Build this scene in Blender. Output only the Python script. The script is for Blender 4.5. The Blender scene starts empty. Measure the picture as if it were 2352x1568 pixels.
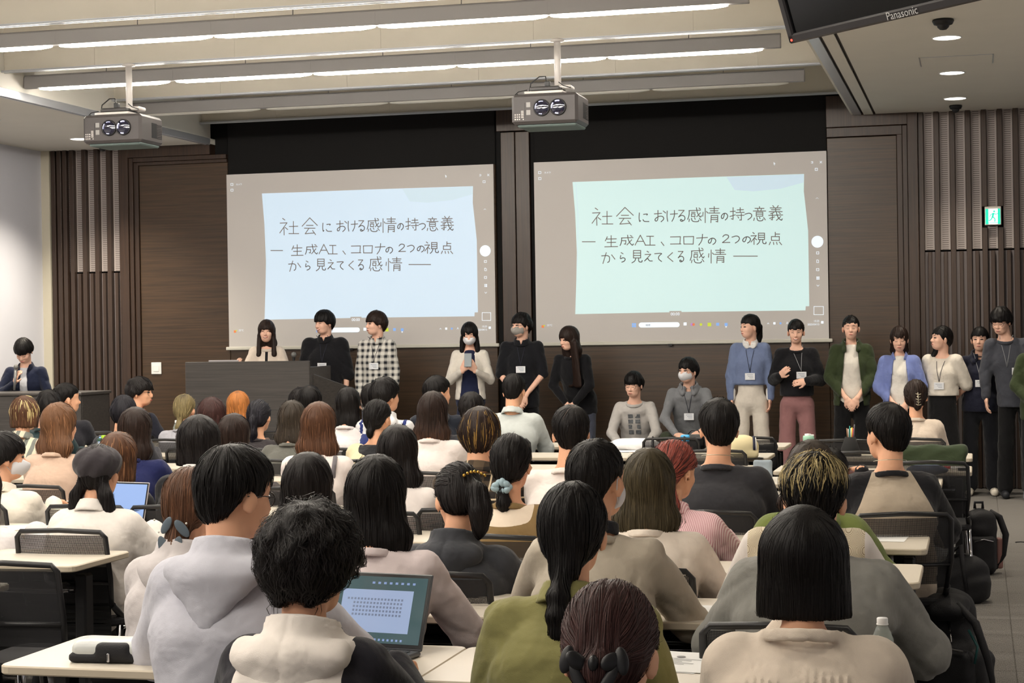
import bpy, math, random
import numpy as np
from mathutils import Vector, Matrix, Euler

# ------------------------------------------------------------------ camera, world, lights, exposure
SC = bpy.context.scene
COL = SC.collection
HC = 1.6
FPX = 4125.0
_yaw, _pit, _rol = .25379, -.005065, -.015511
_F = np.array([-math.sin(_yaw)*math.cos(_pit), math.cos(_yaw)*math.cos(_pit), math.sin(_pit)])
_X = np.array([math.cos(_yaw), math.sin(_yaw), 0.0])
_U = np.cross(_X, _F)
_c, _s = math.cos(_rol), math.sin(_rol)
_X, _U = _X*_c+_U*_s, _U*_c-_X*_s
cam_data = bpy.data.cameras.new('camera')
cam = bpy.data.objects.new('camera', cam_data)
COL.objects.link(cam)
cam.matrix_world = Matrix(((_X[0], _U[0], -_F[0], 0), (_X[1], _U[1], -_F[1], 0), (_X[2], _U[2], -_F[2], HC), (0, 0, 0, 1)))
cam_data.sensor_width = 36.0
cam_data.lens = FPX/2352*36.0
cam_data.clip_end = 60
SC.camera = cam

SC.view_settings.view_transform = 'Standard'
SC.view_settings.look = 'None'
SC.view_settings.exposure = 0.3
SC.view_settings.gamma = 1.0
SC.view_settings.use_curve_mapping = False
SC.cycles.max_bounces = 6
SC.cycles.diffuse_bounces = 3
SC.cycles.glossy_bounces = 3
SC.cycles.transmission_bounces = 4
SC.cycles.transparent_max_bounces = 8
SC.cycles.caustics_reflective = False
SC.cycles.caustics_refractive = False
SC.cycles.sample_clamp_indirect = 4.0

world = bpy.data.worlds.new('world')
SC.world = world
world.use_nodes = True
world.node_tree.nodes['Background'].inputs[0].default_value = (.9, .95, 1, 1)
world.node_tree.nodes['Background'].inputs[1].default_value = 0.02

LAMP = (1.0, .91, .78)
CEIL_Z, SOFFIT_Z, WALL_Y = 3.91, 3.71, 18.2
CX0, CX1 = -8.09, -1.19            # the raised middle of the ceiling
ROWS_LIT = [12.2, 14.23, 10.17, 8.14, 6.11, 4.08, 2.05, 0.02]
ROW_UNLIT = 16.25

def lamp_area(name, loc, sx, sy, power, color=LAMP, rot=(0, 0, 0), spread=180):
    l = bpy.data.lights.new(name, 'AREA')
    l.shape = 'RECTANGLE'; l.size = sx; l.size_y = sy; l.energy = power; l.color = color
    l.spread = math.radians(spread)
    o = bpy.data.objects.new(name, l); COL.objects.link(o)
    o.location = loc; o.rotation_euler = rot
    return o

for i, y in enumerate(ROWS_LIT):
    lamp_area('fluorescent_light', (-4.78, y+.02, 3.765), 6.4, .09, 32)
for (x, y) in [(-.19, 13.55), (-.178, 15.45), (-.174, 17.2), (-9.131, 17.2), (-9.13, 15.4), (-9.13, 13.5)]:
    l = bpy.data.lights.new('downlight_beam', 'SPOT'); l.energy = 140 if x > -5 else (400 if y > 16 else 230); l.color = (1, .9, .74)
    l.spot_size = math.radians(110); l.spot_blend = .9; l.shadow_soft_size = .07
    o = bpy.data.objects.new('downlight_beam', l); COL.objects.link(o); o.location = (x, y, 3.69)
# the slatted and white side walls are washed by more downlights further back, outside the frame
for (x, y) in [(1.6, 15.4), (1.6, 12), (1.6, 8), (1.6, 4), (-.18, 11.6), (-.18, 9.5), (-.18, 6), (-9.13, 10), (-9.13, 6.5), (-9.13, 3)]:
    l = bpy.data.lights.new('downlight_beam', 'SPOT'); l.energy = 70 if x > -5 else 150; l.color = (1, .9, .74)
    l.spot_size = math.radians(120); l.spot_blend = .9; l.shadow_soft_size = .07
    o = bpy.data.objects.new('downlight_beam', l); COL.objects.link(o); o.location = (x, y, 3.69)

def ray(px, py):
    return _F+_X*(px-1176)/FPX+_U*(784-py)/FPX
def at(px, py, Y):
    "point of the room at depth Y that the photograph shows at px, py"
    d = ray(px, py); return np.array([0, 0, HC])+d*(Y/d[1])
def atz(px, py, z):
    d = ray(px, py); return np.array([0, 0, HC])+d*((z-HC)/d[2])
def fwd(p):
    return float((np.array(p)-np.array([0, 0, HC]))@_F)

# ------------------------------------------------------------------ materials
MATS = {}
def srgb(r, g, b):
    f = lambda c: (c/255/12.92) if c/255 <= .04045 else ((c/255+.055)/1.055)**2.4
    return (f(r), f(g), f(b), 1.0)
def nodes_of(m):
    m.use_nodes = True
    nt = m.node_tree
    return nt, nt.nodes, nt.links, nt.nodes['Principled BSDF']
def mat(name, col, rough=.5, metal=0.0, spec=.5, noise=0.0, nscale=20, bump=0.0, bscale=200, stretch=(1, 1, 1), coat=0, sheen=0, emit=None, estr=0, gen=False, alpha=None, trans=0, ior=1.45, obj=True):
    if name in MATS: return MATS[name]
    m = bpy.data.materials.new(name); MATS[name] = m
    nt, N, L, B = nodes_of(m)
    c = col if len(col) == 4 else (*col, 1)
    B.inputs['Base Color'].default_value = c
    B.inputs['Roughness'].default_value = rough
    B.inputs['Metallic'].default_value = metal
    B.inputs['Specular IOR Level'].default_value = spec
    B.inputs['Coat Weight'].default_value = coat
    B.inputs['Sheen Weight'].default_value = sheen
    B.inputs['Transmission Weight'].default_value = trans
    B.inputs['IOR'].default_value = ior
    if alpha is not None: B.inputs['Alpha'].default_value = alpha
    if emit is not None:
        B.inputs['Emission Color'].default_value = emit if len(emit) == 4 else (*emit, 1)
        B.inputs['Emission Strength'].default_value = estr
    if noise or bump:
        tc = N.new('ShaderNodeTexCoord'); mp = N.new('ShaderNodeMapping')
        L.new(tc.outputs['Object' if obj else 'Generated'], mp.inputs[0]); mp.inputs['Scale'].default_value = stretch
    if noise:
        nz = N.new('ShaderNodeTexNoise'); nz.inputs['Scale'].default_value = nscale; nz.inputs['Detail'].default_value = 6
        L.new(mp.outputs[0], nz.inputs[0])
        mr = N.new('ShaderNodeMapRange'); mr.inputs[3].default_value = 1-noise; mr.inputs[4].default_value = 1+noise
        mr.inputs[1].default_value = .3; mr.inputs[2].default_value = .7
        L.new(nz.outputs[0], mr.inputs[0])
        mx = N.new('ShaderNodeVectorMath'); mx.operation = 'SCALE'
        mx.inputs[0].default_value = c[:3]; L.new(mr.outputs[0], mx.inputs['Scale'])
        L.new(mx.outputs[0], B.inputs['Base Color'])
    if bump:
        bz = N.new('ShaderNodeTexNoise'); bz.inputs['Scale'].default_value = bscale; bz.inputs['Detail'].default_value = 3
        L.new(mp.outputs[0], bz.inputs[0])
        bp = N.new('ShaderNodeBump'); bp.inputs['Strength'].default_value = bump; bp.inputs['Distance'].default_value = .004
        L.new(bz.outputs[0], bp.inputs['Height']); L.new(bp.outputs[0], B.inputs['Normal'])
    return m

M_CEIL = mat('ceiling_paint', srgb(212, 206, 193), .9, noise=.015, nscale=3, bump=.15, bscale=400)
M_CEIL2 = mat('soffit_paint', srgb(226, 222, 212), .9, noise=.015, nscale=3)
M_RAIL = mat('ceiling_rail_aluminium', srgb(205, 208, 214), .35, metal=.6)
M_RAILD = mat('ceiling_rail_groove', srgb(90, 86, 84), .8)
M_FIX = mat('lamp_housing_grey', srgb(150, 147, 146), .6)
M_TUBE = mat('lit_fluorescent_tube', (1, 1, 1), .5, emit=(1, .93, .83), estr=75)
M_TUBEOFF = mat('unlit_fluorescent_tube', srgb(200, 198, 190), .4)
M_WHITEWALL = mat('white_wall_paint', srgb(222, 223, 232), .7, noise=.02, nscale=2)
M_CREAM = mat('cream_trim_paint', srgb(208, 201, 182), .6)
M_BLACKMASK = mat('black_screen_masking', srgb(14, 13, 13), .9)
M_BLACK = mat('black_plastic', srgb(22, 22, 24), .45)
M_BLACKM = mat('black_matt', srgb(16, 16, 17), .8)
M_DGREY = mat('dark_grey_plastic', srgb(62, 60, 60), .5)
M_CHROME = mat('chrome', srgb(200, 200, 205), .15, metal=1)
M_WHITE = mat('white_plastic', srgb(235, 235, 232), .4)
M_PAPER = mat('paper', srgb(238, 238, 236), .9)
M_SLATG = None

def wood(name, c1, c2, axis='x', scale=1.0, rough=.4, coat=.15):
    if name in MATS: return MATS[name]
    m = bpy.data.materials.new(name); MATS[name] = m
    nt, N, L, B = nodes_of(m)
    tc = N.new('ShaderNodeTexCoord'); mp = N.new('ShaderNodeMapping')
    L.new(tc.outputs['Object'], mp.inputs[0])
    st = {'x': (.6, 8, 26), 'z': (26, 8, .6)}[axis]
    mp.inputs['Scale'].default_value = [v*scale for v in st]
    nz = N.new('ShaderNodeTexNoise'); nz.inputs['Scale'].default_value = 2.2; nz.inputs['Detail'].default_value = 8; nz.inputs['Roughness'].default_value = .65
    L.new(mp.outputs[0], nz.inputs[0])
    cr = N.new('ShaderNodeValToRGB'); cr.color_ramp.elements[0].position = .3; cr.color_ramp.elements[1].position = .72
    cr.color_ramp.elements[0].color = c1; cr.color_ramp.elements[1].color = c2
    L.new(nz.outputs[0], cr.inputs[0]); L.new(cr.outputs[0], B.inputs['Base Color'])
    B.inputs['Roughness'].default_value = rough; B.inputs['Coat Weight'].default_value = coat
    B.inputs['Coat Roughness'].default_value = .35
    bp = N.new('ShaderNodeBump'); bp.inputs['Strength'].default_value = .12; bp.inputs['Distance'].default_value = .002
    L.new(nz.outputs[0], bp.inputs['Height']); L.new(bp.outputs[0], B.inputs['Normal'])
    return m
M_WOODP = wood('walnut_panel_horizontal_grain', srgb(50, 37, 25), srgb(82, 61, 41), 'x')
M_WOODF = wood('walnut_frame_vertical_grain', srgb(42, 30, 22), srgb(68, 48, 35), 'z')
M_WOODS = wood('walnut_slat', srgb(46, 34, 27), srgb(72, 54, 42), 'z', 1.5)
M_PODIUM = wood('grey_oak_podium', srgb(56, 53, 51), srgb(80, 75, 71), 'x', 1.2, .45)
M_DESK = mat('cream_laminate_desk', srgb(214, 205, 190), .38, spec=.4, noise=.01, nscale=8)
M_DESKEDGE = mat('beige_desk_edging', srgb(196, 184, 164), .5)

def gridmat():
    "perforated grey acoustic strip: rows of slots pressed into it"
    m = bpy.data.materials.new('perforated_grey_strip'); MATS[m.name] = m
    nt, N, L, B = nodes_of(m)
    tc = N.new('ShaderNodeTexCoord'); sp = N.new('ShaderNodeSeparateXYZ'); L.new(tc.outputs['Object'], sp.inputs[0])
    def math_(op, a, b=None):
        n = N.new('ShaderNodeMath'); n.operation = op
        for i, v in ((0, a), (1, b)):
            if v is None: continue
            if isinstance(v, (int, float)): n.inputs[i].default_value = v
            else: L.new(v, n.inputs[i])
        return n.outputs[0]
    fr = math_('FRACT', math_('MULTIPLY', sp.outputs[2], 1/.021))
    slot = math_('LESS_THAN', fr, .42)
    ins = math_('LESS_THAN', math_('ABSOLUTE', sp.outputs[0]), .03)
    hole = math_('MULTIPLY', slot, ins)
    mx = N.new('ShaderNodeMix'); mx.data_type = 'RGBA'
    L.new(hole, mx.inputs[0]); mx.inputs[6].default_value = srgb(176, 166, 162); mx.inputs[7].default_value = srgb(112, 103, 100)
    L.new(mx.outputs[2], B.inputs['Base Color']); B.inputs['Roughness'].default_value = .6
    return m
M_PERF = gridmat()
M_STRIP = mat('plain_grey_strip', srgb(122, 114, 114), .6)

def carpetmat(name, ang):
    m = bpy.data.materials.new(name); MATS[name] = m
    nt, N, L, B = nodes_of(m)
    tc = N.new('ShaderNodeTexCoord'); mp = N.new('ShaderNodeMapping'); L.new(tc.outputs['Object'], mp.inputs[0])
    mp.inputs['Rotation'].default_value = (0, 0, ang); mp.inputs['Scale'].default_value = (6, 1, 1)
    nz = N.new('ShaderNodeTexNoise'); nz.inputs['Scale'].default_value = 55; nz.inputs['Detail'].default_value = 4
    L.new(mp.outputs[0], nz.inputs[0])
    cr = N.new('ShaderNodeValToRGB'); cr.color_ramp.elements[0].position = .35; cr.color_ramp.elements[1].position = .65
    cr.color_ramp.elements[0].color = srgb(88, 86, 84); cr.color_ramp.elements[1].color = srgb(138, 134, 129)
    L.new(nz.outputs[0], cr.inputs[0]); L.new(cr.outputs[0], B.inputs['Base Color'])
    B.inputs['Roughness'].default_value = .95; B.inputs['Specular IOR Level'].default_value = .1
    bp = N.new('ShaderNodeBump'); bp.inputs['Strength'].default_value = .5; bp.inputs['Distance'].default_value = .004
    L.new(nz.outputs[0], bp.inputs['Height']); L.new(bp.outputs[0], B.inputs['Normal'])
    return m
M_CARP = [carpetmat('grey_carpet', 0), carpetmat('grey_carpet_turned', math.pi/2)]

# ------------------------------------------------------------------ mesh helpers
class MB:
    "collects simple shapes and links them as one mesh object"
    def __init__(s): s.v = []; s.f = []; s.m = []; s.sm = []
    def add(s, vs, fs, mi=0, smooth=False):
        o = len(s.v); s.v += [tuple(map(float, p)) for p in vs]; s.f += [tuple(i+o for i in f) for f in fs]
        s.m += [mi]*len(fs); s.sm += [smooth]*len(fs); return s
    def box(s, x0, x1, y0, y1, z0, z1, bev=0.0, mi=0, M=None):
        if bev > 0: return s.rbox((x0, y0, z0), (x1, y1, z1), bev, mi, M)
        v = [(x, y, z) for z in (z0, z1) for y in (y0, y1) for x in (x0, x1)]
        if M is not None: v = [tuple(M @ Vector(p)) for p in v]
        return s.add(v, [(0, 2, 3, 1), (4, 5, 7, 6), (0, 1, 5, 4), (2, 6, 7, 3), (0, 4, 6, 2), (1, 3, 7, 5)], mi)
    def rbox(s, lo, hi, b, mi=0, M=None):
        "chamfered box"
        cx = [(a+c)/2 for a, c in zip(lo, hi)]; h = [(c-a)/2 for a, c in zip(lo, hi)]
        b = min(b, min(h)*.95)
        v = []; idx = {}
        for sx in (-1, 1):
            for sy in (-1, 1):
                for sz in (-1, 1):
                    for k in range(3):
                        p = [sx*(h[0]-b), sy*(h[1]-b), sz*(h[2]-b)]
                        p[k] += (sx, sy, sz)[k]*b
                        idx[(sx, sy, sz, k)] = len(v); v.append([p[i]+cx[i] for i in range(3)])
        f = []
        for k in range(3):
            a, c = [(1, 2), (2, 0), (0, 1)][k]
            for sg in (-1, 1):
                q = []
                for (sa, sc) in ((-1, -1), (1, -1), (1, 1), (-1, 1)):
                    t = [0, 0, 0]; t[k] = sg; t[a] = sa; t[c] = sc; q.append(idx[(*t, k)])
                f.append(q if sg > 0 else q[::-1])
        for k in range(3):
            a, c = [(1, 2), (2, 0), (0, 1)][k]
            for sa in (-1, 1):
                for sc in (-1, 1):
                    def I(sk, kk):
                        t = [0, 0, 0]; t[k] = sk; t[a] = sa; t[c] = sc; return idx[(*t, kk)]
                    q = [I(-1, a), I(1, a), I(1, c), I(-1, c)]
                    f.append(q if sa*sc > 0 else q[::-1])
        for sx in (-1, 1):
            for sy in (-1, 1):
                for sz in (-1, 1):
                    q = [idx[(sx, sy, sz, k)] for k in range(3)]
                    f.append(q if sx*sy*sz > 0 else q[::-1])
        if M is not None: v = [tuple(M @ Vector(p)) for p in v]
        return s.add(v, f, mi)
    def tube(s, pts, r, n=8, mi=0, cap=True, smooth=True, up=None):
        P = [np.array(p, float) for p in pts]; rr = r if hasattr(r, '__len__') else [r]*len(P)
        vs = []; prev = None
        for i, p in enumerate(P):
            t = (P[min(i+1, len(P)-1)]-P[max(i-1, 0)]); t /= (np.linalg.norm(t)+1e-12)
            if prev is None:
                a = np.array([0, 0, 1.]) if abs(t[2]) < .9 else np.array([1., 0, 0])
                u = np.cross(t, a)
            else: u = prev-t*(prev@t)
            u /= np.linalg.norm(u)+1e-12; prev = u; w = np.cross(t, u)
            for k in range(n):
                an = 2*math.pi*k/n; vs.append(p+(u*math.cos(an)+w*math.sin(an))*rr[i])
        fs = [(i*n+k, i*n+(k+1) % n, (i+1)*n+(k+1) % n, (i+1)*n+k) for i in range(len(P)-1) for k in range(n)]
        s.add(vs, fs, mi, smooth)
        if cap:
            o = len(s.v)-len(vs)
            s.f += [tuple(o+k for k in range(n))[::-1], tuple(o+(len(P)-1)*n+k for k in range(n))]
            s.m += [mi]*2; s.sm += [False]*2
        return s
    def lathe(s, prof, n=20, mi=0, c=(0, 0, 0), axis='z', smooth=True):
        vs = []
        for (r, h) in prof:
            for k in range(n):
                a = 2*math.pi*k/n; x, y = r*math.cos(a), r*math.sin(a)
                p = {'z': (x, y, h), 'y': (x, h, y), 'x': (h, x, y)}[axis]
                vs.append((p[0]+c[0], p[1]+c[1], p[2]+c[2]))
        fs = [(i*n+k, i*n+(k+1) % n, (i+1)*n+(k+1) % n, (i+1)*n+k) for i in range(len(prof)-1) for k in range(n)]
        return s.add(vs, fs, mi, smooth)
    def disc(s, c, r, n=24, mi=0, axis='z'):
        vs = []
        for k in range(n):
            a = 2*math.pi*k/n; x, y = r*math.cos(a), r*math.sin(a)
            p = {'z': (x, y, 0), 'y': (x, 0, y), 'x': (0, x, y)}[axis]; vs.append((p[0]+c[0], p[1]+c[1], p[2]+c[2]))
        return s.add(vs, [tuple(range(n))], mi)
    def mesh(s, name, mats):
        me = bpy.data.meshes.new(name); me.from_pydata(s.v, [], s.f)
        for m in (mats if isinstance(mats, (list, tuple)) else [mats]): me.materials.append(m)
        me.polygons.foreach_set('material_index', s.m); me.polygons.foreach_set('use_smooth', s.sm)
        me.update(); return me
    def build(s, name, mats, parent=None, loc=None):
        o = bpy.data.objects.new(name, s.mesh(name, mats)); COL.objects.link(o)
        if parent is not None: o.parent = parent
        if loc is not None: o.location = loc
        return o
def link(name, me, parent=None, loc=None, rotz=0):
    o = bpy.data.objects.new(name, me); COL.objects.link(o)
    if parent is not None: o.parent = parent
    if loc is not None: o.location = loc
    if rotz: o.rotation_euler[2] = rotz
    return o
def tag(o, label=None, cat=None, group=None, kind=None):
    if label: o['label'] = label
    if cat: o['category'] = cat
    if group: o['group'] = group
    if kind: o['kind'] = kind
    return o
def empty(name, loc, rz=0, label=None, cat=None, group=None, kind=None):
    o = bpy.data.objects.new(name, None); COL.objects.link(o); o.location = loc; o.rotation_euler = (0, 0, rz)
    o.empty_display_size = .1
    return tag(o, label, cat, group, kind)
def copy_tree(o, parent=None, loc=None, rz=None, kids=None):
    c = o.copy(); COL.objects.link(c)
    if parent is not None: c.parent = parent
    if loc is not None: c.location = loc
    if rz is not None: c.rotation_euler = (0, 0, rz)
    for ch in KIDS.get(o.name, []):
        cc = copy_tree(ch, c)
        KIDS.setdefault(c.name, []).append(cc)
    return c
KIDS = {}
def kid(o):
    KIDS.setdefault(o.parent.name, []).append(o); return o
def text_mesh(name, body, size, m, parent, M, thick=0.0, align='LEFT'):
    cu = bpy.data.curves.new(name, 'FONT'); cu.body = body; cu.size = size; cu.align_x = align; cu.resolution_u = 3
    cu.extrude = thick
    o = bpy.data.objects.new(name, cu); COL.objects.link(o)
    bpy.context.view_layer.update()
    me = bpy.data.meshes.new_from_object(o.evaluated_get(bpy.context.evaluated_depsgraph_get()))
    bpy.data.objects.remove(o)
    me.materials.clear(); me.materials.append(m)
    t = bpy.data.objects.new(name, me); COL.objects.link(t); t.parent = parent; t.matrix_local = M
    return t
# ------------------------------------------------------------------ room shell
def struct(name, mb, m, label=None):
    o = mb.build(name, m); o['kind'] = 'structure'
    if label: o['label'] = label
    return o
XL, XR, YB = -10.14, 3.2, -4.5
floor = struct('floor', MB().box(XL, XR, YB, WALL_Y+.3, -.1, -.006), M_CARP[0])
# carpet tiles of the aisle where they can be told apart
tile_me = [MB().box(.002, .498, .002, .498, -.006, 0, .0015).mesh('carpet_tile', M_CARP[k]) for k in (0, 1)]
for i in range(5):
    for j in range(25):
        x = -.85+i*.5; y = 5.6+j*.5
        link('carpet_tile', tile_me[(i+j) % 2], floor, (x, y, 0))
low_me = [MB().box(.002, .998, .002, .998, -.006, 0, .0015).mesh('carpet_tile', M_CARP[k]) for k in (0, 1)]

wl = struct('wall_left', MB().box(XL-.1, XL, YB, WALL_Y+.3, 0, CEIL_Z+.55), M_WHITEWALL)
struct('wall_right', MB().box(XR, XR+.1, YB, WALL_Y+.3, 0, CEIL_Z+.55), M_WHITEWALL)
struct('wall_back', MB().box(XL, XR, YB-.1, YB, 0, CEIL_Z+.55), M_WHITEWALL)
struct('trim_1', MB().box(XL, -10.04, WALL_Y-.02, WALL_Y+.1, 0, SOFFIT_Z), M_CREAM, 'cream painted column strip between white wall and slatted panelling')

# front wall: structural back, wood panelling, masks, slats
wf = struct('wall_front', MB().box(XL, XR, WALL_Y+.12, WALL_Y+.3, 0, CEIL_Z+.55), M_BLACKMASK)
W = WALL_Y
def wp(name, x0, x1, z0, z1, y0, m, lab=None, bev=.004):
    o = MB().box(x0, x1, y0, W+.12, z0, z1, bev).build(name, m, wf)
    if lab: o['label'] = lab
    return o
S0, S1, S2, S3 = -7.91, -4.886, -4.457, -1.442      # the two screens
STOP, SBOT = 3.367, 1.487
# lower band and side panels
wp('wood_panel', -8.965, S0, 0, 3.505, W+.03, M_WOODP)
wp('wood_panel', S0+.004, S1, 0, STOP, W+.03, M_WOODP)
wp('wood_panel', S2, S3, 0, STOP, W+.03, M_WOODP)
wp('wood_panel', S3+.004, -.755, 0, 3.495, W+.03, M_WOODP)
wp('black_masking', S0-.0, S1, STOP, CEIL_Z+.5, W+.045, M_BLACKMASK)
wp('black_masking', S2, S3, STOP, CEIL_Z+.5, W+.045, M_BLACKMASK)
wp('wood_panel', S1+.06, (S1+S2)/2-.004, 0, 3.70, W+.05, M_WOODF)
wp('wood_panel', (S1+S2)/2+.004, S2-.06, 0, 3.70, W+.05, M_WOODF)
wp('wood_lintel', S1+.02, S2-.02, 3.71, CEIL_Z+.5, W+.03, M_WOODF)
wp('dark_groove', S1, S1+.055, 0, CEIL_Z+.2, W+.08, M_BLACKMASK); wp('dark_groove', S2-.055, S2, 0, CEIL_Z+.2, W+.08, M_BLACKMASK)
# stepped mouldings round the panelling
for sx, xo in ((1, -9.173), (-1, -.548)):
    def X(a, b):
        return (xo+a, xo+b) if sx > 0 else (xo-b, xo-a)
    a, b = X(0, .10); wp('wood_moulding', a, b, 0, SOFFIT_Z, W-.035, M_WOODF)
    a, b = X(.102, .15); wp('wood_moulding', a, b, 0, 3.59, W-.015, M_WOODF)
    a, b = X(.152, .205); wp('wood_moulding', a, b, 0, 3.54, W+.008, M_WOODF)
wp('wood_moulding', -9.073, S0-.18, 3.595, SOFFIT_Z, W-.033, M_WOODF)
wp('wood_moulding', -9.02, S0-.0, 3.545, 3.593, W-.012, M_WOODF)
wp('wood_moulding', -8.97, S0-.0, 3.507, 3.543, W+.01, M_WOODF)
wp('wood_moulding', S3+.004, -.648, 3.595, SOFFIT_Z+.2, W-.033, M_WOODF)
wp('wood_moulding', S3+.004, -.70, 3.50, 3.593, W+.0, M_WOODF)
# acoustic slat fields
ZM = 2.34
perf_me = MB().box(-.047, .047, 0, .03, 0, 1, .0).mesh('perforated_strip', M_PERF)
def strip(x, z0, z1, wdt, m, y=W+.055):
    o = MB().box(-wdt/2, wdt/2, 0, .03, z0, z1).build('grey_strip' if m is M_STRIP else 'perforated_strip', m, wf, (x, y, 0)); return o
def slat(x, z0, z1, wdt=.05, y=W-.005):
    return MB().box(-wdt/2, wdt/2, 0, .06, z0, z1, .003).build('slat', M_WOODS, wf, (x, y, 0))
P = .1505
def field(x0, n, sgn_x=(None,)):
    for i in range(n):
        xc = x0+i*P
        gap = abs(xc-.159) < .16
        if gap:
            strip(xc, ZM+.01, 2.57 if abs(xc-.159) < .05 else SOFFIT_Z, .095, M_PERF)
            if abs(xc-.159) < .05: strip(xc, 2.76, SOFFIT_Z, .095, M_PERF)
        else: strip(xc, ZM+.01, SOFFIT_Z, .095, M_PERF)
        strip(xc-.034, 0, ZM-.01, .03, M_STRIP); strip(xc+.034, 0, ZM-.01, .03, M_STRIP)
        slat(xc, 0, ZM-.01, .036, W+.01)
        for s in ((xc-P/2,) if i else (xc-P/2,)) + ((xc+P/2,) if i == n-1 else ()):
            if abs(s-.159) < .1:
                slat(s, 2.76+.0, SOFFIT_Z); slat(s, 0, 2.555)
            else: slat(s, 0, SOFFIT_Z)
field(-.445, 13)
field(-9.25-4*P, 5)
# far part of the slats before the white wall: closed dark boards
for k in range(3): slat(-10.0+k*.07, 0, SOFFIT_Z, .05, W-.01)
strip(-9.95, 0, SOFFIT_Z, .2, M_STRIP, W+.09)

# ceiling
ceil = struct('ceiling', MB().box(XL, XR, YB, W+.3, CEIL_Z+.50, CEIL_Z+.6), M_CEIL)
# open bays: a row of upright boards crosses the ceiling at every rail, the lamps hang between them
PANW, PAND, BAY = 1.28, 2.03, CEIL_Z+.50
pan_me = MB().box(.0005, PANW-.0005, 0, .03, 0, BAY-CEIL_Z, .001).mesh('baffle_board', M_CEIL)
ys = [ROW_UNLIT-.33-PAND*k for k in range(-1, 11)]
rail_me = MB()
for dy, w2 in ((-.04, .018), (.006, .018)): rail_me.box(CX0, CX1, dy, dy+w2, -.012, .0, .003)
rail_me.box(CX0, CX1, -.022, .006, -.003, .0, mi=1).box(CX0, CX1, -.04, .05, 0, .006, mi=0)
rail_me = rail_me.mesh('ceiling_rail', [M_RAIL, M_RAILD])
for y in ys:
    for i in range(6):
        x0 = CX0-.42+i*PANW+.26*(round((y-ys[0])/PAND) % 2); x1 = min(x0+PANW, CX1); x0 = max(x0, CX0)
        if x1-x0 < .05: continue
        if x1-x0 > PANW-.01: link('baffle_board', pan_me, ceil, (x0, y+.01, CEIL_Z+.004))
        else: MB().box(x0+.0005, x1-.0005, y+.01, y+.04, CEIL_Z+.004, BAY, .001).build('baffle_board', M_CEIL, ceil)
    link('ceiling_rail', rail_me, ceil, (0, y, CEIL_Z))
# lip of the raised part before the screens
# side soffits
MB().box(XL, CX0, YB, W+.2, SOFFIT_Z, SOFFIT_Z+.06, .0).build('soffit_board', M_CEIL2, ceil)
MB().box(CX1+.24, XR, YB, W+.2, SOFFIT_Z, SOFFIT_Z+.06, .0).build('soffit_board', M_CEIL2, ceil)
MB().box(CX0-.02, CX0, YB, W-.0, SOFFIT_Z+.06, CEIL_Z+.5).build('soffit_face', M_CEIL2, ceil)
MB().box(CX1, CX1+.02, YB, W-.0, SOFFIT_Z, CEIL_Z+.5).build('soffit_face', M_CEIL2, ceil)
MB().box(CX0-.055, CX0-.03, YB, W-.02, SOFFIT_Z-.012, SOFFIT_Z, .003).build('soffit_trim', M_RAIL, ceil)
MB().box(CX0-.012, CX0+.004, YB, W-.02, SOFFIT_Z-.012, SOFFIT_Z+.06, .003).build('soffit_trim', M_RAIL, ceil)
# air slot beside the raised part
MB().box(CX1+.02, CX1+.1, YB, W-.02, SOFFIT_Z-.004, SOFFIT_Z+.01).build('air_slot', M_RAIL, ceil)
MB().box(CX1+.10, CX1+.125, YB, W-.02, SOFFIT_Z+.02, SOFFIT_Z+.03).build('air_slot', M_RAILD, ceil)
MB().box(CX1+.125, CX1+.215, YB, W-.02, SOFFIT_Z-.004, SOFFIT_Z+.01).build('air_slot', M_CEIL2, ceil)
MB().box(CX1+.215, CX1+.24, YB, W-.02, SOFFIT_Z+.02, SOFFIT_Z+.03).build('air_slot', M_RAILD, ceil)
MB().box(-.42, .15, 14.5, 14.508, SOFFIT_Z-.003, SOFFIT_Z).box(-.42, -.412, 14.5, 15.0, SOFFIT_Z-.003, SOFFIT_Z).box(.142, .15, 14.5, 15.0, SOFFIT_Z-.003, SOFFIT_Z).build('access_hatch', M_RAIL, ceil)
bb = MB().box(XL+.0, XL+.012, YB, W, 0, .08, .002); struct('baseboard_left', bb, M_DGREY)
bb = MB().box(XL+.1, XR, W-.04, W-.03, 0, .06, .002)

# ------------------------------------------------------------------ light fixtures
GL = 'ceiling lamp rows'
JX = [-7.96, -6.66, -5.40, -4.135, -2.87, -1.6]
tube_len = 1.24
def tube_me(m):
    b = MB()
    n = 12; L0 = tube_len
    pts = [(0, 0, 0), (.02, 0, 0), (.10, 0, 0), (L0-.10, 0, 0), (L0-.02, 0, 0), (L0, 0, 0)]
    b.tube(pts, [.004, .009, .018, .018, .009, .004], n)
    return b.mesh('tube', m)
tube_on, tube_off = tube_me(M_TUBE), tube_me(M_TUBEOFF)
house = MB().box(-8.08, -1.47, -.02, .05, 3.808, CEIL_Z-.001, .004)
for x in (-7.3, -6.0, -4.77, -3.5, -2.2): house.tube([(x, .015, CEIL_Z-.002), (x, .015, CEIL_Z+.498)], .004, 6)
house.box(-8.08, -1.47, -.0, .03, CEIL_Z-.001, CEIL_Z+.012)
for x in JX[1:-1]: house.box(x-.002, x+.002, -.0215, -.02, 3.81, CEIL_Z-.002)
house_me = house.mesh('housing', M_FIX)
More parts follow.
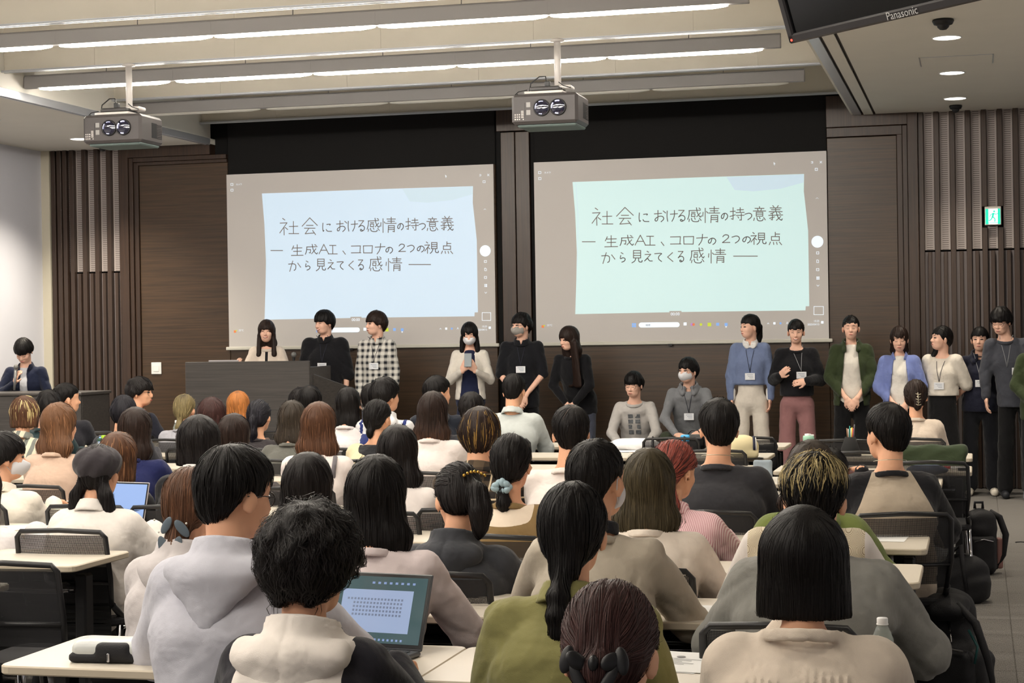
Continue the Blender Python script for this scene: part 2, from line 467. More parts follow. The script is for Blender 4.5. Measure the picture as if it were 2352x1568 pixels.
for i, y in enumerate(ROWS_LIT[:4]+[ROW_UNLIT]+ROWS_LIT[4:]):
    off = y == ROW_UNLIT
    nm = ('unlit grey ceiling lamp row, closest to the screens' if off else
          {12.2: 'lit ceiling lamp row nearer the camera, passing above the projector poles', 14.23: 'lit ceiling lamp row directly behind both projector poles'}.get(y, 'lit ceiling lamp row above the rear desks, beyond the frame'))
    e = empty('ceiling_lamp', (0, y, 0), 0, nm, 'ceiling lamp', None if (off or y in (12.2, 14.23)) else 'rear ceiling lamp rows')
    link('housing', house_me, e)
    for k in range(5): link('tube', tube_off if off else tube_on, e, (JX[k]+.015, .022, 3.802))
# downlights
dl_names = {(-.19, 13.55): 'round recessed downlight, nearest to the hanging television', (-.178, 15.45): 'middle one of the three round recessed downlights', (-.174, 17.2): 'round recessed downlight closest to the perforated slat wall',
            (-9.131, 17.2): 'round recessed downlight beside the hanging projector at the white wall end', (-9.13, 15.4): 'round recessed downlight cut by the edge of the photo at the white wall end'}
M_DL = mat('downlight_glow', (1, 1, 1), .5, emit=(1, .93, .82), estr=9)
for (x, y), nm in dl_names.items():
    e = empty('downlight', (x, y, SOFFIT_Z), 0, nm, 'downlight')
    MB().lathe([(.11, 0), (.108, -.006), (.1, -.007), (.098, 0.0)], 28).build('rim', M_WHITE, e)
    MB().disc((0, 0, -.0035), .0985, 28).build('lens', M_DL, e)
# ceiling cameras
def dome(px, py, Y, s, lab):
    p = at(px, py, Y); e = empty('dome_camera', (p[0], Y, SOFFIT_Z), 0, lab, 'camera')
    MB().lathe([(0, -.0), (.062*s, -.002), (.065*s, -.012), (.055*s, -.035), (.04*s, -.04)], 20).build('base', M_BLACK, e)
    MB().lathe([(.038*s, -.035), (.034*s, -.055), (.02*s, -.07), (0, -.074)], 18).build('dome', M_BLACK, e)
dome(2166, 42, 12.75, 1.15, 'black dome camera under the ceiling beneath the hanging television')
dome(2195, 245, 17.75, .95, 'black dome camera on the ceiling edge over the perforated strips')
dome(236, 334, 17.8, 1.1, 'black dome camera on the ceiling edge below a projector')
# ------------------------------------------------------------------ projection screens and what is shown on them
def chaikin(p, n=2):
    p = np.array(p, float)
    for _ in range(n):
        if len(p) < 3: break
        q = np.empty((2*(len(p)-1), 2)); q[0::2] = .75*p[:-1]+.25*p[1:]; q[1::2] = .25*p[:-1]+.75*p[1:]
        p = np.vstack([p[:1], q, p[-1:]])
    return p
def pl(s): return [tuple(float(c)/100 for c in t.split(',')) for t in s.split()]
G = dict(
sha='15,2 27,12|2,30 38,28 0,88|22,55 23,100|28,55 42,68|50,50 95,48|72,20 72,90|48,92 100,92',
kai='50,0 0,50|50,0 100,45|28,45 72,45|15,62 85,62|45,62 20,95 80,90|68,75 88,100',
ni='~12,5 8,60 15,100 22,85|~50,20 90,15 80,28|~45,75 55,95 100,95',
o='5,30 65,25|~35,0 35,85 15,95 8,75 40,50 75,50 85,75 60,98|78,5 98,22',
ke='~8,5 5,60 12,100|35,35 100,30|~72,0 72,60 50,100',
ru='10,2 80,2 10,60|~10,60 50,42 90,55 90,85 50,100 30,90 40,78 60,90',
kan='8,20 85,17|~10,20 10,50 0,80|25,32 50,32|25,42 48,42 48,60 25,60 25,42|~58,0 65,40 85,68 92,55|85,35 60,62|75,2 85,10|12,78 8,95|~25,72 30,95 70,97 75,85|45,68 50,80|78,72 90,88',
jou='2,35 0,60|15,10 15,100|22,30 30,40|40,12 95,12|45,26 90,26|35,40 100,40|68,0 68,40|50,55 48,100|50,55 88,55 88,95 78,92|50,68 88,68|50,80 88,80',
no='~50,10 35,80 10,80 5,45 35,10 70,5 98,40 85,80 60,100',
mo='2,30 38,27|22,0 22,90 10,85|0,68 38,55|50,17 95,15|72,0 72,35|42,38 100,36|45,60 100,58|80,45 80,95 68,95|55,70 62,80',
tsu='~0,25 60,5 95,30 85,70 40,100',
i='50,0 50,10|15,12 85,12|35,16 38,28|65,16 60,28|2,30 98,30|25,38 75,38 75,65 25,65 25,38|25,51 75,51|10,78 5,95|~30,74 35,97 72,97 78,85|50,72 55,82|82,74 95,90',
gi='30,0 38,10|68,0 60,10|12,15 88,15|20,27 80,27|5,40 95,40|50,15 50,40|38,46 15,54|2,65 98,62|27,50 27,95 18,92|8,85 42,75|~55,45 65,80 90,100 95,88|85,72 55,98|72,46 82,54',
sei='20,10 5,45|15,30 90,28|50,0 50,95|18,60 85,58|0,97 100,95',
naru='10,25 95,22|~12,25 10,65 0,95|12,50 42,50 40,82 30,80|~55,0 62,55 90,97 98,80|85,42 50,90|75,2 88,12',
A='0,100 50,0 100,100|20,62 80,62', I='50,0 50,100|15,0 85,0|0,100 100,100', ten='0,0 100,100',
ko='0,8 95,5 90,95|0,95 100,93', ro='0,5 100,3 96,95 3,95 0,5', na='0,35 100,30|~55,0 50,60 20,100',
two='~5,25 30,0 80,5 85,35 40,70 0,97|0,97 100,95',
shi='12,2 22,12|0,30 35,28 0,80|20,50 20,100|25,50 38,62|50,8 90,8 90,60 50,60 50,8|50,25 90,25|50,42 90,42|~60,60 55,85 40,100|~78,60 78,92 100,95 100,80',
miru='15,0 85,0 85,60 15,60 15,0|15,20 85,20|15,40 85,40|~38,60 30,85 0,100|~65,60 65,92 98,95 100,80',
tenn='50,0 50,35|50,15 85,15|20,35 82,35 82,65 20,65 20,35|12,78 2,100|35,80 38,98|60,80 65,98|82,78 100,100',
ka='~0,30 60,25 60,80 45,90|35,0 10,100|75,20 100,60', ra='30,0 60,12|~25,30 15,70 60,50 95,65 80,90 40,100',
e='35,0 55,10|10,32 80,30 5,95|~5,95 45,65 60,95 100,95', te='~0,12 95,5 50,35 40,70 80,100', ku='90,0 5,50 95,100', bar='0,50 100,50')
TXT = [('sha', 512, 665, 470, 600), ('kai', 692, 815, 468, 597), ('ni', 850, 930, 505, 575), ('o', 965, 1055, 490, 575), ('ke', 1058, 1140, 490, 570), ('ru', 1142, 1200, 488, 572),
('kan', 1215, 1325, 470, 577), ('jou', 1325, 1450, 462, 580), ('no', 1458, 1512, 507, 560), ('mo', 1525, 1630, 470, 565), ('tsu', 1635, 1690, 505, 558), ('i', 1695, 1790, 462, 570), ('gi', 1808, 1915, 455, 565),
('bar', 440, 535, 719, 721), ('sei', 605, 700, 675, 760), ('naru', 718, 818, 672, 752), ('A', 828, 905, 672, 745), ('I', 902, 975, 680, 745), ('ten', 1020, 1040, 722, 748), ('ko', 1088, 1165, 680, 740), ('ro', 1185, 1258, 680, 740), ('na', 1280, 1360, 665, 745), ('no', 1362, 1425, 690, 740), ('two', 1470, 1525, 668, 728), ('tsu', 1540, 1600, 672, 730), ('no', 1615, 1680, 680, 730), ('shi', 1680, 1790, 650, 740), ('tenn', 1812, 1905, 650, 742),
('ka', 582, 680, 800, 880), ('ra', 710, 760, 800, 870), ('miru', 805, 880, 785, 875), ('e', 895, 955, 790, 865), ('te', 972, 1035, 800, 865), ('ku', 1065, 1108, 800, 865), ('ru', 1140, 1190, 790, 870), ('kan', 1233, 1345, 765, 880), ('jou', 1368, 1495, 770, 877), ('bar', 1552, 1727, 824, 828)]
def uv(u, v):
    "writing on the right-hand screen in screen coordinates (x from its edge, z)"
    p = at(1200+u/3.2, 330+v/3.2, W); return p[0]-S2, p[2]
def stroke(mb, pts, w, y, x0):
    P = [np.array([p[0]+x0, p[1]]) for p in pts]
    for a, b in zip(P[:-1], P[1:]):
        d = b-a; L = np.linalg.norm(d)
        if L < 1e-6: continue
        d /= L; n = np.array([-d[1], d[0]])*w/2; a2 = a-d*w*.35; b2 = b+d*w*.35
        mb.add([(q[0], y, q[1]) for q in (a2-n, b2-n, b2+n, a2+n)], [(0, 1, 2, 3)])
def emi(name, base, e, s):
    return mat(name, base, .8, spec=.1, emit=e, estr=s)
M_SCR = mat('projection_screen_fabric', srgb(190, 184, 178), .85, emit=srgb(150, 146, 142), estr=.30)
M_SLIDE = [emi('projected_paper_blue', srgb(170, 176, 182), srgb(196, 220, 238), .62), emi('projected_paper_mint', srgb(170, 180, 178), srgb(196, 228, 226), .62)]
M_INK = emi('projected_pen_lines', srgb(120, 112, 106), srgb(128, 120, 116), .25)
M_UIW = emi('projected_white', srgb(190, 195, 200), srgb(225, 235, 245), .7)
M_UIB = emi('projected_blue', srgb(120, 150, 190), srgb(130, 170, 230), .6)
M_UIY = emi('projected_yellow', srgb(170, 180, 70), srgb(190, 205, 60), .6)
M_UIP = emi('projected_violet', srgb(160, 120, 170), srgb(190, 130, 210), .5)
M_UIR = emi('projected_orange', srgb(190, 120, 80), srgb(230, 130, 80), .5)
M_UIF = emi('projected_fold', srgb(168, 176, 180), srgb(194, 219, 232), .59)
def make_screen(x0, k, lab):
    e = empty('projection_screen', (0, 0, 0), 0, lab, 'projection screen')
    w = S3-S2
    MB().box(x0, x0+w, W, W+.004, SBOT, STOP).build('screen_fabric', M_SCR, e)
    MB().rbox((x0-.035, W-.012, SBOT-.034), (x0+w+.035, W+.02, SBOT+.002), .006).build('bottom_bar', mat('screen_bar_white', srgb(215, 212, 200), .5), e)
    MB().box(x0+w*.46, x0+w*.475, W-.02, W+.01, SBOT-.05, SBOT-.03).build('pull_hook', M_BLACK, e)
    paper = [(368, 281), (700, 270), (1200, 250), (2070, 222), (2068, 350), (2085, 500), (2100, 640), (2104, 900), (2108, 1193), (2082, 1194), (2080, 1224), (1170, 1236), (1168, 1228), (1080, 1229), (1080, 1238), (388, 1252), (396, 1000), (400, 800), (388, 520)]
    q = [uv(*p) for p in paper]
    s = MB().add([(a+x0, W-.001, b) for a, b in q], [tuple(range(len(q)))[::-1]]).build('paper_slide', M_SLIDE[k], e)
    fold = [(1500, 245), (2068, 224), (2067, 284), (1900, 330), (1700, 350), (1560, 340)]
    q = [uv(*p) for p in fold]
    MB().add([(a+x0, W-.0015, b) for a, b in q], [tuple(range(len(q)))[::-1]]).build('paper_fold', M_UIF, s)
    mb = MB(); stroke(mb, [uv(392, 285), uv(408, 520), uv(404, 900)], .004, W-.0016, x0); mb.build('paper_edge_line', M_UIF, s)
    mb = MB()
    for g, a, b, c, d in TXT:
        for st in G[g].split('|'):
            sm = st.startswith('~'); pts = pl(st.strip('~'))
            if sm: pts = chaikin(pts)
            stroke(mb, [uv(a+(b-a)*p[0], c+(d-c)*p[1]) for p in pts], .0088, W-.002, x0)
    mb.build('handwriting', M_INK, s)['kind'] = 'stuff'
    # camera window furniture
    m = MB(); m2 = MB(); m3 = MB(); m4 = MB(); m5 = MB()
    c = uv(2168, 720); m.disc((c[0]+x0, W-.002, c[1]), .059, 28, axis='y')
    def frame(mb_, u0, v0, u1, v1, w_=.005): 
        stroke(mb_, [uv(u0, v0), uv(u1, v0), uv(u1, v1), uv(u0, v1), uv(u0, v0)], w_, W-.002, x0)
    frame(m, 2142, 1196, 2212, 1256, .0045)
    for (u, v) in ((2170, 802), (2170, 925), (2160, 188), (127, 212), (128, 256)): frame(m, u-9, v-8, u+9, v+8, .004)
    for (u, v) in ((2170, 863),): stroke(m, [uv(u-7, v-10), uv(u+2, v-10), uv(u+8, v-3), uv(u+8, v+10), uv(u-7, v+10), uv(u-7, v-10)], .004, W-.002, x0)
    for du in (-6, 6):
        for dv in (-6, 6): frame(m, 2172+du-3, 987+dv-3, 2172+du+3, 987+dv+3, .004)
    stroke(m, [uv(2163, 1037), uv(2172, 1047), uv(2181, 1037)], .004, W-.002, x0)
    stroke(m, [uv(2157, 404), uv(2166, 396), uv(2175, 404)], .003, W-.002, x0)
    stroke(m, [uv(2186, 128), uv(2201, 143)], .004, W-.002, x0); stroke(m, [uv(2201, 128), uv(2186, 143)], .004, W-.002, x0)
    stroke(m, [uv(2122, 132), uv(2134, 132), uv(2134, 143), uv(2122, 143)], .004, W-.002, x0)
    q = [uv(*p) for p in ((1846, 134), (1860, 148), (1852, 150), (1856, 158), (1852, 158), (1847, 150))]
    m.add([(a+x0, W-.002, b) for a, b in q], [tuple(range(6))])
    # search pill
    pil = []
    for k2 in range(9): a = math.pi/2+math.pi*k2/8; pil.append((873+18*math.cos(a), 1332-18*math.sin(a)))
    for k2 in range(9): a = -math.pi/2+math.pi*k2/8; pil.append((1137+18*math.cos(a), 1329-18*math.sin(a)))
    q = [uv(*p) for p in pil]; m.add([(a+x0, W-.002, b) for a, b in q], [tuple(range(len(q)))])
    def sq(mb_, u, v, r):
        q = [uv(u-r, v-r), uv(u+r, v-r), uv(u+r, v+r), uv(u-r, v+r)]; mb_.add([(a+x0, W-.002, b) for a, b in q], [(0, 1, 2, 3)])
    sq(m2, 812, 1325, 7); sq(m2, 828, 1325, 7); sq(m2, 812, 1341, 7); sq(m2, 828, 1341, 7); sq(m, 1196, 1324, 11); sq(m3, 1374, 1328, 13); sq(m2, 1435, 1326, 11); sq(m2, 1497, 1328, 11); sq(m, 1497, 1345, 5)
    sq(m2, 1897, 1319, 7); sq(m, 1852, 1319, 8); sq(m, 2204, 1312, 9); sq(m5, 150, 1343, 9); sq(m3, 160, 1336, 5)
    for u, mm in ((1246, m4), (1258, m5), (1312, m3)):
        c = uv(u, 1328); mm.disc((c[0]+x0, W-.002, c[1]), .014, 14, axis='y')
    stroke(m, [uv(1800, 1324), uv(1806, 1316), uv(1812, 1324)], .004, W-.002, x0)
    m.build('window_icons', M_UIW, e)['kind'] = 'stuff'; m2.build('blue_icons', M_UIB, e); m3.build('yellow_icons', M_UIY, e); m4.build('violet_icon', M_UIP, e); m5.build('orange_icons', M_UIR, e)
    def tx(body, u, v, size, al='LEFT', m_=M_UIW):
        a, b = uv(u, v)
        text_mesh('caption', body, size, m_, e, Matrix.Translation((a+x0, W-.0035, b)) @ Matrix.Rotation(math.pi/2, 4, 'X'), 0, al)
    tx('00:00', 1123, 1261, .042, 'CENTER'); tx('25°C', 180, 1340, .028); tx('カメラ', 160, 219, .024)
    tx('検索', 905, 1340, .026, m_=M_INK); tx('A', 1938, 1325, .034); tx('15:25', 2183, 1308, .026, 'RIGHT'); tx('2025/04/15', 2183, 1333, .026, 'RIGHT')
    return e
make_screen(S0-.0, 0, 'projection screen behind the speakers at the podium, handwriting on pale blue paper')
make_screen(S2, 1, 'projection screen next to the slatted wall, same handwriting on mint tinted paper')

# ------------------------------------------------------------------ projectors
M_PRJ = mat('projector_charcoal', srgb(70, 66, 66), .5)
M_LENS = mat('projector_lens_glass', srgb(20, 20, 40), .05, spec=1, coat=1)
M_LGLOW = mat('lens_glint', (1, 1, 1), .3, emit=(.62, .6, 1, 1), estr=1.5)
M_WM = mat('white_metal', srgb(205, 200, 196), .4)
M_PRJB = mat('projector_underside', srgb(96, 110, 108), .6)
def projector(x, y, zt, lab):
    e = empty('projector', (x, y, 0), 0, lab, 'projector')
    bz0, bz1 = zt-.235, zt
    bx0, bx1, by0, by1 = -.33, .20, -.2, .22
    b = MB().rbox((bx0, by0, bz0), (bx1, by1, bz1), .022).build('body', M_PRJ, e)
    MB().rbox((bx0+.04, by0-.0+.03, bz0-.02), (bx1-.02, by1-.03, bz0+.004), .01).build('underside', M_PRJB, e)
    MB().rbox((bx0+.1, by0+.02, bz1+.002), (bx1-.12, by1-.1, bz1+.022), .004).build('mounting_plate', M_WM, e)
    MB().rbox((bx0+.14, by0+.04, bz1+.023), (bx1-.15, by1-.16, bz1+.06), .01).build('receiver_box', M_DGREY, e)
    MB().tube([(0, 0, bz1+.02), (0, 0, CEIL_Z-.01)], .027, 16).build('pole', M_WM, e)
    MB().lathe([(.028, 0), (.055, .005), (.055, .02), (.028, .03)], 16, c=(0, 0, CEIL_Z-.035)).build('ceiling_flange', M_WM, e)
    MB().rbox((-.07, -.07, bz1+.045), (.12, .07, bz1+.075), .008).build('bracket', M_WM, e)
    c = MB(); c.tube([(-.2, -.12, bz1+.03), (-.19, -.12, bz1+.09), (-.12, -.12, bz1+.14), (-.07, -.12, bz1+.14), (-.055, -.12, bz1+.06)], .005, 6)
    c.tube([(-.22, -.12, bz1+.04), (-.29, -.12, bz1+.03), (-.335, -.1, bz1-.0), (-.3, -.1, bz1+.015)], .004, 6)
    c.tube([(.02, -.06, bz1+.1), (.06, -.07, bz1+.07), (.12, -.07, bz1+.05)], .004, 6); c.box(-.075, -.035, -.14, -.1, bz1+.06, bz1+.1, .004)
    c.build('cable', M_BLACK, e)
    for i, lx in enumerate((-.085, .045)):
        l = MB().lathe([(.066, by0+.002), (.066, by0-.012), (.06, by0-.016), (.057, by0-.008)], 26, c=(lx, 0, (bz0+bz1)/2+.005), axis='y').build('lens_ring', M_BLACK, e)
        MB().lathe([(.058, by0-.006), (.045, by0-.012), (.02, by0-.016), (0.0, by0-.017)], 26, c=(lx, 0, (bz0+bz1)/2+.005), axis='y').build('lens', M_LENS, l)
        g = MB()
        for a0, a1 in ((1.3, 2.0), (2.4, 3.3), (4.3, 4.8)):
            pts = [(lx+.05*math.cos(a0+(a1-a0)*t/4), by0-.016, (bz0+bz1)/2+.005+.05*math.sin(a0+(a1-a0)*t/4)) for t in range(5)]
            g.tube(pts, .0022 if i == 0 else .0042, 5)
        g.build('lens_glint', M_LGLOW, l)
    k = MB()
    for a in range(3):
        for bq in range(3): k.rbox((bx0+.026+a*.017, by0-.003, bz0+.034+bq*.018), (bx0+.036+a*.017, by0+.003, bz0+.045+bq*.018), .002)
    for a in range(5): k.rbox((bx0+.078, by0-.003, bz0+.05+a*.012), (bx0+.1, by0+.003, bz0+.057+a*.012), .002)
    k.disc((bx0+.096, by0-.002, bz0+.038), .005, 12, axis='y')
    kk = k.build('keypad', M_WM, e); kk['kind'] = 'stuff'
    MB().box(bx0+.108, bx0+.112, by0-.001, by0, bz0+.05, bz1-.07).box(bx1+.0, bx1+.001, by0+.2, by0+.3, bz0+.05, bz1-.06).build('slot', M_BLACK, e)['kind'] = 'stuff'
    MB().rbox((bx0+.12, by0-.003, bz0+.13), (bx0+.155, by0+.003, bz0+.17), .002).rbox((bx0+.12, by0-.003, bz0+.07), (bx0+.155, by0+.003, bz0+.11), .002).build('sticker', mat('pale_sticker', srgb(150, 148, 146), .5), e)
    v = MB()
    for a in range(9): v.box(bx1-.0, bx1+.002, by0+.31, by0+.39, bz0+.05+a*.014, bz0+.056+a*.014)
    vv = v.build('vent', M_BLACK, e); vv['kind'] = 'stuff'
    return e
projector(-3.172, 13.79, 3.455, 'dark projector on a pole between the two screens, keypad facing the room')
projector(-6.86, 13.79, 3.458, 'dark projector on a pole above the podium side of the room')

# ------------------------------------------------------------------ hanging television
tv = empty('television', at(1812, 102, 6.2), 0, 'flat television hanging from the ceiling, cut by the top of the photo', 'television')
def tv_orient():
    P0 = at(1812, 102, 6.2); best = None
    def pr(P):
        d = P-np.array([0, 0, HC]); z = d@_F; return np.array([1176+FPX*(d@_X)/z, 784-FPX*(d@_U)/z])
    for a in np.radians(np.arange(-60, 40, 1)):
        for t in np.radians(np.arange(0, 40, 1)):
            h = np.array([math.cos(a), math.sin(a), 0]); n = np.array([-math.sin(a), math.cos(a), 0])
            u = -n*math.sin(t)+np.array([0, 0, math.cos(t)])
            q = pr(P0+h*.5); e1 = (q[1]-(102-(q[0]-1812)*102/448))**2
            r = pr(P0+u*.16); e2 = (r[0]-(1812-(102-r[1])*29/102))**2
            if best is None or e1+e2 < best[0]: best = (e1+e2, a, t)
    return best[1], best[2]
_a, _t = tv_orient()
tv.rotation_euler = Euler((-_t, 0, _a), 'XYZ') if False else (Matrix.Rotation(_a, 3, 'Z') @ Matrix.Rotation(_t, 3, 'X')).to_euler()
TW, TH = 1.13, .68
M_TVB = mat('television_bezel', srgb(46, 44, 46), .35)
MB().rbox((0, 0, 0), (TW, .07, .032), .006).rbox((0, 0, TH-.032), (TW, .07, TH), .006).rbox((0, 0, .0), (.032, .07, TH), .006).rbox((TW-.032, 0, 0), (TW, .07, TH), .006).build('bezel', M_TVB, tv)
MB().box(.03, TW-.03, .012, .02, .03, TH-.03).build('panel', mat('television_glass', srgb(10, 12, 14), .12, spec=.6), tv)
MB().rbox((.02, .02, .02), (TW-.02, .12, TH-.02), .02).build('back_cover', M_BLACK, tv)
MB().tube([(TW/2, .1, TH*.5), (TW/2, .12, TH+.7)], .03, 12).build('hanging_pole', M_DGREY, tv)
MB().tube([(.02, -.002, .012), (.02, .004, .012)], .004, 8).build('standby_light', mat('red_led', (1, 0, 0), .5, emit=(1, .05, .03), estr=4), tv)
text_mesh('lettering', 'Panasonic', .036, mat('silver_lettering', srgb(205, 205, 205), .4), tv, Matrix.Translation((TW/2-.0, -.002, .005)) @ Matrix.Rotation(math.pi/2, 4, 'X'), .0005, 'CENTER')

# ------------------------------------------------------------------ exit sign
ex = empty('exit_sign', (.159, W-.03, 2.575), 0, 'lit green running man exit sign set between wall slats', 'exit sign')
MB().rbox((-.077, -.02, .0), (.077, .04, .18), .004).build('case', mat('exit_sign_case', srgb(210, 205, 195), .5), ex)
MB().box(-.07, .07, -.0215, -.02, .008, .158).build('panel', mat('exit_sign_white', (1, 1, 1), .4, emit=(.85, 1, .97), estr=1.0), ex)
g = MB()
M_EXG = mat('exit_sign_green', srgb(20, 170, 140), .4, emit=srgb(30, 200, 165), estr=.9)
g.add([(x, -.0222, z) for x, z in ((-.07, .008), (-.042, .008), (-.042, .158), (-.07, .158))], [(0, 1, 2, 3)])
g.add([(x, -.0222, z) for x, z in ((.045, .008), (.07, .008), (.07, .158), (.045, .158))], [(0, 1, 2, 3)])
def seg(mb, a, b, w, y=-.0224):
    a, b = np.array(a), np.array(b); d = (b-a)/np.linalg.norm(b-a); n = np.array([-d[1], d[0]])*w/2
    mb.add([(q[0], y, q[1]) for q in (a-n, b-n, b+n, a+n)], [(0, 1, 2, 3)])
g.disc((.012, -.0224, .132), .010, 14, axis='y')
seg(g, (.005, .118), (-.004, .075), .018); seg(g, (.006, .112), (.03, .102), .008); seg(g, (.03, .102), (.045, .112), .007)
seg(g, (.0, .112), (-.022, .1), .008); seg(g, (-.022, .1), (-.03, .08), .007); seg(g, (-.002, .078), (.02, .06), .011); seg(g, (.02, .06), (.018, .03), .010)
seg(g, (-.006, .076), (-.02, .05), .011); seg(g, (-.02, .05), (-.04, .042), .009)
seg(g, (-.045, .02), (.045, .02), .005)
g.build('running_figure', M_EXG, ex)
# wall switch
sw = empty('wall_switch', (-8.79, W+.028, 1.2), 0, 'white switch plate on the walnut wall beside the podium', 'switch')
MB().rbox((-.06, -.012, .0), (.06, .0, .13), .003).build('plate', M_WHITE, sw)
MB().rbox((-.035, -.016, .03), (.035, -.01, .1), .002).build('rocker', M_PAPER, sw)

# ------------------------------------------------------------------ podium and console
PY = 16.45
pa, pb = at(425, 830, PY), at(710, 827, PY)
pod = empty('podium', (0, 0, 0), 0, 'wide grey oak podium in front of the projection screen', 'podium')
PT = 1.355
MB().rbox((pa[0], PY, .0), (pb[0], PY+.03, PT), .004).build('front_panel', M_PODIUM, pod)
MB().rbox((pa[0]+.0, PY+.032, 0), (pa[0]+.03, PY+.6, PT-.06), .004).build('side_panel', M_PODIUM, pod)
MB().rbox((pb[0]-.03, PY+.032, 0), (pb[0], PY+.6, PT-.06), .004).build('side_panel', M_PODIUM, pod)
MB().rbox((pa[0]+.032, PY+.032, 1.02), (pb[0]-.032, PY+.6, 1.05), .004).build('worktop', M_PODIUM, pod)
MB().add([(pb[0]+.002, PY+.1, .0), (pb[0]+.21, PY+.55, .0), (pb[0]+.21, PY+.55, 1.08), (pb[0]+.002, PY+.1, 1.22), (pb[0]+.002, PY+.13, .0), (pb[0]+.21, PY+.58, .0), (pb[0]+.21, PY+.58, 1.08), (pb[0]+.002, PY+.13, 1.22)],
         [(0, 1, 2, 3), (7, 6, 5, 4), (0, 3, 7, 4), (1, 5, 6, 2), (3, 2, 6, 7), (0, 4, 5, 1)]).build('wing_panel', M_PODIUM, pod)
lp = empty('podium_laptop', (pa[0]+.38, PY+.1, PT-.2), 0, 'laptop on the podium, only its thin grey lid edge above the front panel', 'laptop')
MB().rbox((-.16, .0, .0), (.16, .22, .015), .004).build('base', M_CHROME, lp)
MB().rbox((-.16, -.03, .012), (.16, -.022, .215), .003).build('lid', mat('silver_lid', srgb(180, 175, 178), .4, metal=.4), lp)
mc = empty('podium_microphone', (*at(675, 838, PY+.15)[:2], 1.05), 0, 'grey ball head microphone standing up from the podium', 'microphone')
mh = at(675, 815, PY+.15)[2]-1.05
MB().lathe([(.0, mh+.03), (.02, mh+.024), (.027, mh+.004), (.022, mh-.018), (.015, mh-.022)], 16).build('head', mat('mic_mesh', srgb(120, 120, 118), .4, metal=.5, bump=.5, bscale=900), mc)
MB().lathe([(.015, mh-.022), (.013, mh-.1), (.011, mh-.16)], 14).build('handle', M_BLACK, mc)
MB().tube([(0, 0, 0), (0, 0, mh-.15)], .006, 8).lathe([(0, 0), (.06, 0), (.06, .012), (0, .014)], 18).build('stand', M_BLACK, mc)

con = empty('control_console', (0, 0, 0), 0, 'long low grey oak console in front of the man with the microphone', 'console')
CY = 15.6
ct = at(200, 908, CY)[2]
MB().rbox((-9.72, CY, 0), (-8.32, CY+.03, ct), .004).build('front_panel', M_PODIUM, con)
MB().rbox((-9.74, CY-.02, ct), (-8.30, CY+.6, ct+.03), .006).build('worktop', M_PODIUM, con)
MB().rbox((-8.35, CY+.03, 0), (-8.32, CY+.58, ct), .004).build('side_panel', M_PODIUM, con)

# ------------------------------------------------------------------ desks
def slab(x0, x1, y0, y1, z0, z1, r, bev=.004):
    pts = []
    for (cx, cy, a0) in ((x1-r, y1-r, 0), (x0+r, y1-r, 90), (x0+r, y0+r, 180), (x1-r, y0+r, 270)):
        for k in range(5):
            a = math.radians(a0+22.5*k); pts.append((cx+r*math.cos(a), cy+r*math.sin(a), math.cos(a), math.sin(a)))
    n = len(pts); mb = MB(); vs = []
    for z, ins in ((z0, bev), (z0+bev, 0), (z1-bev, 0), (z1, bev)):
        for (x, y, nx, ny) in pts: vs.append((x-nx*ins, y-ny*ins, z))
    fs = [(i*n+k, i*n+(k+1) % n, (i+1)*n+(k+1) % n, (i+1)*n+k) for i in range(3) for k in range(n)]
    mb.add(vs, fs, 1); mb.add([vs[3*n+k] for k in range(n)], [tuple(range(n))], 0); mb.add([vs[k] for k in range(n)], [tuple(range(n))[::-1]], 1)
    return mb
DL, DD = 1.19, .5
top_me = slab(-DL/2, DL/2, 0, DD, .695, .72, .035).mesh('tabletop', [M_DESK, M_DESKEDGE])
M_DLEG = mat('desk_leg_black', srgb(26, 26, 28), .4)
def desk_parts():
    leg = MB(); leg.rbox((-.025, .2, .05), (.025, .27, .66), .008); leg_me = leg.mesh('leg', M_DLEG)
    foot = MB(); foot.rbox((-.025, -.02, .03), (.025, .47, .06), .01)
    for y in (.0, .45): foot.lathe([(.0, 0), (.025, .002), (.025, .028), (0, .03)], 10, c=(0, y, 0))
    foot_me = foot.mesh('foot', M_DLEG)
    arm = MB(); arm.tube([(0, .04, .69), (0, .05, .655), (0, .09, .635), (0, .2, .62), (0, .26, .6)], .009, 6)
    arm_me = arm.mesh('support_arm', mat('grey_tube', srgb(130, 130, 132), .3, metal=.7))
    pan = MB(); pan.box(-DL/2+.06, DL/2-.06, .42, .428, .3, .66, .002)
    for k in range(12): pan.box(-DL/2+.06, DL/2-.06, .414, .42, .32+k*.028, .334+k*.028)
    pan_me2 = pan.mesh('modesty_panel', M_BLACKM)
    bar = MB(); bar.tube([(-DL/2+.06, .235, .6), (DL/2-.06, .235, .6)], .022, 8); bar_me = bar.mesh('crossbar', M_DLEG)
    sh = MB()
    for k in range(6): sh.tube([(-DL/2+.1, .1+k*.045, .60), (DL/2-.1, .1+k*.045, .60)], .004, 5)
    for x in (-DL/2+.12, 0, DL/2-.12): sh.tube([(x, .09, .598), (x, .34, .598)], .004, 5)
    sh_me = sh.mesh('shelf', mat('chrome_wire', srgb(150, 150, 155), .25, metal=.9))
    return leg_me, foot_me, arm_me, pan_me2, bar_me, sh_me
LEG, FOOT, ARM, MOD, BAR, SHF = desk_parts()
def desk(x, y, lab, group=None):
    e = empty('desk', (x, y, 0), 0, lab, 'desk', group)
    link('tabletop', top_me, e)
    for s in (-1, 1):
        lg = link('leg', LEG, e, (s*(DL/2-.08), 0, 0)); link('foot', FOOT, lg)
        link('support_arm', ARM, e, (s*(DL/2-.14), 0, 0))
    link('modesty_panel', MOD, e); link('crossbar', BAR, e); link('shelf', SHF, e)
    return e
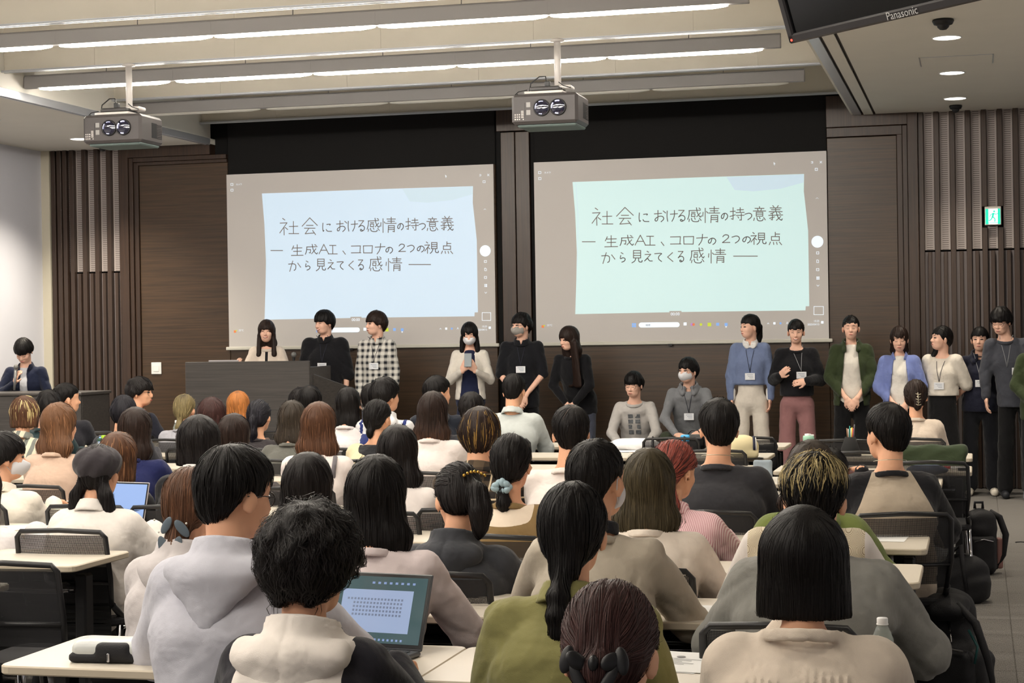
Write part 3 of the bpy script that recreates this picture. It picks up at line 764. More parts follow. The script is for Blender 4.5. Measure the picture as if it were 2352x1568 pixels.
# ------------------------------------------------------------------ chairs
def net_mat():
    m = bpy.data.materials.new('black_net_fabric'); MATS[m.name] = m
    nt, N, L, B = nodes_of(m)
    tc = N.new('ShaderNodeTexCoord'); sp = N.new('ShaderNodeSeparateXYZ'); L.new(tc.outputs['Object'], sp.inputs[0])
    o = []
    for i in (0, 2):
        a = N.new('ShaderNodeMath'); a.operation = 'MULTIPLY'; a.inputs[1].default_value = 230; L.new(sp.outputs[i], a.inputs[0])
        b = N.new('ShaderNodeMath'); b.operation = 'FRACT'; L.new(a.outputs[0], b.inputs[0])
        c = N.new('ShaderNodeMath'); c.operation = 'GREATER_THAN'; c.inputs[1].default_value = .6; L.new(b.outputs[0], c.inputs[0]); o.append(c.outputs[0])
    d = N.new('ShaderNodeMath'); d.operation = 'MULTIPLY'; L.new(o[0], d.inputs[0]); L.new(o[1], d.inputs[1])
    e = N.new('ShaderNodeMath'); e.operation = 'SUBTRACT'; e.inputs[0].default_value = 1; L.new(d.outputs[0], e.inputs[1])
    L.new(e.outputs[0], B.inputs['Alpha'])
    B.inputs['Base Color'].default_value = srgb(34, 34, 37); B.inputs['Roughness'].default_value = .8
    return m
M_NET = net_mat()
M_CHFR = mat('chair_frame_black', srgb(30, 30, 32), .35)
CB = .82                # top of the backrest
def chair_parts():
    # local frame: sitter faces +y, backrest at y = -.26
    fr = MB()
    wb, wt, zb = .205, .2, .50
    pts = [(-wb+.015, -.20, zb), (-wb, -.235, .62), (-wt, -.265, CB-.03), (-wt+.02, -.27, CB-.008), (0, -.285, CB), (wt-.02, -.27, CB-.008), (wt, -.265, CB-.03), (wb, -.235, .62), (wb-.015, -.20, zb)]
    fr.tube(pts, .011, 8)
    fr.tube([(-wb, -.23, .60), (0, -.25, .60), (wb, -.23, .60)], .009, 6)
    fr.tube([(-wb+.01, -.20, .505), (-wb+.005, -.12, .44), (-wb+.01, .0, .425)], .014, 8); fr.tube([(wb-.01, -.20, .505), (wb-.005, -.12, .44), (wb-.01, .0, .425)], .014, 8)
    fr_me = fr.mesh('backrest_frame', M_CHFR)
    net = MB(); n = 8; vs = []
    for j in range(6):
        z = .515+(CB-.02-.515)*j/5
        for i in range(n+1):
            x = (-1+2*i/n)*(wb-.005)
            vs.append((x, -.205-.06*(j/5)-.018*(1-(2*i/n-1)**2), z))
    net.add(vs, [(j*(n+1)+i, j*(n+1)+i+1, (j+1)*(n+1)+i+1, (j+1)*(n+1)+i) for j in range(5) for i in range(n)], 0, True)
    net_me = net.mesh('back_net', M_NET)
    seat = slab(-.215, .215, -.2, .22, .415, .45, .06, .01)
    seat_me = seat.mesh('seat', [mat('black_seat_fabric', srgb(30, 30, 33), .9, bump=.3, bscale=300)]*2)
    leg = MB(); leg.tube([(.2, -.16, .42), (.215, -.2, .2), (.22, -.22, .02)], .010, 8); leg.lathe([(0, 0), (.014, 0), (.014, .03), (.008, .035)], 8, c=(.22, -.22, 0), mi=1)
    lb = leg.mesh('leg', [M_CHROME, M_BLACK])
    leg = MB(); leg.tube([(-.2, -.16, .42), (-.215, -.2, .2), (-.22, -.22, .02)], .010, 8); leg.lathe([(0, 0), (.014, 0), (.014, .03), (.008, .035)], 8, c=(-.22, -.22, 0), mi=1)
    lb2 = leg.mesh('leg', [M_CHROME, M_BLACK])
    leg = MB(); leg.tube([(.2, .16, .42), (.21, .19, .2), (.22, .21, .02)], .010, 8); leg.lathe([(0, 0), (.014, 0), (.014, .03), (.008, .035)], 8, c=(.22, .21, 0), mi=1)
    lf = leg.mesh('leg', [M_CHROME, M_BLACK])
    leg = MB(); leg.tube([(-.2, .16, .42), (-.21, .19, .2), (-.22, .21, .02)], .010, 8); leg.lathe([(0, 0), (.014, 0), (.014, .03), (.008, .035)], 8, c=(-.22, .21, 0), mi=1)
    lf2 = leg.mesh('leg', [M_CHROME, M_BLACK])
    rail = MB(); rail.tube([(-.205, -.14, .405), (-.205, .15, .405)], .009, 6).tube([(.205, -.14, .405), (.205, .15, .405)], .009, 6).tube([(-.205, .1, .405), (.205, .1, .405)], .009, 6)
    return fr_me, net_me, seat_me, (lb, lb2, lf, lf2), rail.mesh('seat_rail', M_CHROME)
CH = chair_parts()
def chair(x, y, rz, lab, group=None):
    e = empty('chair', (x, y, 0), rz, lab, 'chair', group)
    f = link('backrest_frame', CH[0], e); link('back_net', CH[1], f); link('seat', CH[2], e)
    for l in CH[3]: link('leg', l, e)
    link('seat_rail', CH[4], e)
    return e
# ------------------------------------------------------------------ smooth bodies: distance fields meshed into one surface
V3 = lambda *a: np.array(a, np.float32)
def nrm(v): v = np.asarray(v, float); return v/(np.linalg.norm(v)+1e-12)
class Field:
    def __init__(s, lo, hi, h):
        s.h = h; s.lo = np.array(lo, float); n = np.maximum(3, np.ceil((np.array(hi)-s.lo)/h).astype(int)+1)
        s.ax = [(s.lo[i]+h*np.arange(n[i])).astype(np.float32) for i in range(3)]
        s.v = np.full(n, .2, np.float32)
    def refine(s, lo, hi, h):
        "finer steps inside lo..hi, the coarse step elsewhere"
        for i in range(3):
            A, B = float(s.ax[i][0]), float(s.ax[i][-1]); a, b = max(A, lo[i]), min(B, hi[i])
            q = [np.arange(A, a-1e-6, s.h), np.arange(a, b-1e-6, h), np.arange(b, B+s.h, s.h)]
            s.ax[i] = np.concatenate(q).astype(np.float32)
        s.v = np.full([len(a) for a in s.ax], .2, np.float32)
    def sub(s, lo, hi):
        sl = []
        for i in range(3):
            a = int(np.clip(np.searchsorted(s.ax[i], lo[i])-1, 0, len(s.ax[i]))); b = int(np.clip(np.searchsorted(s.ax[i], hi[i])+1, 0, len(s.ax[i])))
            if b <= a: return None
            sl.append(slice(a, b))
        return tuple(sl)
    def put(s, prim, k=.01, op='u'):
        f, lo, hi = prim; m = k+2.5*s.h+.012
        sl = s.sub(np.array(lo)-m, np.array(hi)+m)
        if sl is None: return
        X, Y, Z = s.ax[0][sl[0]][:, None, None], s.ax[1][sl[1]][None, :, None], s.ax[2][sl[2]][None, None, :]
        b = f(X, Y, Z); a = s.v[sl]
        if op == 'u':
            r = np.minimum(a, b)
            if k > 0: r = r-np.maximum(k-np.abs(a-b), 0)**2/(4*k)
        else:
            b = -b; r = np.maximum(a, b)
            if k > 0: r = r+np.maximum(k-np.abs(a-b), 0)**2/(4*k)
        s.v[sl] = r
    def grid(s): return s.ax[0][:, None, None], s.ax[1][None, :, None], s.ax[2][None, None, :]
def bbox(pts, r):
    P = np.array(pts, float); return P.min(0)-r, P.max(0)+r
def cone(a, b, ra, rb=None, side=None, ends=None):
    "tapered limb; ra, rb numbers or (side radius, depth radius)"
    rb = ra if rb is None else rb
    a = np.array(a, float); b = np.array(b, float); d = b-a; L2 = float(d@d)+1e-9
    if np.isscalar(ra) and np.isscalar(rb):
        def f(X, Y, Z):
            x, y, z = X-np.float32(a[0]), Y-np.float32(a[1]), Z-np.float32(a[2])
            t = np.clip((x*np.float32(d[0])+y*np.float32(d[1])+z*np.float32(d[2]))/np.float32(L2), 0, 1)
            return np.sqrt((x-t*np.float32(d[0]))**2+(y-t*np.float32(d[1]))**2+(z-t*np.float32(d[2]))**2)-(ra+(rb-ra)*t).astype(np.float32)
        lo, hi = bbox([a, b], max(ra, rb)); return f, lo, hi
    ra = (ra, ra) if np.isscalar(ra) else ra; rb = (rb, rb) if np.isscalar(rb) else rb
    w = nrm(d); u = nrm(side if side is not None else (1, 0, 0)); u = nrm(u-w*(u@w)); v = np.cross(w, u)
    def f(X, Y, Z):
        x, y, z = X-np.float32(a[0]), Y-np.float32(a[1]), Z-np.float32(a[2])
        t = np.clip((x*np.float32(d[0])+y*np.float32(d[1])+z*np.float32(d[2]))/np.float32(L2), 0, 1)
        x = x-t*np.float32(d[0]); y = y-t*np.float32(d[1]); z = z-t*np.float32(d[2])
        ru = ra[0]+(rb[0]-ra[0])*t; rv = ra[1]+(rb[1]-ra[1])*t; rw = np.minimum(ru, rv) if ends is None else ends
        qu = (x*np.float32(u[0])+y*np.float32(u[1])+z*np.float32(u[2]))/ru
        qv = (x*np.float32(v[0])+y*np.float32(v[1])+z*np.float32(v[2]))/rv
        qw = (x*np.float32(w[0])+y*np.float32(w[1])+z*np.float32(w[2]))/rw
        return ((np.sqrt(qu*qu+qv*qv+qw*qw)-1)*np.minimum(ru, rv)).astype(np.float32)
    lo, hi = bbox([a, b], max(max(ra), max(rb), ends or 0)); return f, lo, hi
def ell(c, r, R=None):
    c = np.array(c, float); r = np.array(r, float); R = np.eye(3) if R is None else np.array(R, float)
    def f(X, Y, Z):
        x, y, z = X-np.float32(c[0]), Y-np.float32(c[1]), Z-np.float32(c[2])
        q = [(x*np.float32(R[0, i])+y*np.float32(R[1, i])+z*np.float32(R[2, i]))/np.float32(r[i]) for i in range(3)]
        k = np.sqrt(q[0]**2+q[1]**2+q[2]**2); 
        g = np.sqrt((q[0]/r[0])**2+(q[1]/r[1])**2+(q[2]/r[2])**2)+1e-6
        return (k*(k-1)/g).astype(np.float32)
    e = np.sqrt((R**2)@(r**2)); return f, c-e, c+e
def rbx(c, hs, rd=.01, R=None):
    c = np.array(c, float); hs = np.array(hs, float); R = np.eye(3) if R is None else np.array(R, float)
    def f(X, Y, Z):
        x, y, z = X-np.float32(c[0]), Y-np.float32(c[1]), Z-np.float32(c[2])
        q = [np.abs(x*np.float32(R[0, i])+y*np.float32(R[1, i])+z*np.float32(R[2, i]))-np.float32(hs[i]-rd) for i in range(3)]
        o = np.sqrt(np.maximum(q[0], 0)**2+np.maximum(q[1], 0)**2+np.maximum(q[2], 0)**2)
        return (o+np.minimum(np.maximum(q[0], np.maximum(q[1], q[2])), 0)-rd).astype(np.float32)
    e = np.abs(R)@hs; return f, c-e, c+e
def band(c, rx, ry, hh, t, tilt=0.0, flare=0.0):
    "ring of cloth round a neck or waist"
    c = np.array(c, float); ct, st = math.cos(tilt), -math.sin(tilt)
    def f(X, Y, Z):
        x, y, z = X-np.float32(c[0]), Y-np.float32(c[1]), Z-np.float32(c[2])
        y, z = y*ct+z*st, z*ct-y*st
        s = 1+flare*z
        d = np.abs(np.sqrt((x/(rx*s))**2+(y/(ry*s))**2)-1)*min(rx, ry)-t
        e = np.abs(z)-hh
        return (np.sqrt(np.maximum(d, 0)**2+np.maximum(e, 0)**2)+np.minimum(np.maximum(d, e), 0)-.003).astype(np.float32)
    m = max(rx, ry)*(1+abs(flare)*hh)+t+.01; return f, c-np.array([m, m, hh+m*abs(st)+.02]), c+np.array([m, m, hh+m*abs(st)+.02])
def nets(F):
    "surface nets: vertices and quads of the zero level"
    v = F.v; s = v < 0
    nx, ny, nz = v.shape
    cs = np.zeros((nx-1, ny-1, nz-1), np.int8)
    for i in (0, 1):
        for j in (0, 1):
            for k in (0, 1): cs += s[i:nx-1+i, j:ny-1+j, k:nz-1+k]
    act = (cs > 0) & (cs < 8); idx = np.full(act.shape, -1, np.int64); I = np.argwhere(act); n = len(I); idx[act] = np.arange(n)
    if n == 0: return np.zeros((0, 3)), np.zeros((0, 4), int)
    acc = np.zeros((n, 3)); cnt = np.zeros(n)
    C = {}
    for i in (0, 1):
        for j in (0, 1):
            for k in (0, 1): C[i, j, k] = v[I[:, 0]+i, I[:, 1]+j, I[:, 2]+k]
    for a in range(3):
        for p in (0, 1):
            for q in (0, 1):
                e0 = [p, q]; e0.insert(a, 0); e1 = [p, q]; e1.insert(a, 1)
                A, B = C[tuple(e0)], C[tuple(e1)]; m = (A < 0) != (B < 0)
                t = np.where(m, A/(A-B+1e-12), 0); P = np.tile(np.array(e0, float), (n, 1)); P[:, a] = t
                acc[m] += P[m]; cnt[m] += 1
    pos = I+acc/cnt[:, None]
    pos = np.stack([np.interp(pos[:, i], np.arange(len(F.ax[i])), F.ax[i]) for i in range(3)], 1)
    quads = []
    for a in range(3):
        b, c = (a+1) % 3, (a+2) % 3
        sa = [slice(None)]*3; sb = [slice(None)]*3; sa[a] = slice(0, -1); sb[a] = slice(1, None)
        for d in (b, c): sa[d] = slice(1, -1); sb[d] = slice(1, -1)
        A, B = s[tuple(sa)], s[tuple(sb)]; m = A != B; E = np.argwhere(m); fl = A[m]
        if len(E) == 0: continue
        E[:, b] += 1; E[:, c] += 1
        def g(db, dc):
            J = E.copy(); J[:, b] += db; J[:, c] += dc; return idx[J[:, 0], J[:, 1], J[:, 2]]
        Q = np.stack([g(-1, -1), g(0, -1), g(0, 0), g(-1, 0)], 1)
        Q[~fl] = Q[~fl][:, ::-1]; quads.append(Q)
    Q = np.vstack(quads) if quads else np.zeros((0, 4), int)
    return pos, Q[(Q >= 0).all(1)]
def mesh_np(name, V, Q, mats, smooth=True, cols=None, mi=None):
    me = bpy.data.meshes.new(name); nq = len(Q); k = Q.shape[1] if nq else 4
    me.vertices.add(len(V)); me.vertices.foreach_set('co', np.ascontiguousarray(V, np.float32).ravel())
    me.loops.add(nq*k); me.loops.foreach_set('vertex_index', np.ascontiguousarray(Q, np.int32).ravel())
    me.polygons.add(nq); me.polygons.foreach_set('loop_start', np.arange(0, nq*k, k, dtype=np.int32))
    try: me.polygons.foreach_set('loop_total', np.full(nq, k, np.int32))
    except Exception: pass
    me.polygons.foreach_set('use_smooth', np.full(nq, smooth, bool))
    for m in (mats if isinstance(mats, (list, tuple)) else [mats]): me.materials.append(m)
    if mi is not None: me.polygons.foreach_set('material_index', np.ascontiguousarray(mi, np.int32))
    if cols is not None:
        ca = me.color_attributes.new('Col', 'FLOAT_COLOR', 'POINT'); ca.data.foreach_set('color', np.ascontiguousarray(cols, np.float32).ravel())
    me.update(); me.validate() if False else None
    return me
def tri_sample(F, P):
    q = (P-F.lo)/F.h; n = np.array(F.v.shape); q = np.clip(q, 0, n-1.001); i = q.astype(int); f = q-i
    r = 0
    for a in (0, 1):
        for b in (0, 1):
            for c in (0, 1):
                w = (f[:, 0] if a else 1-f[:, 0])*(f[:, 1] if b else 1-f[:, 1])*(f[:, 2] if c else 1-f[:, 2])
                r = r+w*F.v[i[:, 0]+a, i[:, 1]+b, i[:, 2]+c]
    return r
def grad(F, P):
    h = F.h*.8; g = np.empty_like(P)
    for i in range(3):
        d = np.zeros(3); d[i] = h; g[:, i] = tri_sample(F, P+d)-tri_sample(F, P-d)
    return g/(np.linalg.norm(g, axis=1, keepdims=True)+1e-9)

# ------------------------------------------------------------------ hair and skin materials
def hairmat(name, c1, rough=.5, spec=.22):
    if name in MATS: return MATS[name]
    m = bpy.data.materials.new(name); MATS[name] = m
    nt, N, L, B = nodes_of(m)
    at_ = N.new('ShaderNodeAttribute'); at_.attribute_name = 'Col'
    L.new(at_.outputs['Color'], B.inputs['Base Color'])
    B.inputs['Roughness'].default_value = rough; B.inputs['Specular IOR Level'].default_value = spec
    tc = N.new('ShaderNodeTexCoord'); mp = N.new('ShaderNodeMapping'); mp.inputs['Scale'].default_value = (1, 1, .12)
    L.new(tc.outputs['Object'], mp.inputs[0])
    nz = N.new('ShaderNodeTexNoise'); nz.inputs['Scale'].default_value = 260; nz.inputs['Detail'].default_value = 2
    L.new(mp.outputs[0], nz.inputs[0])
    bp = N.new('ShaderNodeBump'); bp.inputs['Strength'].default_value = .35; bp.inputs['Distance'].default_value = .003
    L.new(nz.outputs[0], bp.inputs['Height']); L.new(bp.outputs[0], B.inputs['Normal'])
    return m
M_HAIR = hairmat('hair', None)
def skinmat():
    m = mat('skin', srgb(232, 176, 142), .5, noise=.05, nscale=14, bump=.08, bscale=500, spec=.35)
    B = m.node_tree.nodes['Principled BSDF']
    B.inputs['Subsurface Weight'].default_value = .0
    return m
M_SKIN = skinmat()
M_SKIN2 = mat('skin_front_stage', srgb(240, 192, 168), .5, noise=.05, nscale=14, spec=.35)
M_EYE = mat('dark_eye', srgb(30, 22, 20), .3); M_BROW = mat('eyebrow', srgb(45, 32, 28), .8)
M_LIP = mat('lip', srgb(176, 88, 84), .45); M_TEETH = mat('teeth', srgb(235, 230, 222), .3)
M_MASK = mat('white_face_mask', srgb(226, 226, 230), .85); M_MASKG = mat('grey_face_mask', srgb(160, 156, 150), .85)
def cloth(name, col, **k):
    k.setdefault('rough', .85); k.setdefault('bump', .25); k.setdefault('bscale', 500); k.setdefault('noise', .04); k.setdefault('nscale', 25); k.setdefault('spec', .2); k.setdefault('sheen', .15)
    if name in MATS: return MATS[name]
    m = mat(name, col, **k)
    nt = m.node_tree; N, L = nt.nodes, nt.links; B = N['Principled BSDF']
    bp = [n for n in N if n.type == 'BUMP'][0]; mp = [n for n in N if n.type == 'MAPPING'][0]
    nz = N.new('ShaderNodeTexNoise'); nz.inputs['Scale'].default_value = 8; nz.inputs['Detail'].default_value = 3; nz.inputs['Distortion'].default_value = .25
    L.new(mp.outputs[0], nz.inputs[0])
    b2 = N.new('ShaderNodeBump'); b2.inputs['Strength'].default_value = .45; b2.inputs['Distance'].default_value = .045
    L.new(nz.outputs[0], b2.inputs['Height']); L.new(b2.outputs[0], bp.inputs['Normal'])
    return m
def patcloth(name, base, fn):
    "cloth with a printed or woven pattern in the wearer's own coordinates"
    if name in MATS: return MATS[name]
    m = cloth(name, base); nt, N, L, B = nodes_of(m)
    tc = N.new('ShaderNodeTexCoord'); sp = N.new('ShaderNodeSeparateXYZ'); L.new(tc.outputs['Object'], sp.inputs[0])
    def M_(op, a, b=None, c=None):
        n = N.new('ShaderNodeMath'); n.operation = op
        for i, v in enumerate((a, b, c)):
            if v is None: continue
            if isinstance(v, (int, float)): n.inputs[i].default_value = v
            else: L.new(v, n.inputs[i])
        return n.outputs[0]
    def mix(f, a, b):
        n = N.new('ShaderNodeMix'); n.data_type = 'RGBA'
        for i, v in ((0, f), (6, a), (7, b)):
            if isinstance(v, (tuple, list)): n.inputs[i].default_value = v
            elif isinstance(v, (int, float)): n.inputs[i].default_value = v
            else: L.new(v, n.inputs[i])
        return n.outputs[2]
    L.new(fn(sp.outputs[0], sp.outputs[1], sp.outputs[2], M_, mix), B.inputs['Base Color'])
    return m
def stripes(c1, c2, pitch, duty=.5, axis=0):
    def fn(x, y, z, M_, mix):
        a = (x, y, z)[axis]
        return mix(M_('LESS_THAN', M_('FRACT', M_('MULTIPLY', a, 1/pitch)), duty), c1, c2)
    return fn
def plaid(c1, c2, c3, pitch):
    def fn(x, y, z, M_, mix):
        fx = M_('LESS_THAN', M_('FRACT', M_('MULTIPLY', x, 1/pitch)), .42); fz = M_('LESS_THAN', M_('FRACT', M_('MULTIPLY', z, 1/pitch)), .42)
        a = mix(M_('MULTIPLY', M_('ADD', fx, fz), .5), c1, c2)
        lx = M_('LESS_THAN', M_('ABSOLUTE', M_('SUBTRACT', M_('FRACT', M_('MULTIPLY', x, 1/pitch)), .7)), .035)
        lz = M_('LESS_THAN', M_('ABSOLUTE', M_('SUBTRACT', M_('FRACT', M_('MULTIPLY', z, 1/pitch)), .7)), .035)
        return mix(M_('MAXIMUM', lx, lz), a, c3)
    return fn

# ------------------------------------------------------------------ head
def rotm(yaw, pitch, roll=0):
    return np.array((Matrix.Rotation(yaw, 3, 'Z') @ Matrix.Rotation(pitch, 3, 'X') @ Matrix.Rotation(roll, 3, 'Y')))
class Head:
    "pose of a head: centre c, rotation R, size s. local axes: x side, y face, z crown"
    def __init__(s, c, R, sc): s.c = np.array(c, float); s.R = R; s.s = sc
    def p(s, x, y, z): return s.c+s.R@(np.array([x, y, z])*s.s)
    def e(s, c, r, rot=None): return ell(s.p(*c), np.array(r)*s.s, s.R if rot is None else s.R@rot)
    def co(s, a, b, ra, rb=None, side=None):
        m = lambda r: r if r is None else (r*s.s if np.isscalar(r) else (r[0]*s.s, r[1]*s.s))
        return cone(s.p(*a), s.p(*b), m(ra), m(rb), side=s.R@np.array(side if side is not None else (1, 0, 0)))
def head_prims(H, fem, chin=.0):
    j = .044 if fem else .05
    L = [(H.e((0, -.012, .028), (.076, .094, .09)), .0), (H.e((0, .028, -.028), (.061, .062, .078)), .02), (H.e((0, .042, -.078), (j, .046, .036)), .025),
         (H.e((0, .02, .035), (.07, .074, .062)), .02),
         (H.co((0, .086, .006), (0, .106, -.03), .007, .0115), .012), (H.e((0, .096, -.036), (.0165, .011, .009)), .008),
         (H.e((.034, .062, -.03), (.024, .025, .024)), .02), (H.e((-.034, .062, -.03), (.024, .025, .024)), .02),
         (H.e((0, .088, -.066), (.022, .011, .009)), .01)]
    return L
def ears(H):
    L = []
    for s in (-1, 1):
        rt = np.array(Matrix.Rotation(math.radians(-22)*s, 3, 'Z') @ Matrix.Rotation(math.radians(-10), 3, 'X'))
        L.append((H.e((s*.08, -.008, -.018), (.0085, .02, .032), rt), .006))
    return L
def face_y(H, fem, x, z):
    ys = np.arange(.13, .03, -.001); P = np.array([H.p(x, y, z) for y in ys]).astype(np.float32)
    v = None
    for (f, lo, hi), k in head_prims(H, fem):
        b = f(P[:, 0], P[:, 1], P[:, 2])
        v = b if v is None else (np.minimum(v, b)-(np.maximum(k-np.abs(v-b), 0)**2/(4*k) if k > 0 else 0))
    i = np.argmax(v < 0); return ys[i]
def face_parts(body, H, fem, mood='calm', glasses=None, mask=None, looks='open'):
    eye = MB(); brow = MB(); sc = H.s
    def on(x, z, o=.0015): return H.p(x, face_y(H, fem, x, z)+o, z)
    for s in (-1, 1):
        if looks == 'smile': pts = [on(s*(.031+dx), -.001+.005*(1-(dx/.014)**2)) for dx in (-.014, -.007, 0, .007, .014)]; r = [.0012, .0024, .0028, .0024, .0012]
        elif looks == 'down': pts = [on(s*(.031+dx), -.006-.003*(1-(dx/.014)**2)) for dx in (-.014, -.007, 0, .007, .014)]; r = [.001, .002, .0024, .002, .001]
        else: pts = [on(s*(.031+dx), 0+.001*(1-(dx/.014)**2)) for dx in (-.015, -.008, 0, .008, .015)]; r = [.002, .0056, .0074, .0056, .002]
        eye.tube(pts, [q*sc for q in r], 6)
        brow.tube([on(s*(.016+dx*.9), .022+.004*math.sin(dx/.03*2.6)) for dx in (0, .01, .02, .03)], [.0018*sc, .0026*sc, .0024*sc, .0012*sc], 6)
    eye.build('eyes', M_EYE, body); brow.build('eyebrows', M_BROW, body)
    if mask is None:
        lip = MB()
        if mood == 'smile':
            lip.tube([on(x, -.066+.010*(x/.026)**2, .0) for x in (-.026, -.017, -.008, 0, .008, .017, .026)], [.002, .0045, .0055, .006, .0055, .0045, .002], 6)
            lip.build('lips', M_LIP, body)
            t = MB(); t.tube([on(x, -.0645+.010*(x/.026)**2, .0035) for x in (-.019, -.01, 0, .01, .019)], [.001, .0032, .0038, .0032, .001], 6); t.build('teeth', M_TEETH, body)
        else:
            lip.tube([on(x, -.066-(.002 if mood == 'pout' else 0)*(x/.02)**2, .0005) for x in (-.02, -.012, 0, .012, .02)], [.0015, .0035, .0048, .0035, .0015], 6)
            lip.build('lips', M_LIP, body)
    if glasses:
        g = MB()
        for s in (-1, 1):
            cx, n = s*.033, 16; fy = face_y(H, fem, s*.045, 0)+.012
            pts = [H.p(cx+.026*math.cos(2*math.pi*k/n), fy, -.004+.020*math.sin(2*math.pi*k/n)) for k in range(n+1)]
            g.tube(pts, .0016*sc, 6, cap=False)
            g.tube([H.p(s*.058, fy, .002), H.p(s*.078, .04, .004), H.p(s*.083, -.02, .0)], .0016*sc, 6)
        fy = face_y(H, fem, 0, 0)+.004
        g.tube([H.p(-.008, fy+.002, .0), H.p(0, fy+.004, .002), H.p(.008, fy+.002, .0)], .0016*sc, 6)
        g.build('glasses', mat('glasses_frame_dark', srgb(40, 36, 36), .35), body)
    if mask:
        h = .0055; lo, hi = H.c-.13, H.c+.13; F = Field(lo, hi, h)
        F.put(H.e((0, .03, -.045), (.068, .086, .062)), 0); F.put(H.e((0, .055, -.04), (.045, .072, .05)), .02)
        n = H.R@np.array([0, .5, .866]); X, Y, Z = F.grid(); c = H.p(0, .09, -.014)
        F.v = np.maximum(F.v, ((X-c[0])*n[0]+(Y-c[1])*n[1]+(Z-c[2])*n[2]).astype(np.float32))
        n = H.R@np.array([0, -1, .15]); c = H.p(0, .022, -.05)
        F.v = np.maximum(F.v, ((X-c[0])*n[0]+(Y-c[1])*n[1]+(Z-c[2])*n[2]).astype(np.float32))
        V, Q = nets(F); o = bpy.data.objects.new('face_mask', mesh_np('face_mask', V, Q, mask)); COL.objects.link(o); o.parent = body
        l = MB()
        for s in (-1, 1): l.tube([H.p(s*.06, .03, -.02), H.p(s*.079, .0, .012), H.p(s*.083, -.02, .01), H.p(s*.082, -.022, -.02), H.p(s*.06, .02, -.07)], .0016, 5)
        l.build('mask_loops', mask, body)

# ------------------------------------------------------------------ hair
HC_ = {'black': (18, 15, 15), 'softblack': (26, 22, 22), 'darkbrown': (44, 31, 26), 'brown': (92, 62, 44), 'lightbrown': (120, 84, 58), 'burgundy': (66, 42, 40), 'ash': (74, 66, 48), 'ashdark': (58, 50, 42),
       'ashblond': (138, 124, 88), 'orange': (196, 126, 68), 'red': (150, 76, 66), 'blond': (176, 158, 112), 'gold': (150, 118, 62), 'coolblack': (34, 33, 40)}
def hair_prims(H, st, o):
    "returns union list, crown point, cut functions in head coordinates"
    t = o.get('t', .014); P = []
    cap = lambda t, w=0: (H.e((0, -.011, .032), (.076+t+w, .099+t, .092+t*.9)), 0)
    if st in ('short', 'crop', 'curly', 'mop'):
        P.append(cap(t)); P.append((H.e((0, -.05, -.02), (.060+t*.3, .052+t*.5, .078)), .02))
        if st in ('mop', 'curly'): P.append((H.e((0, -.03, .01), (.088+t*.6, .09+t*.5, .075+t*.3)), .02))
    elif st == 'bob':
        L = o.get('L', .115); w = o.get('w', .0)
        P += [cap(t+.004), (H.co((0, -.02, .02), (0, -.022, -L), (.09+t+w*.5, .094+t*.5), (.088+t+w, .078+t*.5)), .02)]
    elif st in ('long', 'longfront', 'wavy'):
        L = o.get('L', .3); w = o.get('w', .0); by = o.get('by', -.07)
        P += [cap(t+.002), (H.co((0, -.025, .01), (0, -.045, -.13), (.082+t*.8, .078+t*.4), (.082+t+w, .056+t*.3)), .02),
              (H.co((0, -.05, -.12), (0, by, -L), (.082+t+w, .045), (.05+w, .022)), .03)]
        if st == 'longfront':
            for s in (-1, 1): P.append((H.co((s*.078, .0, -.04), (s*.085, .04, -L), (.022*o.get('fl', 1), .03), (.028*o.get('fl', 1), .02)), .02))
    elif st in ('pony', 'bun', 'low', 'twin', 'braid', 'halfup'):
        P.append(cap(t)); P.append((H.e((0, -.05, -.015), (.062+t, .06+t*.8, .07)), .02))
    for a in o.get('tail', []):           # chains of locks: list of (point, radius)
        for (p0, r0), (p1, r1) in zip(a[:-1], a[1:]): P.append((H.co(p0, p1, r0, r1), .008))
    for c, r in o.get('blobs', []): P.append((H.e(c, r), o.get('bk', .015)))
    return P
HEM = {'short': [(-.12, -.104), (-.075, -.102), (-.052, -.062), (-.036, -.02), (-.012, .008), (.01, -.006), (.03, .0), (.05, .03), (.13, .034)],
       'crop': [(-.12, -.08), (-.07, -.075), (-.05, -.045), (-.034, -.008), (-.01, .006), (.02, .002), (.035, .03), (.06, .05), (.13, .06)],
       'mop': [(-.12, -.085), (-.06, -.08), (-.04, -.04), (-.01, -.015), (.02, -.02), (.04, .0), (.055, .015), (.13, .022)],
       'curly': [(-.12, -.085), (-.06, -.085), (-.03, -.05), (-.01, -.03), (.02, -.03), (.045, .0), (.055, .015), (.13, .022)],
       'pony': [(-.12, -.085), (-.05, -.06), (-.03, -.02), (-.005, .012), (.03, .012), (.05, .03), (.13, .034)]}
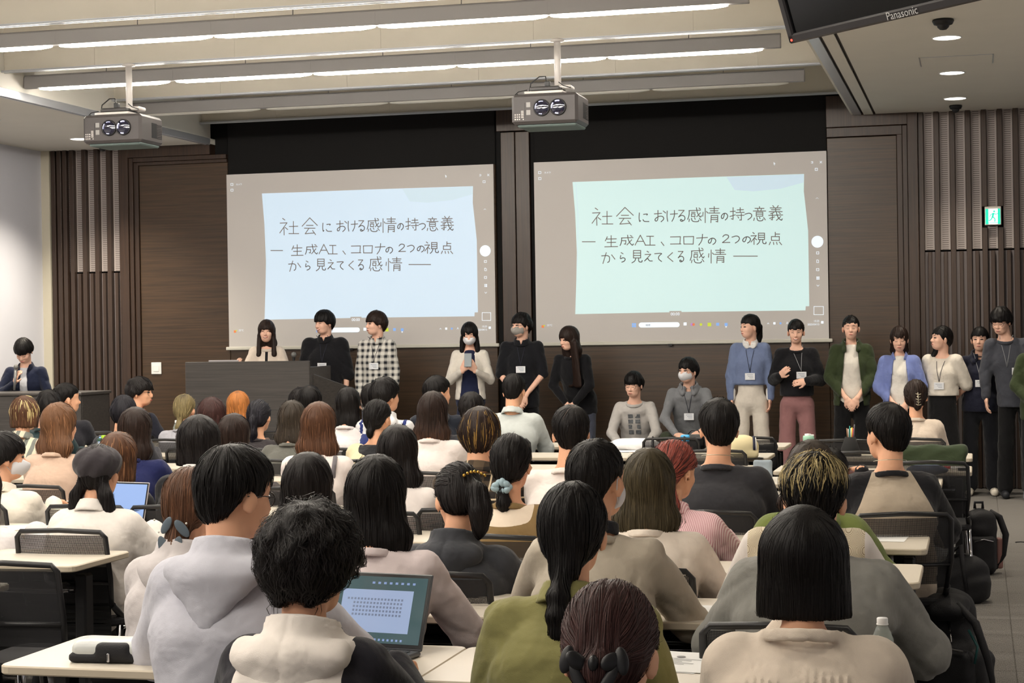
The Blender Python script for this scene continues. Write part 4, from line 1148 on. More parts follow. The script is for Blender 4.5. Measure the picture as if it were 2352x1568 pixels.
def hair_field(H, st, o, h):
    prims = hair_prims(H, st, o)
    lo = np.min([p[0][1] for p in prims], 0)-.02; hi = np.max([p[0][2] for p in prims], 0)+.02
    F = Field(lo, hi, h)
    for p, k in prims: F.put(p, k)
    X, Y, Z = F.grid(); R = H.R; s = H.s
    t_ = o.get('t', .014)
    dx, dy, dz = X-np.float32(H.c[0]), Y-np.float32(H.c[1]), Z-np.float32(H.c[2])
    lx, ly, lz = [((dx*R[0, i]+dy*R[1, i]+dz*R[2, i])/s).astype(np.float32) for i in range(3)]
    hem = o.get('hem') or HEM.get({'bun': 'pony', 'low': 'pony', 'twin': 'pony', 'braid': 'pony', 'halfup': 'pony'}.get(st, st))
    fring = o.get('fringe', .024)
    tails = o.get('tail', []) or o.get('blobs', [])
    if hem and st not in ('bob', 'long', 'longfront', 'wavy'):
        yy = np.array([a for a, b in hem]); zz = np.array([b for a, b in hem])
        hz = np.interp(ly, yy, zz).astype(np.float32); cut = hz-lz
        if st in ('short', 'crop') or o.get('taper'): F.v += (t_*.75*np.clip((hz+.05-lz)/.05, 0, 1)).astype(np.float32)
        cut *= s
        C = Field(lo, hi, h); 
        if tails:
            for a in o.get('tail', []):
                for (p0, r0), (p1, r1) in zip(a[:-1], a[1:]): C.put(H.co(p0, p1, r0, r1), .008)
            for c, r in o.get('blobs', []): C.put(H.e(c, r), .01)
            F.v = np.minimum(np.maximum(F.v, cut), C.v)
        else:
            k = .008; a = F.v; b = cut; F.v = np.maximum(a, b)+np.maximum(k-np.abs(a-b), 0)**2/(4*k)
    else:
        # face opening, a soft-edged window under the fringe, and a level hem
        q1 = np.abs(lx)-o.get('ow', .055); q2 = np.float32(.022)-ly+np.maximum(-lz-.05, 0)*.2; q3 = lz-fring-.02*(np.abs(lx)/.05)**2*o.get('part', 0)
        op = np.maximum(np.maximum(q1, q2), q3)*s
        k = .01; b = -op; a = F.v; F.v = np.maximum(a, b)+np.maximum(k-np.abs(a-b), 0)**2/(4*k)
        if st == 'bob':
            b = (-o.get('L', .115)-lz+o.get('hemtilt', 0)*ly)*s; a = F.v; k = .006
            F.v = np.maximum(a, b)+np.maximum(k-np.abs(a-b), 0)**2/(4*k)
    # locks: shallow grooves that run with the fall of the hair
    A = o.get('groove', .0025)
    if A:
        an = np.arctan2(lx, -(ly+.03)+1e-4); r0 = random.random()*6
        g = np.sin(an*13+r0+2*np.sin(lz*18+r0))*.6+np.sin(an*29+lz*9+r0*2)*.4
        F.v += (A*g*np.clip(1.2-np.abs(lz-.03)*2, .3, 1)).astype(np.float32)
    if st in ('curly', 'mop') or o.get('lump'):
        A = o.get('lump', .006); q = 1/s
        F.v += (A*np.sin(lx*62+1)*np.sin(ly*55+2*np.sin(lz*40))*np.sin(lz*58+.7)).astype(np.float32)
    return F
def groom(F, V, H, st, o, n, seg, w, col, seed=1, lift=.002):
    "thin ribbons of hair combed over the shell, returned as vertices, quads and colours"
    rs = np.random.RandomState(seed)
    L = (V-H.c)@H.R/H.s
    ok = np.ones(len(V), bool)
    if len(V) == 0: return None
    p = V[rs.randint(0, len(V), n)]+rs.randn(n, 3)*F.h*.4
    crown = np.array(o.get('crown', (.01, -.055, .12))); tie = o.get('tie'); steplen = o.get('slen', .10)*H.s/seg
    curl = o.get('curl', 0.0); ph = rs.rand(n)*6.28; off = lift*rs.rand(n)*o.get('fluff', 1.0)-.0004
    pts = []; nr = []; Rt = H.R
    ln = rs.rand(n)*.7+.5
    for i in range(seg+1):
        l = (p-H.c)@Rt/H.s; g = grad(F, p)
        pts.append(p.copy()); nr.append(g.copy())
        if i == seg: break
        d = l-crown; d /= np.linalg.norm(d, axis=1, keepdims=True)+1e-6
        if st in ('pony', 'low', 'bun', 'braid', 'twin', 'halfup') and tie is not None:
            T = np.array(tie); tt = T-l; dist = np.linalg.norm(tt, axis=1, keepdims=True); tt /= dist+1e-6
            below = (l[:, 2] < T[2]+.005)[:, None] | (l[:, 1] < T[1]+.002)[:, None]
            d = np.where(below & (dist > .02), np.array([0, -.1, -1.0]), tt)
        else:
            wgt = np.clip((l[:, 2]-(-.02))/.11, 0, 1)[:, None]*o.get('radial', 1.0)
            d = d*wgt+np.array([0, 0, -1.0])*(1-wgt)
        d = d@Rt.T
        if curl: d = d+curl*np.stack([np.sin(ph+i*1.1), np.cos(ph*1.3+i*.9), .4*np.sin(ph*2+i)], 1)
        d = d-g*np.sum(d*g, 1, keepdims=True); d /= np.linalg.norm(d, axis=1, keepdims=True)+1e-6
        p = p+d*(steplen*ln)[:, None]
        v = tri_sample(F, p); g2 = grad(F, p)
        on = np.abs(v) < .03
        p = p-g2*(np.where(on, v-off, 0))[:, None]
    pts = np.array(pts); nr = np.array(nr)
    tg = np.gradient(pts, axis=0); tg /= np.linalg.norm(tg, axis=2, keepdims=True)+1e-9
    sd = np.cross(tg, nr); sd /= np.linalg.norm(sd, axis=2, keepdims=True)+1e-9
    tilt = (rs.rand(n)-.5)*.9; sd = sd*np.cos(tilt)[None, :, None]+nr*np.sin(tilt)[None, :, None]
    prof = np.sin(np.linspace(.25, math.pi-.12, seg+1))[:, None, None]
    a = pts-sd*w*prof*.5; b = pts+sd*w*prof*.5
    VV = np.stack([a, b], 2).transpose(1, 0, 2, 3).reshape(-1, 3)         # strand, seg, side
    base = (np.arange(n)*(seg+1)*2)[:, None]+(np.arange(seg)*2)[None, :]
    Q = np.stack([base, base+1, base+3, base+2], 2).reshape(-1, 4)
    cc = np.repeat(col(L[rs.randint(0, len(L), 1)].repeat(n, 0), pts[0], rs, n), (seg+1)*2, 0)
    return VV, Q, cc
def hair_color(o):
    base = np.array(srgb(*HC_[o['c']])[:3]); hl = o.get('hl'); tips = o.get('tips'); root = o.get('root')
    return base, hl, tips, root
def make_hair(body, H, st, o, h, ns, seg, w, seed, name='hair'):
    F = hair_field(H, st, o, h); V, Q = nets(F)
    if not len(V): return
    base, hl, tips, root = hair_color(o)
    rs = np.random.RandomState(seed)
    def colat(P, jit):
        l = (P-H.c)@H.R/H.s; n = len(P); c = np.tile(base, (n, 1))
        if tips is not None:      # (colour, height below which the tips start)
            k = np.clip((tips[1]-l[:, 2])/tips[2], 0, 1)[:, None]; c = c*(1-k)+np.array(srgb(*HC_[tips[0]])[:3])*k
        if root is not None:
            k = np.clip(1-np.linalg.norm(l-np.array(o.get('crown', (.01, -.055, .12))), axis=1)/root[1], 0, 1)[:, None]; c = c*(1-k)+np.array(srgb(*HC_[root[0]])[:3])*k
        if jit is not None:
            if hl is not None:    # (colour, share, band fn)
                m = jit[:, 0] < hl[1]
                if len(hl) > 2: m &= (l[:, 2] > hl[2]) & (l[:, 2] < hl[3])
                c[m] = np.array(srgb(*HC_[hl[0]])[:3])*(.7+.5*jit[m, 1:2])
            c = c*(.65+.9*jit[:, 1:2]**1.5)
        return np.concatenate([c, np.ones((n, 1))], 1)
    C = colat(V, None); C[:, :3] *= .8
    parts = [(V, Q, C)]
    if ns:
        r = groom(F, V, H, st, o, ns, seg, w, lambda l, p, rs_, n: colat(p, rs_.rand(n, 2)), seed, o.get('lift', .003))
        if r: parts.append(r)
    VV = np.vstack([p[0] for p in parts]); CC = np.vstack([p[2] for p in parts]); off = 0; QQ = []
    for p in parts: QQ.append(p[1]+off); off += len(p[0])
    ob = bpy.data.objects.new(name, mesh_np(name, VV, np.vstack(QQ), M_HAIR, cols=CC)); COL.objects.link(ob); ob.parent = body
    return ob

# ------------------------------------------------------------------ hands, bodies, clothes
def hand_prims(w, d, pn, s=1.0, curl=.5, side=1):
    "palm and five fingers; w wrist, d direction of the fingers, pn normal out of the back of the hand"
    d = nrm(d); pn = nrm(np.array(pn, float)-d*(np.array(pn)@d)); u = np.cross(d, pn)*side
    w = np.array(w, float); P = [(cone(w-d*.01, w+d*.03*s, (.027*s, .018*s), (.034*s, .016*s), side=u), .01), (cone(w+d*.03*s, w+d*.075*s, (.036*s, .014*s), (.038*s, .012*s), side=u), .01)]
    for i, (off, ln) in enumerate(((-.028, .062), (-.010, .072), (.010, .068), (.027, .052))):
        k = w+d*.08*s+u*off*s; L = ln*s; a = d; r = .0088*s
        for j, fr in enumerate((.42, .32, .26)):
            an = curl*(.5+.35*j); a = nrm(a*math.cos(an)-pn*math.sin(an)); k2 = k+a*L*fr; P.append((cone(k, k2, r, r*.93), .003)); k = k2; r *= .93
    t0 = w+d*.022*s-u*.026*s; a = nrm(d*.75-u*.65-pn*.3); t1 = t0+a*.038*s; t2 = t1+nrm(d*.95-u*.1-pn*(.3+curl*.6))*.032*s
    P += [(cone(t0, t1, .0125*s, .0105*s), .008), (cone(t1, t2, .0105*s, .0085*s), .004)]
    return P
def body_mesh(name, prims, h, m, warp=None, pad=.015, fine=None):
    lo = np.min([p[0][1] for p in prims], 0)-pad; hi = np.max([p[0][2] for p in prims], 0)+pad
    pad = max(pad, h*1.5)
    F = Field(lo-(pad-.015), hi+(pad-.015), h)
    if fine: F.refine(*fine)
    for p in prims: F.put(p[0], p[1], *( [p[2]] if len(p) > 2 else []))
    if warp is not None: warp(F)
    V, Q = nets(F)
    return V, Q, F
def folds(A, seed, zmid, kind='loose'):
    rs = np.random.RandomState(seed)
    def w(F):
        X, Y, Z = F.grid(); d = 0
        ph = rs.rand(8)*6.28
        wx = X+.03*np.sin(Z*11+ph[0])+.02*np.sin(Y*17+ph[1]); wz = Z+.03*np.sin(X*13+ph[2])+.015*np.sin(Y*21+ph[3])
        ax = np.abs(X)
        a = np.abs(np.sin((wz*1.0+ax*.9)*21+ph[4])); b = np.abs(np.sin((wz*.7-wx*1.1)*26+ph[5])); c = np.abs(np.sin((wx*.9+wz*.35)*30+ph[6]))
        arm = np.clip((ax-.13)/.08, 0, 1); low = np.clip((zmid-Z)/.25+.35, .15, 1)
        d = (1-a)**3*(.5+.8*arm)+(1-b)**3*.7*low+(1-c)**4*.5*low
        F.v += (A*(d-.25)).astype(np.float32)
    return w
SEED = [10]
def twocloth(m, c2):
    nm = m.name+'_and_%d_%d_%d' % c2
    if nm in MATS: return MATS[nm]
    m2 = m.copy(); m2.name = nm; MATS[nm] = m2; nt = m2.node_tree; N, L = nt.nodes, nt.links; B = N['Principled BSDF']
    at_ = N.new('ShaderNodeAttribute'); at_.attribute_name = 'Mask'
    g = N.new('ShaderNodeMath'); g.operation = 'GREATER_THAN'; g.inputs[1].default_value = 0; L.new(at_.outputs['Fac'], g.inputs[0])
    mx = N.new('ShaderNodeMix'); mx.data_type = 'RGBA'; L.new(g.outputs[0], mx.inputs[0])
    lk = B.inputs['Base Color'].links
    if lk: L.new(lk[0].from_socket, mx.inputs[6])
    else: mx.inputs[6].default_value = B.inputs['Base Color'].default_value
    mx.inputs[7].default_value = srgb(*c2); L.new(mx.outputs[2], B.inputs['Base Color'])
    return m2
def person(label, x, Y, z, cat_group=None, pose='sit', fem=True, face=0.0, hy=0.0, hp=0.0, hr=0.0, sh=None, hair=('short', {}), top=None, bottom=None, arms=None, hs=None,
           mood=None, looks='open', glasses=False, mask=None, lod=None, lean=0.0, extra=None, fat=1.0, group=None, cap=None, shoes=None, name='person', nbd=0.0, headdx=0.0, sleeve='long', scale_w=1.0, legsY=0.0):
    SEED[0] += 1; sd = SEED[0]; random.seed(sd)
    Z = max(2.5, fwd((x, Y, 1.2)))
    e = empty(name, (x, Y, 0), face, label, 'person', group)
    front = pose != 'sit'
    hs = hs or (.93 if fem else .98)
    hv = min(max(.0016*Z, .0058), .013) if not front else .006
    hb0 = min(max(.0034*Z, .02), .034) if not front else .023
    hc = min(max(.0022*Z, .0082), .024) if not front else .0135
    M_SK = M_SKIN2 if front else M_SKIN
    sh = (sh or (.185 if fem else .212))-(.036 if not front else .046)
    f = fat
    # ---- skeleton
    hc0 = z-.131*hs-.006
    if pose == 'sit':
        hip = .50; hl = lean
        P_h = V3(headdx, hl*1.0, hc0); nb = V3(headdx*.7, hl*.75-.035, z-.262*hs-.008)
        nb = nb-V3(0, 0, nbd)
        pel = V3(0, -.06, .53); chest = V3(headdx*.35, hl*.45-.05, .53+(nb[2]-.53)*.56)
        S = [V3(s*sh+headdx*.6, hl*.7-.02, nb[2]-.088) for s in (-1, 1)]
        if arms == 'chin': E = [S[0]+V3(-.03, .16, -.2), S[1]+V3(.03, .2, -.22)]; Wr = [V3(-.02, .27, nb[2]-.02), V3(.13, .30, .77)]
        elif arms == 'down': E = [S[0]+V3(-.045, .02, -.25), S[1]+V3(.045, .02, -.25)]; Wr = [V3(-.16, .2, .64), V3(.16, .2, .64)]
        elif arms == 'wide': E = [S[0]+V3(-.10, .13, -.22), S[1]+V3(.10, .13, -.22)]; Wr = [V3(-.12, .32, .755), V3(.12, .32, .755)]
        elif arms == 'fist': E = [S[0]+V3(-.06, .12, -.2), S[1]+V3(.08, .17, -.22)]; Wr = [V3(-.12, .3, .76), V3(.135, .0, nb[2]+.15)]
        else: E = [S[0]+V3(-.05, .12, -.22), S[1]+V3(.05, .12, -.22)]; Wr = [V3(-.12, .32, .77), V3(.12, .32, .77)]
        K = [V3(s*.12, .40, .50) for s in (-1, 1)]; Hp = [V3(s*.09, -.02, .52) for s in (-1, 1)]; A = [V3(s*.12, .36, .09) for s in (-1, 1)]
        hdir = [V3(.25, 1, 0), V3(-.25, 1, 0)]; hn = [V3(0, 0, 1)]*2
    else:
        Ht = z/1.68
        if pose == 'crouch':
            pz = max(.3, z-.87); pel = V3(0, -.2, pz); nb = V3(0, .06+lean, z-.262*hs-.012); chest = V3(0, -.03+lean*.6, (nb[2]+pz)*.5+.08); P_h = V3(headdx, .12+lean, hc0)
            S = [V3(s*sh, .03+lean, nb[2]-.085) for s in (-1, 1)]
            K = [V3(s*.2, .28, pz+.1) for s in (-1, 1)]; Hp = [V3(s*.09, -.18, pz+.02) for s in (-1, 1)]; A = [V3(s*.17, .1, .09) for s in (-1, 1)]
            E = [S[0]+V3(-.07, .1, -.24), S[1]+V3(.07, .1, -.24)]; Wr = [V3(-.14, .34, pz+.17), V3(.1, .36, pz+.14)]; hdir = [V3(.6, .6, -.3), V3(-.8, .3, -.2)]; hn = [V3(0, .5, 1)]*2
        else:
            pel = V3(0, 0-lean*.5, .90*Ht); nb = V3(headdx*.7, -.02+lean*.8, z-.262*hs-.008); chest = V3(headdx*.4, -.005+lean*.4, (nb[2]*.58+pel[2]*.42)); P_h = V3(headdx, .02+lean, hc0)
            S = [V3(s*sh+headdx*.5, -.01+lean*.72, nb[2]-.082) for s in (-1, 1)]
            K = [V3(s*.10, .02-lean*.3, .47*Ht) for s in (-1, 1)]; Hp = [V3(s*.085, -lean*.5, .86*Ht) for s in (-1, 1)]; A = [V3(s*.11, -.02, .08) for s in (-1, 1)]
            ua, fa = .252*Ht, .212*Ht
            if arms == 'front': E = [S[0]+V3(-.055, .03, -ua), S[1]+V3(.055, .03, -ua)]; Wr = [V3(-.05, .17, pel[2]+.01), V3(.05, .17, pel[2]+.01)]; hdir = [V3(.5, .25, -.8), V3(-.5, .25, -.8)]; hn = [V3(-.3, 1, .3), V3(.3, 1, .3)]
            elif arms == 'behind': E = [S[0]+V3(-.07, -.08, -ua), S[1]+V3(.07, -.08, -ua)]; Wr = [V3(-.07, -.17, pel[2]+.05), V3(.07, -.17, pel[2]+.05)]; hdir = [V3(.6, 0, -.8), V3(-.6, 0, -.8)]; hn = [V3(0, -1, 0)]*2
            elif arms == 'phone': E = [S[0]+V3(-.07, .03, -ua*.98), S[1]+V3(.07, .03, -ua*.98)]; Wr = [V3(-.065, .21, nb[2]-.24), V3(.065, .21, nb[2]-.24)]; hdir = [V3(.35, .3, .85), V3(-.35, .3, .85)]; hn = [V3(-.5, .8, -.3), V3(.5, .8, -.3)]
            elif arms == 'waist': E = [S[0]+V3(-.07, .0, -ua), S[1]+V3(.07, .0, -ua)]; Wr = [V3(.15, .19, pel[2]+.24), V3(-.10, .20, pel[2]+.19)][::-1]; hdir = [V3(.8, .3, -.1), V3(-.5, .5, .5)]; hn = [V3(-.3, .9, .4), V3(.2, 1, .2)]
            elif arms == 'mic': E = [S[0]+V3(-.08, .03, -ua), S[1]+V3(.08, .12, -ua*.95)]; Wr = [V3(-.14, .3, pel[2]+.08), V3(.05, .26, nb[2]-.19)]; hdir = [V3(.3, 1, -.2), V3(-.4, .3, .8)]; hn = [V3(0, .2, 1), V3(.8, .6, 0)]
            elif arms == 'lectern': E = [S[0]+V3(-.07, .05, -ua*.95), S[1]+V3(.09, .06, -ua*.95)]; Wr = [V3(-.14, .25, nb[2]-.36), V3(.26, .2, nb[2]-.27)]; hdir = [V3(.3, 1, 0), V3(.1, .4, .8)]; hn = [V3(0, 0, 1), V3(.6, .8, 0)]
            else: E = [S[0]+V3(-.045, .0, -ua), S[1]+V3(.045, .0, -ua)]; Wr = [E[0]+V3(-.0, .05, -fa), E[1]+V3(.0, .05, -fa)]; hdir = [V3(.05, .12, -1), V3(-.05, .12, -1)]; hn = [V3(-1, .1, 0), V3(1, .1, 0)]
    H = Head(P_h, rotm(hy, hp, hr), hs)
    nr_ = .045 if fem else .052
    # ---- body, one continuous skin
    PR = list(head_prims(H, fem)) + ears(H)
    up = H.p(0, -.03, -.05)
    PR += [(cone(up, nb+V3(0, -.005, -.03), nr_*1.0, nr_*1.06), .022), (cone(nb+V3(0, 0, -.055), S[0]+V3(.02, 0, -.0), nr_*.8, .034), .03), (cone(nb+V3(0, 0, -.055), S[1]+V3(-.02, 0, -.0), nr_*.8, .034), .03),
           (cone(chest, nb+V3(0, .01, -.12), (sh*.72, .08), (sh*.55, .05)), .03), (cone(pel, chest, (.13, .09), (sh*.62, .085)), .04)]
    for i in (0, 1):
        PR += [(cone(S[i], E[i], .043*f, .034*f), .02), (cone(E[i], Wr[i], .034*f, .022*f), .01)]
    if front and pose != 'crouch' and (bottom or {}).get('kind') != 'skip':
        for i in (0, 1):
            if (bottom or {}).get('kind') != 'skirt': PR.append((cone(Hp[i], K[i], .06, .04), .03))
            PR.append((cone(K[i], A[i], .04, .03), .01))
    V, Q, _ = body_mesh('body', PR, hb0, M_SK, None, .015, (H.c-V3(.088, .1, .13), H.c+V3(.088, .115, .13), hv))
    if front or Z < 9.5:
        for i in (0, 1):
            HPm = hand_prims(Wr[i]+nrm(hdir[i])*.005, hdir[i], hn[i], .92 if fem else 1.02, .45 if arms != 'fist' else 1.1, 1 if i == 0 else -1)+[(cone(Wr[i]-nrm(Wr[i]-E[i])*.04, Wr[i], .0225*f, .0215*f), .01)]
            V2, Q2, _ = body_mesh('hand', HPm, .007 if (front or arms == 'fist') else .012, M_SK)
            Q = np.vstack([Q, Q2+len(V)]); V = np.vstack([V, V2])
    b = bpy.data.objects.new('body', mesh_np('body', V, Q, M_SK)); COL.objects.link(b); b.parent = e
    # ---- hair
    st, o = hair
    if st:
        ns = int(np.clip(22000/Z**1.5, 170, 3400)) if not front else 340
        if o.get('ns'): ns = int(ns*o['ns'])
        hh = min(max(.0016*Z, .006), .013) if not front else .0088
        w = min(max(.00052*Z, .0016), .006) if not front else .0055
        make_hair(e, H, st, dict(o), hh, ns, 6 if Z < 6 else 4, w, sd)
    if front or mood:
        face_parts(e, H, fem, mood or 'calm', glasses, mask, looks)
    # ---- clothes
    t = dict(kind='tee', c=(60, 60, 60), th=.014, A=.006); t.update(top or {})
    m = t.get('m') or cloth('cloth_%d_%d_%d' % t['c'], srgb(*t['c']))
    th = t['th']*(.6 if front else 1); shw = sh*t.get('w', 1.0)
    CP = [(cone(chest, nb+V3(0, .0, -.12), (sh*.92+th, .098*f+th), (sh*.80+th*.7, .07+th*.7)), .03),
          (cone(nb+V3(-.02, -.012, -.055), S[0]+V3(.02, -.006, -.004), .036+th*.45, .036+th*.4), .03), (cone(nb+V3(.02, -.012, -.055), S[1]+V3(-.02, -.006, -.004), .036+th*.45, .036+th*.4), .03),
          (cone(pel+V3(0, 0, .02), chest, (.142*f+th+t.get('hipx', 0), .112*f+th), (sh*.92+th, .10*f+th)), .05)]
    hem = t.get('hem', -.08 if pose != 'sit' else -.04)
    if hem < -.02: CP.append((cone(pel+V3(0, 0, hem), pel+V3(0, 0, .04), (.155*f+th+t.get('hipx', 0), .115*f+th+.005), (.15*f+th, .112*f+th)), .03))
    sl = t.get('sleeve', sleeve)
    for i in (0, 1):
        aw = t.get('aw', 1.0)*(.88 if front else 1); ar = .046*f*aw+th*.8; dr = max(0, ar-.055)
        Si = S[i]+V3((1 if i == 0 else -1)*dr*.9, 0, -dr*.9)
        if sl == 'long':
            CP += [(cone(Si, E[i], .046*f*aw+th*.8, .038*f*aw+th*.9), .022), (cone(E[i], Wr[i]-nrm(Wr[i]-E[i])*.012, .039*f*aw+th, .026*aw+th*.7), .014)]
        else:
            CP += [(cone(Si, S[i]+(E[i]-S[i])*t.get('sl', .78), .050*f*aw+th, .047*f*aw+th), .028)]
    kd = t['kind']; zc = float(nb[2])
    cx = float(nb[0]); cy = float(nb[1])
    nk = nr_+.012
    SUBS = []
    if kd in ('hood', 'zip'):
        CP.append((band((cx, cy-.01, zc-.02), nk+.016, nk+.022, .016, .01, .3), .02))
    colp = []
    if kd in ('crew', 'tee') and t.get('open') is None: colp = [(band((cx, cy+.002, zc-.050), nk+.013, nk+.021, .010, .0045, .26, -2.5), 0)]
    if kd in ('collar', 'shirt'): colp = [(band((cx, cy+.002, zc-.016), nk+.004, nk+.012, .018, .004, .30, -1.5), 0), (band((cx, cy-.002, zc-.030), nk+.013, nk+.022, .017, .004, .32, -4.0), .006)]
    if colp:
        ccm = m if t.get('colc') is None else cloth('cloth_%d_%d_%d' % t['colc'], srgb(*t['colc']))
        if t.get('points'):
            for s_ in (-1, 1): colp.append((ell((cx+s_*.036, cy+.082, zc-.055), (.024, .010, .034), np.array(Matrix.Rotation(s_*.5, 3, 'Y'))), .004))
        def cw(F):
            if kd not in ('collar', 'shirt'): return
            X, Y_, Z_ = F.grid(); ow = .05 if t.get('open') is not None else .014
            F.v = np.maximum(F.v, np.where(Y_ > cy, ow+np.clip(zc-.02-Z_, 0, .1)*-.3-np.abs(X-cx), -1).astype(np.float32))
        V, Q, _ = body_mesh('collar', colp, .0065 if Z < 9 or front else .010, ccm, cw)
        g5 = bpy.data.objects.new('collar', mesh_np('collar', V, Q, ccm)); COL.objects.link(g5); g5.parent = e
    if kd == 'wide': pass
    for pr in t.get('prims', []): CP.append(pr)
    base_w = folds(t['A'], sd, float(chest[2]))
    def warp(F):
        base_w(F)
        X, Y_, Z_ = F.grid()
        # neckline: open the cloth round the neck
        rr = np.sqrt(((X-cx)/(nk+t.get('neck', .004)))**2+((Y_-cy-.008)/(nk+t.get('neck', .004)+.004))**2)
        cut = np.maximum((rr-1)*nk, (zc-.05)-Z_-(Y_-cy)*.3)
        F.v = np.maximum(F.v, -cut.astype(np.float32))
        if t.get('open') is not None:   # open front: a wedge cut from the chest
            ow = t['open']
            cut = np.maximum(np.abs(X-cx)-(ow[0]+ow[1]*np.clip((zc-Z_), 0, 1)), .02-Y_+chest[1])
            F.v = np.maximum(F.v, -cut.astype(np.float32))
        # flat hem
        ins = ((X-pel[0])/(sh+.024))**2+((Y_-pel[1])/(.14+th))**2 < 1
        F.v = np.maximum(F.v, np.where(ins, (pel[2]+hem-.035)-Z_, -1).astype(np.float32)) if pose != 'sit' else F.v
        if t.get('yoke'): F.v += (.0035*np.exp(-((Z_-(zc-.125)+.0)/.004)**2)*(Y_ < cy)).astype(np.float32)
        if t.get('pleat'): F.v += (.007*np.exp(-((X-cx)/.008)**2)*(Y_ < cy)*np.clip((zc-.13-Z_)*20, 0, 1)).astype(np.float32)
        if t.get('gather'): F.v += (.005*np.sin(np.arctan2(X-cx, -(Y_-cy)+.25)*130)*np.clip((Z_-(zc-.30))*6, 0, 1)*np.clip((zc-.06-Z_)*20, 0, 1)*(np.abs(X-cx) < .12)).astype(np.float32)
        if t.get('seams'):
            for s in (-1, 1):
                sx = s*(sh-.012); F.v += (.004*np.exp(-((np.abs(X-cx*.6-sx+s*(zc-.06-Z_)*.1))/.0035)**2)*(Z_ > zc-.3)).astype(np.float32)
        if t.get('rib'): F.v += (.0012*np.sin(X*2*math.pi/.009)).astype(np.float32)
    V, Q, FF = body_mesh('top', CP, hc, m, warp)
    mk_ = None; mt = m
    if t.get('two'):        # second cloth colour, split along a clean line by a signed value at each vertex
        fn, c2 = t['two']; mk_ = fn(V, dict(nb=nb, S=S, E=E, sh=sh, pel=pel)); mt = twocloth(m, c2)
    nm = t.get('name', {'hood': 'hoodie', 'zip': 'hoodie', 'shirt': 'shirt', 'collar': 'shirt', 'tee': 't_shirt', 'crew': 'sweater'}.get(kd, 'blouse'))
    g = bpy.data.objects.new(nm, mesh_np(nm, V, Q, mt))
    if mk_ is not None:
        at_ = g.data.attributes.new('Mask', 'FLOAT', 'POINT'); at_.data.foreach_set('value', np.ascontiguousarray(mk_, np.float32))
    COL.objects.link(g); g.parent = e
    if kd in ('hood', 'zip'):
        hm = t.get('hoodm', m); hw = t.get('hw', 1.0)
        yb = float(min(chest[1], nb[1]))-.088*f-th; ym = (cy+yb)/2
        HPp = [(band((cx, cy-.010, zc-.016), nk+.017, nk+.026, .028, .011, .30, -1.8), 0),
               (cone((cx-.085*hw, ym-.01, zc-.05), (cx-.02, yb+.028, zc-.06), .036, .042), .025), (cone((cx+.085*hw, ym-.01, zc-.05), (cx+.02, yb+.028, zc-.06), .036, .042), .025),
               (cone((cx, yb+.035, zc-.065), (cx, yb-.002, zc-.185), (.108*hw, .046), (.026, .018)), .02),
               (cone((cx-.088*hw, cy-.03, zc-.055), (cx-.055, cy+.085, zc-.085), .03, .022), .02), (cone((cx+.088*hw, cy-.03, zc-.055), (cx+.055, cy+.085, zc-.085), .03, .022), .02)]
        def hwp(F):
            X, Y_, Z_ = F.grid()
            rr = np.sqrt(((X-cx)/(nk+.006))**2+((Y_-cy-.008)/(nk+.012))**2)
            cut = np.maximum((rr-1)*nk, (zc-.075)-Z_)
            F.v = np.maximum(F.v, -cut.astype(np.float32))
            F.v = np.maximum(F.v, np.where(Y_ > cy+.02, (.045 if t.get('open') is not None else .012)-np.abs(X-cx), -1).astype(np.float32))
            F.v += (.005*np.exp(-((X-cx)/.004)**2)*(Y_ < ym-.02)).astype(np.float32)
            F.v += (.0018*np.sin(Z_*60+np.abs(X)*45)*np.clip((np.abs(X-cx)-.03)*20, 0, 1)).astype(np.float32)
        V, Q, _ = body_mesh('hood', HPp, min(hc, .011), hm, hwp)
        g4 = bpy.data.objects.new('hood', mesh_np('hood', V, Q, hm)); COL.objects.link(g4); g4.parent = e
        if hm is not m: g4['label'] = 'white hood'
    # inner layer seen in an open front
    if t.get('open') is not None:
        ic = t.get('inner', (235, 232, 225)); im = t.get('innerm') or cloth('cloth_%d_%d_%d' % ic, srgb(*ic))
        IP = [(cone(chest, nb+V3(0, .0, -.085), (sh*.70+.006, .094*f+.008), (sh*.55, .07)), .03), (cone(pel+V3(0, 0, .0), chest, (.145*f+.006, .108*f+.006), (sh*.70+.006, .096*f+.008)), .04)]
        V, Q, _ = body_mesh('inner', IP, .011, im, folds(.003, sd+5, float(chest[2])))
        g2 = bpy.data.objects.new(t.get('iname', 'inner_shirt'), mesh_np('inner_shirt', V, Q, im)); COL.objects.link(g2); g2.parent = e
    # ---- lower clothes
    bo = dict(kind='pants', c=(24, 24, 28), w=1.0); bo.update(bottom or {})
    bm = bo.get('m') or cloth('cloth_%d_%d_%d' % bo['c'], srgb(*bo['c']))
    w = bo['w']; w1 = min(w, 1.0); BP = [(cone(Hp[0]*.8+Hp[1]*.2, Hp[1]*.8+Hp[0]*.2, .092*w1, .092*w1), .03)]
    if bo['kind'] == 'skirt':
        zb = bo.get('L', .25)
        BP = [(cone(pel+V3(0, 0, .04+max(0, hem)), V3(0, 0, zb), (.118, .092), (.24*w, .20*w), ends=.03), .0)]
    else:
        for i in (0, 1): BP += [(cone(Hp[i], K[i], .080*w1, .056*w+.006), .03), (cone(K[i], A[i]+V3(0, 0, .02), .058*w+.006, (.048 if w < 1.15 else .065)*w), .02)]
        if pose != 'sit': BP.append((cone(pel+V3(0, 0, -.02), pel+V3(0, 0, .1+max(0, hem)), (.130, .096), (.112, .086)), .03))
    hb = .045 if not front else .024
    V, Q, _ = body_mesh('pants', BP, hb, bm, folds(.006, sd+9, 1.0))
    nmb = 'skirt' if bo['kind'] == 'skirt' else 'trousers'
